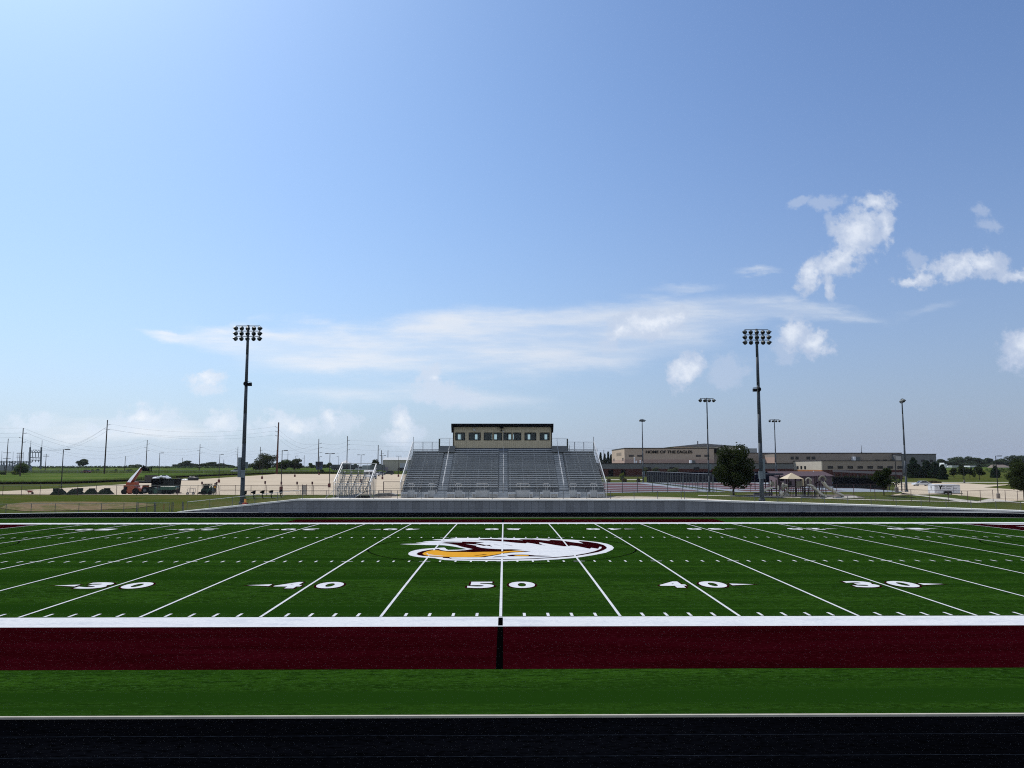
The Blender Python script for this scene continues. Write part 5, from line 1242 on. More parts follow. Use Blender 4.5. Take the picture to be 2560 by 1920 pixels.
# ------------------------------------------------------------------ vehicles
def wheel(parent, x, y, r, w, rim_m=None):
    o = MB().cyl((x,y-w/2,r),(x,y+w/2,r), r, r, 16).build('wheel', tyre, parent); MB().cyl((x,y-w/2-.015,r),(x,y+w/2+.015,r), r*.58, r*.58, 12).build('rim', rim_m or mat('wheel rim', (.45,.46,.47), rough=.35, metal=.6), o)
    return o
def car(label, loc, rz, L, W, H, m, kind='sedan', group=None, scale=1):
    t = thing({'sedan':'parked_car','suv':'parked_suv','van':'van'}[kind], label, 'car' if kind != 'van' else 'van', loc, rz, group)
    if kind == 'sedan':
        low = [(-L/2,.35),(-L/2,.72),(-L*.44,.86),(-L*.30,.93),(L*.14,.93),(L*.40,.78),(L*.49,.62),(L/2,.35)]
        top = [(-L*.36,.92),(-L*.20,H),(-L*.02,H+.0),(L*.06,H-.04),(L*.22,.90)]
    else:
        low = [(-L/2,.42),(-L/2,1.0),(-L*.46,1.08),(L*.2,1.05),(L*.42,.98),(L*.49,.82),(L/2,.42)]
        top = [(-L*.47,1.06),(-L*.42,H),(L*.02,H),(L*.08,H-.05),(L*.24,1.03)]
    g = MB(); g.prism(low, -W/2, W/2, 'Y'); o = g.build('body', m, t); bevel(o, .06, 2)
    g = MB(); n = len(top); tw = W/2-.16
    g.v = [(x, -(W/2-.06 if z < .5*(H+top[0][1]) else tw), z) for x, z in top]+[(x, (W/2-.06 if z < .5*(H+top[0][1]) else tw), z) for x, z in top]
    g.f = [tuple(range(n)), tuple(range(2*n-1, n-1, -1))]+[(i, i+n, (i+1) % n+n, (i+1) % n) for i in range(n)]
    o = g.build('windows', glass, t)
    zz = H; g = MB().box(top[1][0]-.02, top[-2][0]+.05, -tw-.005, tw+.005, zz-.05, zz+.015); g.build('roof', m, t)
    for a, b in ((top[0], top[1]), (top[-1], top[-2])):
        g = MB()
        for s in (-1, 1): g.bar((a[0],s*(W/2-.07),a[1]),(b[0],s*tw,b[1]), .08)
        g.build('pillar', m, t)
    for x in (-L*.31, L*.31):
        for s in (-1, 1): wheel(t, x, s*(W/2-.1), .34, .22)
    for s in (-1, 1): MB().box(L/2-.06, L/2+.02, s*(W/2-.4)-.18, s*(W/2-.4)+.18, .62, .74).build('headlight', mat('headlight', (.7,.72,.75), rough=.15), t)
    return t
silver = mat('white car paint', (.70,.72,.74), rough=.25, spec=.6)
x_, y_ = GT(2304, 1215); car('white saloon car parked broadside in the right-hand lot behind the trailer', (x_,y_,h(x_,y_)), R(180), 5.0, 1.8, 1.42, silver)
x_, _ = at(206, 1182, 352); car('red car driving on the road behind the meadow', (x_,355,h(x_,355)+.1), R(165), 4.5, 1.8, 1.45, mat('red car paint', (.16,.012,.02), rough=.25, spec=.6))
x_, _ = at(593, 1176, 362); car('small white car half hidden behind the tall stadium light', (x_,360,h(x_,360)+.1), R(180), 4.2, 1.8, 1.7, silver, 'suv')
x_, y_ = GT(970, 1187.5); car('dark green suv parked right of the white bus', (x_,y_,h(x_,y_)), R(195), 4.7, 1.85, 1.7, mat('dark green paint', (.012,.02,.02), rough=.2, spec=.6), 'suv')
x_, y_ = GT(947, 1190.5); car('silver suv facing us between the bus and the dark suv', (x_,y_,h(x_,y_)), R(250), 4.6, 1.85, 1.75, mat('silver paint', (.38,.39,.43), rough=.25, metal=.3, spec=.6), 'suv')
x_, _ = at(2095, 1222, 175); car('dark vehicle parked in the shade behind the playground', (x_,175,h(x_,175)), R(185), 4.7, 1.8, 1.6, black, 'suv')
x_, _ = at(1938, 1195, 210); car('dark pickup glimpsed behind the playground roof', (x_,210,h(x_,210)), R(170), 5.0, 1.9, 1.8, mat('slate paint', (.08,.09,.12), rough=.3), 'suv')
# shuttle bus, nose towards us
x_, y_ = GT(924, 1197.8); bus = thing('shuttle_bus', 'white shuttle bus seen from the front behind the small bleachers', 'bus', (x_,y_+2,h(x_,y_+2)), R(-62))
g = MB(); g.prism([(-3.6,.45),(-3.6,2.75),(1.6,2.85),(1.9,2.7),(1.9,1.35),(2.9,1.2),(3.0,.45)], -1.15, 1.15, 'Y'); bevel(g.build('body', white, bus), .08, 2)
MB().add([(1.93,-1.0,1.45),(1.93,1.0,1.45),(1.93,1.0,2.25),(1.93,-1.0,2.25)], [(0,1,2,3)]).build('windshield', glass, bus)
for s in (-1, 1): MB().box(-3.3, 1.3, s*1.155-.01, s*1.155+.01, 1.55, 2.3).build('side_windows', glass, bus)
MB().box(2.98,3.05,-.7,.7,.6,1.0).build('grille', black, bus)
for s in (-1, 1): MB().box(3.0,3.06,s*.9-.15,s*.9+.15,.75,.98).build('headlight', MATS['headlight'], bus)
for xx in (-2.4, 2.2):
    for s in (-1, 1): wheel(bus, xx, s*.98, .42, .3)
MB().box(1.7,1.9,-1.6,-1.3,1.7,2.1).build('mirror', black, bus)
# dump semi-trailer and lorry on the road
x_, _ = at(824, 1176, 420); z_ = h(x_+7,425)
dt = thing('semi_trailer', 'long dark grey dump trailer parked behind the small bleachers', 'trailer', (x_,425,z_))
L_ = at(891,1176,425)[0]-x_; H_ = at(824,1161.5,425)[1]-z_
rib = panelled('ribbed grey steel', (.085,.10,.11), (.045,.05,.06), 1.1, .25, 'X', .1, .6, metal=.2)
g = MB().box(0, L_, -1.25, 1.25, 1.1, H_); g.build('tipper_body', rib, dt); MB().prism([(L_-.1,1.1),(L_+1.3,1.1),(L_-.1,H_)], -1.2, 1.2, 'Y').build('front_plate', trim, dt)
MB().box(L_*.25, L_*.42, -1.28, -1.24, H_*.55, H_*.9).build('marking_plate', mat('slate plate', (.13,.14,.17), rough=.5), dt)
MB().box(0, L_, -.6, .6, .75, 1.1).build('chassis', black, dt)
for xx in (1.0,2.2,3.4,L_-2.0): 
    for s in (-1,1): wheel(dt, xx, s*1.0, .5, .4)
x_, _ = at(910, 1176, 418); t = thing('pickup_truck', 'pale pickup and box truck behind the small bleachers rail', 'truck', (x_,418,h(x_,418)))
g = MB().prism([(-4.5,.6),(-4.5,1.5),(-2.9,1.6),(-2.4,2.3),(-.8,2.35),(-.6,2.9),(4.0,2.9),(4.0,.7)], -1.1, 1.1, 'Y'); g.build('body', mat('pale truck paint', (.34,.37,.40), rough=.4), t)
MB().prism([(-2.8,1.6),(-2.35,2.2),(-.95,2.2),(-.9,1.6)], -1.12, 1.12, 'Y').build('windows', glass, t)
for xx in (-3.4, 2.4):
    for s in (-1,1): wheel(t, xx, s*.95, .48, .35)
# gazebo roof, blue sign, grey sign, building
x_, _ = at(865, 1165, 450); t = thing('gazebo', 'small gazebo with a shallow pyramid roof behind the dump trailer', 'gazebo', (x_,450,h(x_,450)))
za = at(865,1150.5,450)[1]-h(x_,450); ze = at(865,1157.5,450)[1]-h(x_,450)
MB().add([(-2.7,-2.7,ze),(2.7,-2.7,ze),(2.7,2.7,ze),(-2.7,2.7,ze),(0,0,za)], [(0,1,4),(1,2,4),(2,3,4),(3,0,4),(3,2,1,0)]).build('roof', mat('pale roof', (.55,.56,.57), rough=.5), t)
MB().box(-2.6,2.6,-2.6,2.6,ze-.9,ze-.01).build('frieze', mat('grey frieze', (.25,.27,.29), rough=.6), t)
for a in (-2.4,2.4):
    for b in (-2.4,2.4): MB().cyl((a,b,0),(a,b,ze-.9), .12, .12, 6).build('post', white, t)
x_, _ = at(797.5, 1170, 352); z_ = h(x_,352); t = thing('sign_board', 'dark blue two-panel sign on a post by the lot', 'sign', (x_,352,z_))
u0 = at(789,1154,352); u1 = at(807,1166.5,352); v1 = at(806,1174,352)
MB().box(u0[0]-x_, u1[0]-x_, -.15, .15, u1[1]-z_, u0[1]-z_).build('upper_panel', mat('sign navy', (.03,.04,.08), rough=.5), t)
MB().box(u0[0]-x_+.3, v1[0]-x_, -.13, .13, v1[1]-z_, u1[1]-z_-.02).build('lower_panel', mat('sign blue', (.07,.09,.18), rough=.5), t); MB().cyl((-.4,0,0),(-.4,0,2.2), .12, .12, 6).build('post', trim, t)
x_, _ = at(615.5, 1170, 350); z_ = h(x_,350); t = thing('sign_board', 'grey sign board just right of the tall stadium light', 'sign', (x_,350,z_))
MB().box(-.75,.75,-.1,.1,at(615,1171,350)[1]-z_, at(615,1155,350)[1]-z_).build('panel', mat('sign grey', (.12,.15,.18), rough=.6), t); MB().cyl((0,.2,0),(0,.2,3), .1, .1, 6).build('post', trim, t)
x0_, _ = at(957, 1178, 400); x1_, zt_ = at(1060, 1147.5, 400); z_ = h(x0_,400)
t = thing('metal_building', 'grey metal building with a white roller door left of the grandstand', 'building', (x0_,400,z_)); W = x1_-x0_+8; H_ = zt_-z_
gm2 = panelled('grey metal siding', (.42,.40,.34), (.33,.31,.27), .9, .08, 'X', .06, .6)
MB().box(0, W, 0, 18, -.3, H_-.5).build('walls', gm2, t); g = MB(); g.add([(-.4,-.4,H_-.5),(W,-.4,H_-.5),(W,9,H_+.9),(-.4,9,H_+.9),(-.4,18.4,H_-.5),(W,18.4,H_-.5)], [(0,1,2,3),(3,2,5,4),(0,3,4)]); g.build('roof', mat('pale metal roof', (.50,.51,.50), rough=.5), t)
xa = at(1000,1160,400)[0]-x0_; MB().box(xa, xa+4.2, -.06, 0, 0, at(1000,1158,400)[1]-z_).build('roller_door', mat('pale door', (.42,.45,.50), rough=.6), t)
xa = at(960,1160,400)[0]-x0_; MB().box(xa, xa+2, -.06, 0, 0, 2.1).build('door', mat('mauve door', (.30,.27,.33), rough=.6), t)
x_, y_ = at(938, 1175, 396)[0], 396; t = thing('flatbed_box', 'grey box body beside the metal building', 'container', (x_-2.5,y_,h(x_,y_))); MB().box(0,7,0,2.3,.6,3.4).build('box_body', mat('container grey', (.16,.17,.18), rough=.7, var=.1), t); wheel(t, 2.2, 0, .55, .4)
# tyres stacked against the building
for k, px in enumerate((999, 1006)):
    x_, _ = at(px, 1177, 395); t = thing('tractor_tyre', ['big tractor tyre standing by the roller door','tractor tyre behind the first, nearer the grandstand'][k], 'tyre', (x_,395,h(x_,395)))
    g = MB(); P = [(.8*math.cos(a),0,.95+.8*math.sin(a)) for a in [2*math.pi*i/18 for i in range(19)]]; g.tube(P, .28, 8); g.build('tyre', tyre, t); g = MB().cyl((0,-.1,.95),(0,.1,.95), .35, .35, 10); g.build('hub', trim, t)

# ------------------------------------------------------------------ cargo trailer on the right
TY = 147.0; tx0, _ = at(2337, 1236, TY); tx1, _ = at(2400, 1236, TY); zt_ = h(tx0+2, TY)
ct = thing('cargo_trailer', 'white enclosed cargo trailer with a black eagle and lettering', 'trailer', (tx0,TY,zt_))
L_ = tx1-tx0; H_ = at(2360,1211.5,TY)[1]-zt_; hb = .45
tw = mat('trailer skin', (.68,.70,.74), rough=.35, spec=.5)
o = MB().prism([(0,hb),(L_,hb),(L_+.12,hb+.3),(L_+.12,H_-.25),(L_-.1,H_),(.08,H_),(0,H_-.1)], 0, 2.3, 'Y').build('body', tw, ct); bevel(o, .03, 2)
MB().box(-.02, L_+.1, -.025, 2.32, H_-.16, H_-.05).build('roof_rail', mat('trailer trim', (.22,.24,.28), rough=.4, metal=.4), ct)
MB().box(-.02, L_+.1, -.02, 2.32, hb-.04, hb+.06).build('skirt', trim, ct)
g = MB().prism([(-.86+L_*.52,hb+.02),(L_*.52-.62,hb+.48),(L_*.52+.62,hb+.48),(L_*.52+.86,hb+.02),(L_*.52+.78,hb+.02),(L_*.52+.56,hb+.38),(L_*.52-.56,hb+.38),(L_*.52-.78,hb+.02)], -.10, -.0, 'Y'); g.build('wheel_arch', trim, ct)
MB().box(L_*.52-.8, L_*.52+.8, -.015, -.003, hb, hb+.42).build('arch_recess', black, ct)
for xx in (L_*.52-.38, L_*.52+.38):
    for yy in (.06, 2.2): wheel(ct, xx, yy, .33, .2)
g = MB().bar((L_,.4,hb),(L_+1.2,1.15,hb), .1); g.bar((L_,1.9,hb),(L_+1.2,1.15,hb), .1); g.bar((L_+1.0,1.15,0),(L_+1.0,1.15,hb+.5), .08); g.build('hitch', trim, ct)
MB().box(L_*.745, L_*.76, -.012, 0, hb+.1, H_-.3).build('door_seam', MATS['trailer trim'], ct); MB().box(L_*.76, L_*.88, -.02, 0, hb+.95, hb+1.02).build('door_handle', trim, ct)
# eagle mark: two raised wings over a body
ey = -.012; cx_, cz_ = L_*.235, hb+1.22
def tp(pts, nm, m, sc=1, ox=0, oz=0): return MB().prism([(cx_+x*sc+ox, cz_+z*sc+oz) for x, z in pts], ey, ey+.008, 'Y').build(nm, m, ct)
tp([(-.42,.42),(-.20,.36),(-.06,.12),(.0,.16),(.08,.14),(.20,.36),(.30,.42),(.44,.42),(.40,.22),(.22,.0),(.14,-.10),(.14,-.30),(.08,-.46),(-.12,-.46),(-.10,-.28),(-.14,-.05),(-.24,.18)], 'eagle_mark', black)
ltm = mat('trailer lettering', (.12,.13,.16), rough=.5)
for k, (x0f, x1f, dz, hh) in enumerate(((.30,.42,.02,.13),(.47,.71,.02,.13),(.31,.43,-.30,.13),(.47,.65,-.30,.13),(.035,.14,.02,.10),(.06,.15,-.22,.08))):
    rr = random.Random(k); x = L_*x0f
    g = MB()
    while x < L_*x1f:
        w_ = rr.uniform(.05,.09); g.box(x, x+w_, ey, ey+.008, cz_+dz, cz_+dz+hh*rr.choice((.7,1,1))); x += w_+.025
    g.build('lettering', ltm, ct)
g = MB().prism([(1.15+x*.8, cz_-.15+z*.8) for x, z in [(-.42,.42),(-.20,.30),(0,.10),(.20,.30),(.40,.42),(.30,.12),(.12,-.1),(.08,-.5),(-.10,-.5),(-.12,-.1),(-.3,.14)]], -.02, -.005, 'X'); g.build('eagle_mark', mat('grey mark', (.30,.31,.33), rough=.5), ct)

# ------------------------------------------------------------------ telehandler and machines on the left
TH = 126.0; thx, _ = at(310, 1235, TH); thz = h(thx, TH)
def TP(u, v, Y=TH, ox=None): 
    x, z = at(290+u/8.19, 1150+v/8.19, Y); return (x-(thx if ox is None else ox), z)
th = thing('telehandler', 'red telehandler with its white boom raised to the right', 'telehandler', (thx,TH,thz))
def tpz(u, v): a, b = TP(u, v); return (a, b-thz)
P = [tpz(*p) for p in ((215,660),(215,520),(300,515),(430,515),(440,555),(590,580),(600,520),(618,510),(615,600),(560,640),(420,640),(400,680),(250,680))]
MB().prism(P, -1.0, 1.0, 'Y').build('chassis', red, th)
P = [tpz(*p) for p in ((245,520),(250,455),(360,445),(430,450),(430,520))]; MB().prism(P, -.7, .7, 'Y').build('turret', red, th)
P = [tpz(*p) for p in ((237,452),(290,378),(510,148),(556,162),(385,400),(340,460))]; yb = [-.15,-.15,-.15,-.85,-.85,-.85]   # the side turns up to the sun
g = MB().add([(a, y, b) for (a, b), y in zip(P, yb)]+[(a, .3, b) for a, b in P], [(0,1,4,5)[::-1],(1,2,3,4)[::-1],(6,7,10,11),(7,8,9,10)]+[(i, (i+1) % 6, (i+1) % 6+6, i+6) for i in range(6)]); g.build('boom', mat('boom white', (.85,.85,.85), rough=.3), th)
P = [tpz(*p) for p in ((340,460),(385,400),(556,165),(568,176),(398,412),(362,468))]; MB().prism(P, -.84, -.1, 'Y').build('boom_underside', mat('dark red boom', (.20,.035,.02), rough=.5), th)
P = [tpz(*p) for p in ((550,160),(600,120),(640,150),(690,190),(690,225),(600,232),(565,200))]; MB().prism(P, -.7, -.1, 'Y').build('boom_head', black, th)
g = MB()
for a, b in (((600,120),(570,110)),((690,165),(750,165)),((690,225),(750,225)),((690,165),(690,235)),((720,165),(720,235)),((750,150),(750,235))):
    p, q = tpz(*a), tpz(*b); g.bar((p[0],-.4,p[1]),(q[0],-.4,q[1]), .1)
g.build('fork_carriage', black, th)
p0, p1 = tpz(230,540), tpz(292,605); MB().box(p0[0], p1[0], -1.05, -1.0, p1[1], p0[1]).build('cab_window', glass, th)
for u, v, r in ((227,645,.42),(465,633,.50)):
    a, b = tpz(u, v); 
    for s in (-.95, .95): MB().cyl((a,s-.2,r),(a,s+.2,r), r, r, 18).build('wheel', tyre, th)
a, b = tpz(655,615)
for s in (-.95,.95):
    o = MB().cyl((a,s-.2,b),(a,s+.2,b), .52, .52, 18).build('wheel', tyre, th); MB().cyl((a,s-.22,b),(a,s+.22,b), .26, .26, 12).build('rim', mat('grey rim', (.12,.13,.15), rough=.5), o)
# black dumpster on wheels, bags on top
dx, _ = at(415, 1235, 128.5); dz_ = h(dx, 128.5)
def DP(u, v): x, z = at(290+u/8.19, 1150+v/8.19, 128.5); return (x-dx, z-dz_)
du = thing('dump_trailer', 'black ribbed dumpster trailer loaded with white bags', 'dumpster', (dx,128.5,dz_))
blackp = mat('black ribbed steel', (.006,.008,.009), rough=.7, spec=.06); P = [DP(*p) for p in ((778,385),(1280,385),(1245,670),(900,665),(778,560))]
MB().prism(P, -1.0, 1.2, 'Y').build('container', blackp, du)
for u in (1035,1075,1118,1158,1195,1230):
    a, b = DP(u, 400), DP(u+18, 500); MB().box(a[0], b[0], -1.10, -1.0, b[1], a[1]).build('rib', mat('rib grey', (.035,.042,.042), rough=.5), du)
for u in (1030,1100):
    a, b = DP(u, 680)
    for s in (-.8, 1.0): wheel(du, a, s, .34, .25)
g = MB(); a, b = DP(1240,675), DP(1350,668); g.bar((a[0],-.2,a[1]),(b[0],-.2,b[1]), .12); a, b = DP(1240,635), DP(1320,632); g.bar((a[0],-.2,a[1]),(b[0],-.2,b[1]), .07); g.build('tow_bar', mat('maroon tow bar', (.09,.03,.04), rough=.6), du)
for k, (u, v, w, hh) in enumerate(((800,368,42,24),(880,368,55,30),(960,345,70,36),(1040,352,70,34),(850,375,60,20),(1110,370,40,20))):
    a, b = DP(u, v); o = MB().lump((0,0,0), (w/128, .7, hh/128), 14, 8, .25, k).build('bulk_bag', mat('white bag', (.80,.82,.85), rough=.8, spec=.1), None, True, loc=(dx+a, 128.5-.1*k, dz_+b))
    tag(o, 'crumpled white bag on the dumpster, ' + ['leftmost of the heap','second from the left','tallest in the middle','right of the tallest, under the dark lid','low in front on the left','small one at the right end'][k], 'bag', 'white bags heaped on the dumpster')
a, b = DP(950,312), DP(1060,330); o = MB().prism([(a[0],a[1]-.12),(a[0]+.2,a[1]),(b[0]-.15,a[1]+.02),(b[0],b[1])], -.4, .5, 'Y').build('bag_lid', black, None, loc=(dx,128.3,dz_)); tag(o, 'dark flap lying on top of the white bags', 'flap')
# green machine
gx, _ = at(400, 1235, 124.5); gz_ = h(gx, 124.5)
def GP(u, v): x, z = at(290+u/8.19, 1150+v/8.19, 124.5); return (x-gx, z-gz_)
green = mat('machine green', (.015,.075,.045), rough=.4, spec=.5, var=.15); green2 = mat('dark machine green', (.01,.035,.025), rough=.5)
gmch = thing('turf_spreader', 'green turf infill spreader with an engine in front of the dumpster', 'machine', (gx,124.5,gz_))
P = [GP(*p) for p in ((930,548),(940,540),(1245,540),(1262,560),(1245,600),(1180,612),(940,612))]; bevel(MB().prism(P, -.6, .6, 'Y').build('hopper', green, gmch), .05)
P = [GP(*p) for p in ((720,600),(760,570),(800,560),(860,575),(900,620),(900,690),(715,690))]; MB().prism(P, -.6, .6, 'Y').build('engine', green2, gmch)
a, b = GP(858,635); MB().cyl((a,-.68,b),(a,-.6,b), .36, .36, 16).build('flywheel', green, gmch); a, b = GP(770,580); MB().box(a-.15,a+.12,-.65,.3,b-.05,b+.2).build('air_filter', black, gmch)
a, b = GP(740,640); MB().cyl((a,-.7,.36),(a,-.5,.36), .34, .34, 14).build('wheel', tyre, gmch)
a, b = GP(900,615); c, d = GP(1200,615); MB().box(a,c,-.5,.5,b-.12,b).build('frame', black, gmch)
for u in (1000,1120): a, b = GP(u, 660); MB().cyl((a,-.6,.3),(a,-.35,.3), .3, .3, 14).build('wheel', tyre, gmch)
# flat cart behind
x_, y_ = at(362, 1222, 150)[0], 150
# skid steer
sx, _ = at(516, 1236, 122); szz = h(sx, 122)
def SP(u, v): x, z = at(290+u/8.19, 1150+v/8.19, 122); return (x-sx, z-szz)
ss = thing('skid_steer', 'green skid steer loader with its bucket down beside the worker', 'loader', (sx,122,szz))
P = [SP(*p) for p in ((1765,640),(1775,600),(1820,560),(1850,590),(1990,560),(2000,640),(1990,690),(1780,690))]; MB().prism(P, -.6, .7, 'Y').build('body', green2, ss)
g = MB(); 
for a, b in (((1806,600),(1812,500)),((1812,500),(1938,500)),((1938,500),(1930,600)),((1870,500),(1868,600))):
    p, q = SP(*a), SP(*b)
    for y in (-.55, .55): g.bar((p[0],y,p[1]),(q[0],y,q[1]), .07)
p, q = SP(1806,500), SP(1942,494); g.box(p[0],q[0],-.6,.65,p[1]-.02,q[1]+.05); g.build('cab_frame', black, ss)
p, q = SP(1815,600), SP(1930,510); MB().box(p[0],q[0],-.52,-.5,p[1],q[1]).build('cab_glass', glass, ss)
g = MB(); p, q = SP(1990,540), SP(1890,690); g.bar((p[0],-.75,p[1]),(q[0],-.75,q[1]), .14); p2 = SP(1950,515); g.bar((p[0],-.75,p[1]),(p2[0],-.75,p2[1]), .1); g.build('lift_arm', green, ss)
P = [SP(*p) for p in ((1700,690),(1745,650),(1900,655),(1900,695))]; MB().prism(P, -.9, .9, 'Y').build('bucket', black, ss)
for u in (1830,1955): a, b = SP(u, 665); MB().cyl((a,-.8,.33),(a,-.55,.33), .33, .33, 14).build('wheel', tyre, ss)
# cart
cx2, _ = at(478.5, 1236, 122); cz2 = h(cx2, 122); t = thing('utility_cart', 'small open utility cart parked at the fence between dumpster and skid steer', 'cart', (cx2,122,cz2))
g = MB(); 
for a in (-.5,.5):
    for y in (-.4,.4): g.bar((a,y,.4),(a*.85,y,.95), .04)
g.box(-.52,.52,-.42,.42,.36,.42); g.bar((-.43,-.4,.95),(.43,-.4,.95), .04); g.bar((-.43,.4,.95),(.43,.4,.95), .04); g.bar((0,-.4,.42),(0,-.4,1.35), .03); g.build('frame', mat('greyish frame', (.24,.22,.23), rough=.5), t)
for a in (-.45,.45): wheel(t, a, -.42, .2, .12)
# trash heap at the lot's edge
x_, y_ = GT(468, 1201.5); t = thing('debris_heap', 'heap of black and white scrap at the grassy edge of the lot', 'debris', (x_,y_,h(x_,y_)))
MB().lump((-2.2,0,.3),(1.0,.8,.45),12,7,.3,1).build('black_sack', black, t, True); MB().lump((1.6,0,.5),(1.6,.9,.7),12,7,.35,2).build('black_sack', mat('grey black sheet', (.03,.033,.035), rough=.6), t, True); MB().lump((-.4,-.4,.2),(1.2,.5,.3),12,7,.3,3).build('white_sheet', white, t, True)
x_, y_ = GT(369, 1208); t = thing('timber_stack', 'dark flat boards stacked on the lot behind the dumpster', 'board stack', (x_,y_,h(x_,y_)))
MB().box(-3,3,-1,1,.35,.6).build('boards', mat('grey board', (.09,.09,.09), rough=.8), t); MB().box(-.5,2.2,-.8,.8,.6,2.1).build('crate', mat('dark crate', (.07,.065,.06), rough=.9, var=.3), t); MB().box(-2.6,2.6,-.8,.8,-.1,.35).build('bearers', black, t)
# wheelbarrow
x_, _ = at(75, 1227, 126); t = thing('wheelbarrow', 'small red wheelbarrow at the far left of the lot', 'wheelbarrow', (x_,126,h(x_,126)), R(10))
MB().add([(-.2,-.25,.3),(.2,-.25,.3),(.2,.25,.3),(-.2,.25,.3),(-.3,-.35,.62),(.38,-.35,.58),(.38,.35,.58),(-.3,.35,.62)], [(3,2,1,0),(0,1,5,4),(1,2,6,5),(2,3,7,6),(3,0,4,7)]).build('tray', mat('barrow red', (.22,.03,.03), rough=.4), t)
g = MB(); g.bar((.1,-.2,.3),(-.75,-.3,.75), .05); g.bar((.1,.2,.3),(-.75,.3,.75), .05); g.bar((-.1,-.2,.3),(-.15,-.2,0), .04); g.build('handles', trim, t); MB().cyl((.38,-.05,.18),(.38,.05,.18), .18, .18, 12).build('wheel', tyre, t)
# turf scrap mounds
for k, (a, b, pt, fl) in enumerate(((129,166,1222.5,.3),(167.5,210,1222,.75),(211,245,1222.5,.55),(244,283,1222,.6))):
    Y = 123; xa, _ = at(a, 1234, Y); xb, _ = at(b, 1234, Y); z0 = h((xa+xb)/2, Y); W = xb-xa; H = at(a, pt, Y)[1]-z0; rr = random.Random(k)
    g = MB(); n = 20; m_ = 8
    for j in range(m_+1):
        for i in range(n+1):
            u, v = i/n, j/m_; r = min(1, (math.sin(math.pi*u)**.75)*1.15)*math.sin(math.pi*v)**.6; g.v.append((u*W, (v-.5)*W*.7, H*r*(1+rr.uniform(-.12,.12))-.02))
    g.f = [(j*(n+1)+i, j*(n+1)+i+1, (j+1)*(n+1)+i+1, (j+1)*(n+1)+i) for j in range(m_) for i in range(n)]
    t = thing('turf_scrap_mound', 'dark green turf offcut mound, ' + ['leftmost of four, behind the lamp post','second from left, with a square block on it','third from left, with a rolled end on top','rightmost of four, nearest the telehandler'][k], 'mound', (xa,Y,z0), 0, 'mounds of turf offcuts at the fence')
    g.build('heap', mat('heap black', (.010,.013,.011), rough=.9, spec=.1, col2=(.022,.035,.016), scale=2), t)
    MB().box(W*fl-.35, W*fl+.35, -.3, .3, H*.62, H*1.12).build('turf_roll', mat('roll dark', (.014,.02,.014), rough=.9), t)

# ------------------------------------------------------------------ person
def skin_fig(name, verts, edges, rad, m, parent, sub=1):
    me = D.meshes.new(name); me.from_pydata(verts, edges, []); o = D.objects.new(name, me); C.objects.link(o)
    o.modifiers.new('skin', 'SKIN'); 
    for i, r in enumerate(rad): me.skin_vertices[0].data[i].radius = (r, r)
    me.skin_vertices[0].data[0].use_root = True
    s = o.modifiers.new('sub', 'SUBSURF'); s.levels = sub; s.render_levels = sub
    me.materials.append(m); o.parent = parent; return o
px_, _ = at(536.5, 1238, 120.5); pz_ = h(px_, 120.5)
pe = thing('person', 'worker in an orange high-visibility vest standing beside the skid steer', 'person', (px_,120.5,pz_), R(15))
V = [(0,0,.93),(0,0,1.15),(0,-.02,1.40),(0,-.02,1.50),(0,-.03,1.62),(0,-.04,1.70),
     (-.17,0,1.40),(-.25,-.04,1.15),(-.20,-.26,1.02),(-.18,-.36,1.0),(.17,0,1.40),(.26,-.06,1.15),(.18,-.28,1.05),(.15,-.38,1.04),
     (-.10,0,.86),(-.12,-.02,.48),(-.13,.02,.08),(-.13,-.12,.04),(.10,0,.86),(.14,.03,.48),(.17,.05,.08),(.17,-.08,.04)]
Ed = [(0,1),(1,2),(2,3),(3,4),(4,5),(2,6),(6,7),(7,8),(8,9),(2,10),(10,11),(11,12),(12,13),(0,14),(14,15),(15,16),(16,17),(0,18),(18,19),(19,20),(20,21)]
Ra = [.14,.13,.14,.06,.10,.07,.07,.05,.04,.035,.07,.05,.04,.035,.09,.065,.045,.04,.09,.065,.045,.04]
skin_fig('body', V, Ed, Ra, mat('dark work clothes', (.03,.03,.035), rough=.9), pe)
o = skin_fig('vest', [(0,0,.98),(0,0,1.15),(0,-.01,1.36),(-.15,0,1.38),(.15,0,1.38)], [(0,1),(1,2),(2,3),(2,4)], [.165,.16,.165,.08,.08], mat('hi-vis orange', (.85,.24,.02), rough=.7), pe)
MB().box(-.155,.155,-.185,.15,1.12,1.17).build('reflective_band', mat('hi-vis yellow', (.8,.75,.1), rough=.4), pe)
MB().ball((0,-.04,1.66),(.105,.115,.13),12,8).build('head', mat('skin', (.30,.16,.10), rough=.6), pe, True)
g = MB().ball((0,-.02,1.74),(.125,.14,.09),12,6); g.build('hard_hat', mat('dark cap', (.03,.03,.04), rough=.5), pe, True)

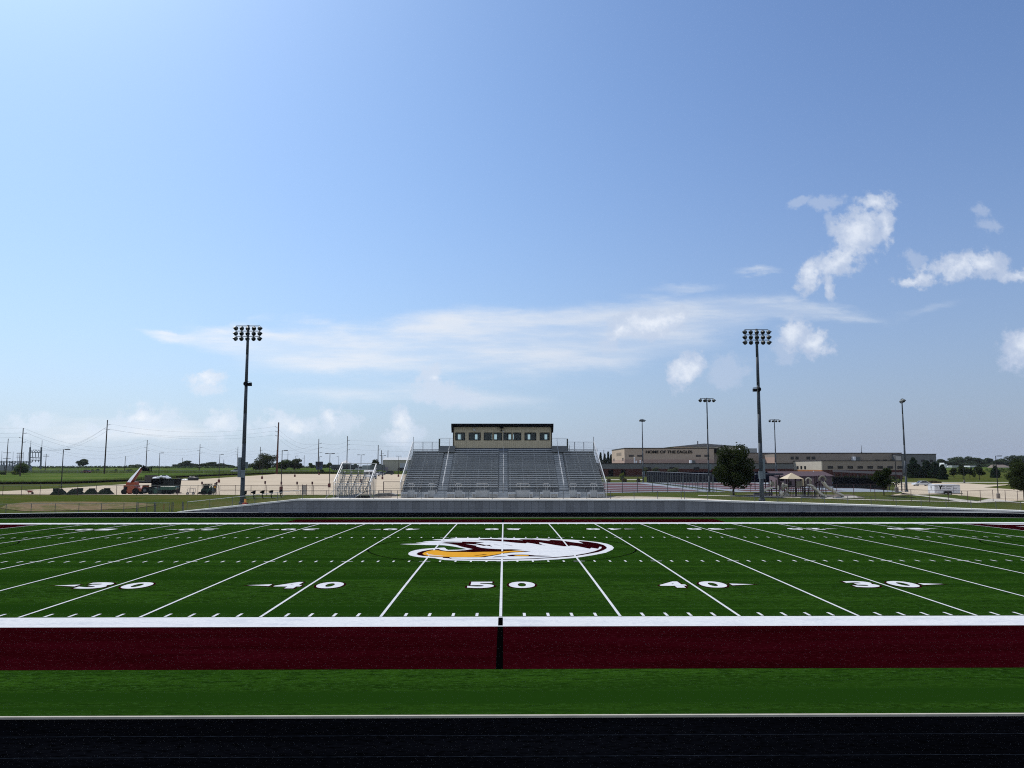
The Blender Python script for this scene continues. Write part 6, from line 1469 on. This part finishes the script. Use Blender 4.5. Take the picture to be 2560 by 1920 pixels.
# ------------------------------------------------------------------ blocking sled, cone, hydrant, small signs, gates
bx_, by_ = GT(664, 1246); zb3 = h(bx_, by_)
sl = thing('blocking_sled', 'five-man football blocking sled with black pads on the grass bank', 'blocking sled', (bx_,by_,zb3))
for k, px in enumerate((612, 634, 656, 678, 702)):
    x = at(px, 1245, by_)[0]-bx_; zg = h(bx_+x, by_)-zb3
    MB().tube([(x,.2,zg+.05),(x-.06,.1,zg+.5),(x-.0,0,zg+.75)], .07, 6).build('arm', black, sl)
    if k < 4: MB().prism([(x-.36,zg+.92),(x-.30,zg+.80),(x+.16,zg+.62),(x+.22,zg+1.12),(x+.08,zg+1.12)], -.2, .2, 'Y').build('pad', black, sl)
    else: MB().ball((x,0,zg+.85),(.26,.2,.32),10,7).build('pad', black, sl)
xa = at(612,1245,by_)[0]-bx_; xb = at(712,1243,by_)[0]-bx_; MB().tube([(xa,.25,h(bx_+xa,by_)-zb3+.08),(xb-.5,.25,h(bx_+xb,by_)-zb3+.08),(xb,.2,h(bx_+xb,by_)-zb3+.4)], .04, 6).build('runner', mat('sled steel', (.30,.31,.31), rough=.5), sl)
cx3, cy3 = GT(613, 1261.5); zc3 = h(cx3, cy3); co = thing('traffic_cone', 'orange striped marker cone at the foot of the tall stadium light', 'traffic cone', (cx3,cy3,zc3))
MB().box(-.3,.3,-.3,.3,-.02,.22).build('base', mat('cone base', (.30,.03,.02), rough=.6), co)
MB().cyl((0,0,.2),(0,0,.7),.16,.14,12).build('body', mat('cone orange', (.80,.20,.03), rough=.5), co)
for z in (.32,.52): MB().cyl((0,0,z),(0,0,z+.07),.165,.16,12).build('stripe', mat('cone yellow', (.75,.6,.15), rough=.5), co)
hx_, hy_ = GT(409.5, 1274.5); t = thing('marker_post', 'thin red marker post beside the gate in the left fence', 'marker post', (hx_,hy_,h(hx_,hy_))); MB().cyl((0,0,-.05),(0,0,.68),.04,.04,6).build('rod', mat('marker red', (.35,.02,.02), rough=.5), t); MB().ball((0,0,.70),(.06,.06,.06),8,5).build('cap', MATS['marker red'], t)
sgm = mat('maroon sign', (.075,.03,.035), rough=.7)
for k, (px, pt, pb) in enumerate(((504,1204,1237),(540.5,1205,1237),(662,1202.5,1238),(702.5,1204,1238),(742,1204,1238),(780,1204,1238))):
    Y = 124.5; x_, _ = at(px, pb, Y); z_ = h(x_, Y); zt_ = at(px, pt, Y)[1]-z_; t = thing('parking_sign', 'small maroon sign on a thin post, ' + ['leftmost, before the skid steer','right of the skid steer behind the worker','first right of the tall stadium light','on the line of the nearest single-arm lamp post','between the lamp post and the grey gate','just right of the grey gate'][k], 'sign', (x_,Y,z_), 0, 'small maroon signs at the edge of the lot')
    MB().cyl((0,.03,-.1),(0,.03,zt_),.035,.035,6).build('post', maroonp, t); MB().box(-.13,.13,-.03,.01,zt_-.44,zt_).build('panel', sgm, t)
x_, _ = at(780, 1220, 124); t = thing('handrail', 'small pale cross rail on the post right of the grey gate', 'rail', (x_,124,h(x_,124))); MB().bar((-.45,0,1.15),(.45,0,1.15),.06).build('bar', mat('pale rail', (.5,.46,.42), rough=.6), t); MB().bar((0,0,0),(0,0,1.15),.05).build('post', maroonp, t)
x_, _ = at(760.5, 1238, 119); t = thing('fence_gate', 'grey slatted gate panel in the maroon fence left of the small bleachers', 'gate', (x_,119,h(x_,119)))
for a in (-.33,.33): MB().bar((a,0,0),(a,0,1.6),.08).build('gate_post', maroonp, t)
g = MB()
for k in range(5): g.box(-.27+k*.11,-.19+k*.11,-.02,.02,.1,1.52)
g.build('slats', mat('grey slats', (.25,.25,.26), rough=.6), t)
# pedestrian gate posts of the front fence
for k, px in enumerate((342, 386, 430, 456)):
    x_, y_ = at(px, 1279, 100.9)[0], 101.0; t = thing('gate_post', 'thick gate post in the left fence, ' + ['leftmost','second from the left','third from the left','rightmost, where the wall begins'][k], 'gate post', (x_,y_,h(x_,y_)), 0, 'gate posts in the left fence'); MB().cyl((-.08,0,-.1),(-.08,0,1.25),.055,.055,8).build('post', galv_d, t); MB().cyl((.08,0,-.1),(.08,0,1.2),.045,.045,8).build('hinge_post', galv_d, t)
# bike rack and slab between the stands
x_, _ = at(961, 1243, 106.5); br = thing('bike_rack', 'round metal bike rack between the small bleachers and the grandstand', 'bike rack', (x_,106.8,h(x_,106.8)))
g = MB(); 
for z in (.08,.98): g.tube([(.9*math.cos(a)*.98,.45*math.sin(a),z) for a in [2*math.pi*i/20 for i in range(21)]], .025, 5)
g.build('hoop', mat('rack steel', (.16,.13,.13), rough=.5, metal=.3), br)
for i in range(18):
    a = 2*math.pi*i/18; MB().cyl((.9*math.cos(a),.45*math.sin(a),0),(.9*math.cos(a),.45*math.sin(a),1.0),.018,.018,5).build('bar', MATS['rack steel'], br)
x_, _ = at(965, 1233, 113); o = MB().prism([(-1.7,0),(-1.6,.28),(-1.0,.45),(.6,.5),(1.5,.3),(1.6,0)], -.9, .9, 'Y').build('equipment_cover', mat('grey tarp', (.30,.30,.29), rough=.8, var=.1), None, loc=(x_,113,h(x_,113))); tag(o, 'low grey covered slab behind the bike rack', 'covered slab')

# ------------------------------------------------------------------ small bleachers (bare frame, many thin tubes)
sY = 105.6; sx_, _ = at(870, 1243, sY); sz_ = h(sx_, sY)
sm_b = thing('small_bleachers', 'small open-framed aluminium bleachers left of the grandstand', 'bleachers', (sx_,sY,sz_))
xl2 = at(832,1240,sY)[0]-sx_; xr2 = at(921,1240,sY)[0]-sx_
for i in range(8):
    z = 1.25+.30*i; y = .6+.62*i; MB().box(xl2+.3, xr2-.1, y, y+.26, z+.36, z+.40).build('seat_plank', alu_b, sm_b)
    if i < 8: MB().box(xl2+.3, xr2-.1, y-.42, y-.12, z-.02, z+.02).build('footboard', alu2, sm_b)
for x in [xl2+.5+(xr2-xl2-.9)*k/4 for k in range(5)]:
    g = MB(); g.bar((x,.3,1.1),(x,5.3,3.5), .08)
    for i in range(5): y = .5+1.15*i; g.bar((x,y,0),(x,y,1.2+.48*1.15*i), .06)
    g.bar((x,.5,.1),(x,2.8,2.2), .05); g.bar((x,2.8,.1),(x,.5,1.1), .05); g.bar((x,2.8,.1),(x,5.2,3.3), .05); g.bar((x,0.4,.06),(x,5.4,.06), .07); g.build('frame', mat('bleacher frame', (.42,.42,.42), rough=.5, metal=.2), sm_b)
g = MB(); xs = [xl2+.5+(xr2-xl2-.9)*k/4 for k in range(5)]
for a, b in zip(xs, xs[1:]):
    for y, z1 in ((.5,1.15),(2.8,2.2),(5.1,3.3)): g.bar((a,y,.1),(b,y,z1), .04); g.bar((b,y,.1),(a,y,z1), .04)
g.build('cross_brace', mat('brace steel', (.34,.35,.36), rough=.5, metal=.4), sm_b)
for s, x in ((-1, xl2+.1), (1, xr2+.1)):
    g = MB(); P = [(x,.0,2.15),(x,1.9,3.05),(x,5.4,4.75)] if s < 0 else [(x,.3,2.1),(x,5.4,4.55)]
    for p, q in zip(P, P[1:]): g.bar(p, q, .11, .08); g.bar((p[0],p[1],p[2]-.55),(q[0],q[1],q[2]-.55), .05)
    g.build('side_rail', alu_b, sm_b)
    for k in range(6):
        t_ = k/5; y = P[0][1]+(5.4-P[0][1])*t_; z = P[0][2]+(P[-1][2]-P[0][2])*t_; MB().bar((x,y,.2),(x,y,z), .06).build('rail_post', galv if k % 2 else alu, sm_b)
g = MB(); g.bar((xl2,5.45,4.6),(xr2+.1,5.45,4.6), .09); g.bar((xl2,5.45,3.7),(xr2+.1,5.45,3.7), .05); g.bar((xl2,5.45,3.05),(xr2,5.45,3.05), .05)
for k in range(5): x = xl2+(xr2-xl2)*k/4; g.bar((x,5.45,2.9),(x,5.45,4.6), .045)
g.build('back_rail', alu_b, sm_b)
g = MB(); g.bar((xl2+.2,-.3,1.9),(xr2-.9,-.3,1.9), .05); g.bar((xl2+.2,-.3,1.45),(xr2-1.1,-.3,1.45), .05); g.bar((xl2+.2,-.3,1.15),(xr2-1.1,-.3,1.15), .04)
for k in range(12): x = xl2+.2+(xr2-xl2-1.2)*k/11; g.bar((x,-.3,.1),(x,-.3,1.9), .035)
g.build('front_guard', alu, sm_b)
MB().add([(xl2-.4,-.6,.04),(xl2+3,-.6,.04),(xr2-.5,-.6,.9),(xr2+.3,-.4,.9),(xl2+3,.3,.5),(xl2-.2,.4,.04)], [(0,1,4,5),(1,2,3,4)]).build('ramp', alu2, sm_b)
MB().bar((xl2-.9,-.5,.05),(xl2+.3,-.5,1.1), .06).build('ramp_rail', alu_b, sm_b); MB().bar((xr2+.1,-.4,1.3),(xr2+1.3,-.4,.6), .05).build('ramp_rail', alu_b, sm_b)
MB().box(xl2+.3, xr2+.2, -.2, .1, .02, .32).build('base_skid', black, sm_b)
# distant houses on the right
hx2, _ = at(2512, 1172, 560); z_ = h(hx2, 560); t = thing('house', 'distant house with a brown hip roof at the right', 'house', (hx2,560,z_))
W = 54*560/1962; zr_ = at(2512,1161.8,560)[1]-z_; ze_ = at(2512,1171.5,560)[1]-z_
MB().box(-W*.42,W*.42,0,9,-.5,max(.5,ze_)).build('wall', cream, t)
MB().add([(-W/2,-.6,ze_),(W/2,-.6,ze_),(W/2,9.6,ze_),(-W/2,9.6,ze_),(-W*.44,4.5,zr_),(W*.14,4.5,zr_)], [(0,1,5,4),(1,2,5),(2,3,4,5),(3,0,4),(3,2,1,0)]).build('roof', mat('brown shingle', (.22,.18,.155), rough=.9, var=.1, scale=1), t)
hx2, _ = at(2450, 1168, 580); z_ = h(hx2, 580); t = thing('house', 'distant white farm building with a gable at its left end', 'house', (hx2,580,z_))
a = at(2360,1157,580); b = at(2366,1163.5,580); c = at(2440,1166,580); xo = hx2
MB().prism([(a[0]-xo-.3,0),(a[0]-xo,a[1]-z_),(b[0]-xo,b[1]-z_),(b[0]-xo+1.5,0)],0,6,'Y').build('gable', white, t)
MB().box(b[0]-xo+1.2, at(2372,1166,580)[0]-xo, 0, 6, 0, c[1]-z_+.3).build('white_roof', white, t)
MB().box(at(2382,1164,580)[0]-xo, at(2398,1164,580)[0]-xo, 1, 7, 0, at(2382,1163.5,580)[1]-z_).build('grey_roof', mat('weathered roof', (.35,.38,.37), rough=.8), t)
x0_ = at(2425,1164,580)[0]-xo; x1_ = at(2439.5,1164,580)[0]-xo; MB().box(x0_, x1_, 0, 7, 0, at(2425,1167,580)[1]-z_).build('wall', mat('blue grey wall', (.15,.18,.22), rough=.8), t); MB().box(x0_-.2, x1_+.2, -.3, 7.3, at(2425,1167,580)[1]-z_, at(2425,1164.3,580)[1]-z_).build('roof', white, t)

# ------------------------------------------------------------------ sky
SUN_AZ, SUN_EL = R(-40), R(50)
sd_ = Vector((math.sin(SUN_AZ)*math.cos(SUN_EL), math.cos(SUN_AZ)*math.cos(SUN_EL), math.sin(SUN_EL)))
la = D.lights.new('sun', 'SUN'); la.energy = 3.6; la.angle = R(.53); la.color = (1, .95, .88)
so = D.objects.new('sun', la); C.objects.link(so); so.rotation_euler = sd_.to_track_quat('Z', 'Y').to_euler()
w = D.worlds.new('World'); bpy.context.scene.world = w; w.use_nodes = True; nt = w.node_tree; N = nt.nodes; L = nt.links
SKY_S = .10
bg = N['Background']; bg.inputs['Strength'].default_value = SKY_S
sky = N.new('ShaderNodeTexSky'); sky.sky_type = 'NISHITA'; sky.sun_disc = False; sky.sun_elevation = SUN_EL; sky.sun_rotation = SUN_AZ
sky.air_density = 1.0; sky.dust_density = 1.5; sky.ozone_density = 2.0; sky.altitude = 200
def mth(op, a, b=None, c=None, clamp=False):
    n = N.new('ShaderNodeMath'); n.operation = op; n.use_clamp = clamp
    for i, v in enumerate((a, b, c)):
        if v is None: continue
        if isinstance(v, (int, float)): n.inputs[i].default_value = v
        else: L.new(v, n.inputs[i])
    return n.outputs[0]
def vmath(op, a, b):
    n = N.new('ShaderNodeVectorMath'); n.operation = op
    for i, v in enumerate((a, b)):
        if isinstance(v, tuple): n.inputs[i].default_value = v
        else: L.new(v, n.inputs[i])
    return n
tc = N.new('ShaderNodeTexCoord'); sp = N.new('ShaderNodeSeparateXYZ'); L.new(tc.outputs['Generated'], sp.inputs[0])
yy = mth('MAXIMUM', sp.outputs['Y'], .08)
U = mth('DIVIDE', sp.outputs['X'], yy); V_ = mth('DIVIDE', sp.outputs['Z'], yy)
cb = N.new('ShaderNodeCombineXYZ'); L.new(U, cb.inputs[0]); L.new(V_, cb.inputs[1]); Puv = cb.outputs[0]
def noise(scale, detail=6, rough=.55, st=(1,1,1), loc=(0,0,0)):
    mp = N.new('ShaderNodeMapping'); mp.inputs['Scale'].default_value = st; mp.inputs['Location'].default_value = loc; L.new(Puv, mp.inputs[0])
    n = N.new('ShaderNodeTexNoise'); n.inputs['Scale'].default_value = scale; n.inputs['Detail'].default_value = detail; n.inputs['Roughness'].default_value = rough; L.new(mp.outputs[0], n.inputs['Vector']); return n
def warp(n, amp):
    s = vmath('SUBTRACT', n.outputs['Color'], (.5,.5,.5)); m_ = vmath('MULTIPLY', s.outputs[0], (amp, amp, 0)); return vmath('ADD', Puv, m_.outputs[0]).outputs[0]
def uv(px, py):
    d = ray(px, py); return d[0]/d[1], d[2]/d[1]
def blobs(L_, P):
    out = None
    for px, py, rx, ry, rot, st in L_:
        u, v = uv(px, py); u2, _ = uv(px+rx, py); _, v2 = uv(px, py-ry)
        mp = N.new('ShaderNodeMapping'); mp.vector_type = 'TEXTURE'; mp.inputs['Location'].default_value = (u, v, 0); mp.inputs['Rotation'].default_value = (0,0,R(rot)); mp.inputs['Scale'].default_value = (abs(u2-u), abs(v2-v), 1); L.new(P, mp.inputs[0])
        ln = N.new('ShaderNodeVectorMath'); ln.operation = 'LENGTH'; L.new(mp.outputs[0], ln.inputs[0])
        a = mth('SUBTRACT', 1, ln.outputs['Value']); a = mth('MULTIPLY', a, 1.0); a = mth('ADD', a, st-1)
        out = a if out is None else mth('SMOOTH_MAX', out, a, .25)
    return out
def sstep(x, a, b):
    n = N.new('ShaderNodeMapRange'); n.interpolation_type = 'SMOOTHERSTEP'; n.inputs['From Min'].default_value = a; n.inputs['From Max'].default_value = b; L.new(x, n.inputs['Value']); return n.outputs[0]
SKYGAIN = (.85, 1.13, 1.39); HZP, HZA = 4.5, .88; HAZE = .00004; HZR, HZL = (.36,.455,.61), (.575,.68,.85)
n1 = noise(30, 10, .66); wp = warp(noise(22, 7, .6), .045)
CU = [(2143,590,100,66,50,1),(2188,505,46,34,0,1),(2095,648,85,44,25,1),(2030,685,50,36,55,1),(2215,560,30,80,0,.85),(2080,715,20,46,0,.8),
      (2393,668,120,38,8,1),(2465,668,70,36,0,1),(2285,706,66,20,10,.95),(2550,685,90,24,0,.85),(2565,870,75,62,20,1.0),
      (1984,838,56,52,30,1),(2040,860,46,34,0,1),(1716,925,60,40,35,1),(1625,808,100,42,8,1.1),(1560,830,60,30,10,1),(1690,800,50,26,0,.8),
      (553,1058,46,38,0,1),(728,1062,80,30,0,1),(825,1044,34,40,0,.95),(360,1042,60,24,0,.95),(1085,945,30,30,0,.75),(1006,1058,30,46,0,1),(1000,1085,56,24,0,.9),(515,946,56,30,0,.85)]
CS = [(2066,508,48,30,0,1),(2003,500,50,18,25,.9),(2082,560,30,26,0,.9),(2287,650,30,30,0,1),(2461,525,36,28,0,.8),(2478,570,40,28,0,.9),
      (1960,880,60,34,0,1),(1820,925,64,44,0,1),(1522,856,40,32,0,.9),
      (1075,935,36,46,0,1),(1110,985,100,44,-15,1),(520,970,60,40,0,.8),(365,1052,110,38,0,1),(700,1080,120,30,0,.9),(860,1060,50,34,0,.9),
      (1010,1090,80,30,0,.8),(80,1062,90,26,0,.9),(250,1072,70,30,0,.85),]
n4 = noise(85, 8, .6, (1,1,1), (2,7,0)); nz = mth('ADD', mth('MULTIPLY', mth('SUBTRACT', n1.outputs['Fac'], .5), 1.7), mth('MULTIPLY', mth('SUBTRACT', n4.outputs['Fac'], .5), 1.1))
f = blobs(CU, wp); dn = mth('ADD', f, nz)
acu = sstep(dn, -.18, .52)
fs = blobs(CS, wp); dns = mth('ADD', fs, nz)
acs = mth('MULTIPLY', sstep(dns, -.12, .62), mth('ADD', mth('MULTIPLY', sstep(U, .1, -.1), .32), .55))
# thin high layer
n2 = noise(7, 9, .62, (.40,2.0,1), (3,1,0)); wp2 = warp(noise(7, 7, .6, (.5,1.4,1), (9,2,0)), .10)
CI = [(470,842,110,20,-4,.9),(640,850,180,40,-4,.95),(800,900,300,60,0,.8),(900,870,330,58,-3,.95),(1150,880,400,80,3,.95),(1450,860,380,85,8,.95),(1700,800,320,55,6,.9),(1950,770,270,40,-2,.85),(2080,778,180,26,-3,.8),(1880,668,95,16,6,.5),(1700,720,150,24,8,.5),(1100,985,700,80,0,.42),(400,1060,700,60,0,.40),(2300,760,300,40,10,.4),]
f2 = blobs(CI, wp2); d2 = mth('ADD', f2, mth('MULTIPLY', mth('SUBTRACT', n2.outputs['Fac'], .5), 1.8))
n3 = noise(18, 9, .62, (.22,1.6,1), (5,2,0)); tex = sstep(n3.outputs['Fac'], .34, .68)
aci = mth('MULTIPLY', mth('MULTIPLY', sstep(d2, -.35, .60), .95), mth('ADD', mth('MULTIPLY', tex, .68), .36))
front = sstep(sp.outputs['Y'], .1, .3)
acu = mth('MAXIMUM', mth('MULTIPLY', acu, .92), acs); acu = mth('MULTIPLY', acu, front); aci = mth('MULTIPLY', aci, front)
# the sky itself, graded
def mixc(f, a, b, mode='MIX'):
    n = N.new('ShaderNodeMix'); n.data_type = 'RGBA'; n.blend_type = mode
    for s, v in (('Factor', f), ('A', a), ('B', b)):
        if isinstance(v, tuple): n.inputs[s].default_value = (*v, 1)
        elif isinstance(v, (int, float)): n.inputs[s].default_value = v
        else: L.new(v, n.inputs[s])
    return n.outputs['Result']
K = 1/SKY_S
skyc = mixc(1.0, sky.outputs[0], SKYGAIN, 'MULTIPLY')
zc = mth('MAXIMUM', sp.outputs['Z'], 0.0)
hz = mth('POWER', mth('SUBTRACT', 1, zc, clamp=True), HZP)
left = sstep(U, .75, -.75)
hcol = mixc(left, tuple(c*K for c in HZR), tuple(c*K for c in HZL))
skyc = mixc(mth('MULTIPLY', hz, HZA), skyc, hcol)
rgt = mixc(sstep(U, -.35, .62), (1,1,1), (.98,.915,.93))
skyc = mixc(1.0, skyc, rgt, 'MULTIPLY')
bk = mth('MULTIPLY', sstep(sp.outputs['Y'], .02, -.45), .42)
shade = sstep(mth('SUBTRACT', n1.outputs['Fac'], mth('MULTIPLY', dn, .35)), .0, .5)
clit = mixc(left, tuple(c*K for c in (.84,.89,.97)), tuple(c*K for c in (.98,1.0,1.05)))
cdk = mixc(left, tuple(c*K for c in (.47,.56,.74)), tuple(c*K for c in (.74,.84,.97)))
ccol = mixc(shade, clit, cdk)
cicol = mixc(left, tuple(c*K for c in (.56,.65,.80)), tuple(c*K for c in (.90,.94,1.0)))
s1 = mixc(aci, skyc, cicol)
lowf = sstep(V_, .0, .12)
s2 = mixc(mth('MULTIPLY', acu, mth('ADD', mth('MULTIPLY', lowf, .30), .65)), s1, ccol)
s3 = mixc(bk, s2, tuple(c*K for c in (.76,.76,.76)))      # unseen white added to the sky behind the viewer as fill light
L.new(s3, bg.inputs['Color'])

if HAZE:
    o = MB().box(-3300, 3300, -110, 5800, -1.2, 60).build('haze', None); tag(o, 'thin pale summer haze in the air over the fields', kind='stuff')
    m = D.materials.new('haze'); m.use_nodes = True; n_ = m.node_tree; n_.nodes.remove(n_.nodes['Principled BSDF']); v_ = n_.nodes.new('ShaderNodeVolumePrincipled'); v_.inputs['Density'].default_value = HAZE; v_.inputs['Color'].default_value = (.86,.92,1,1); v_.inputs['Anisotropy'].default_value = .2
    n_.links.new(v_.outputs[0], n_.nodes['Material Output'].inputs['Volume']); o.data.materials.append(m)
# ------------------------------------------------------------------ camera and render
cam = D.cameras.new('camera'); co_ = D.objects.new('camera', cam); C.objects.link(co_)
cam.sensor_fit = 'HORIZONTAL'; cam.sensor_width = 36; cam.lens = FPX/2560*36; cam.clip_start = .1; cam.clip_end = 12000
fw = Vector(ray(1280, 960)).normalized(); up = (Vector(ray(1280, 900))-Vector(ray(1280, 960))).normalized(); rt = fw.cross(up).normalized(); up = rt.cross(fw)
co_.matrix_world = Matrix(((rt.x,up.x,-fw.x,CX),(rt.y,up.y,-fw.y,0),(rt.z,up.z,-fw.z,CH),(0,0,0,1)))
sc = bpy.context.scene; sc.camera = co_
sc.view_settings.view_transform = 'Standard'; sc.view_settings.look = 'None'; sc.view_settings.exposure = 0.0; sc.view_settings.gamma = 1.0
sc.cycles.pixel_filter_type = 'BLACKMAN_HARRIS'; sc.cycles.filter_width = 1.1; sc.cycles.max_bounces = 6; sc.cycles.transparent_max_bounces = 12; sc.cycles.use_denoising = False
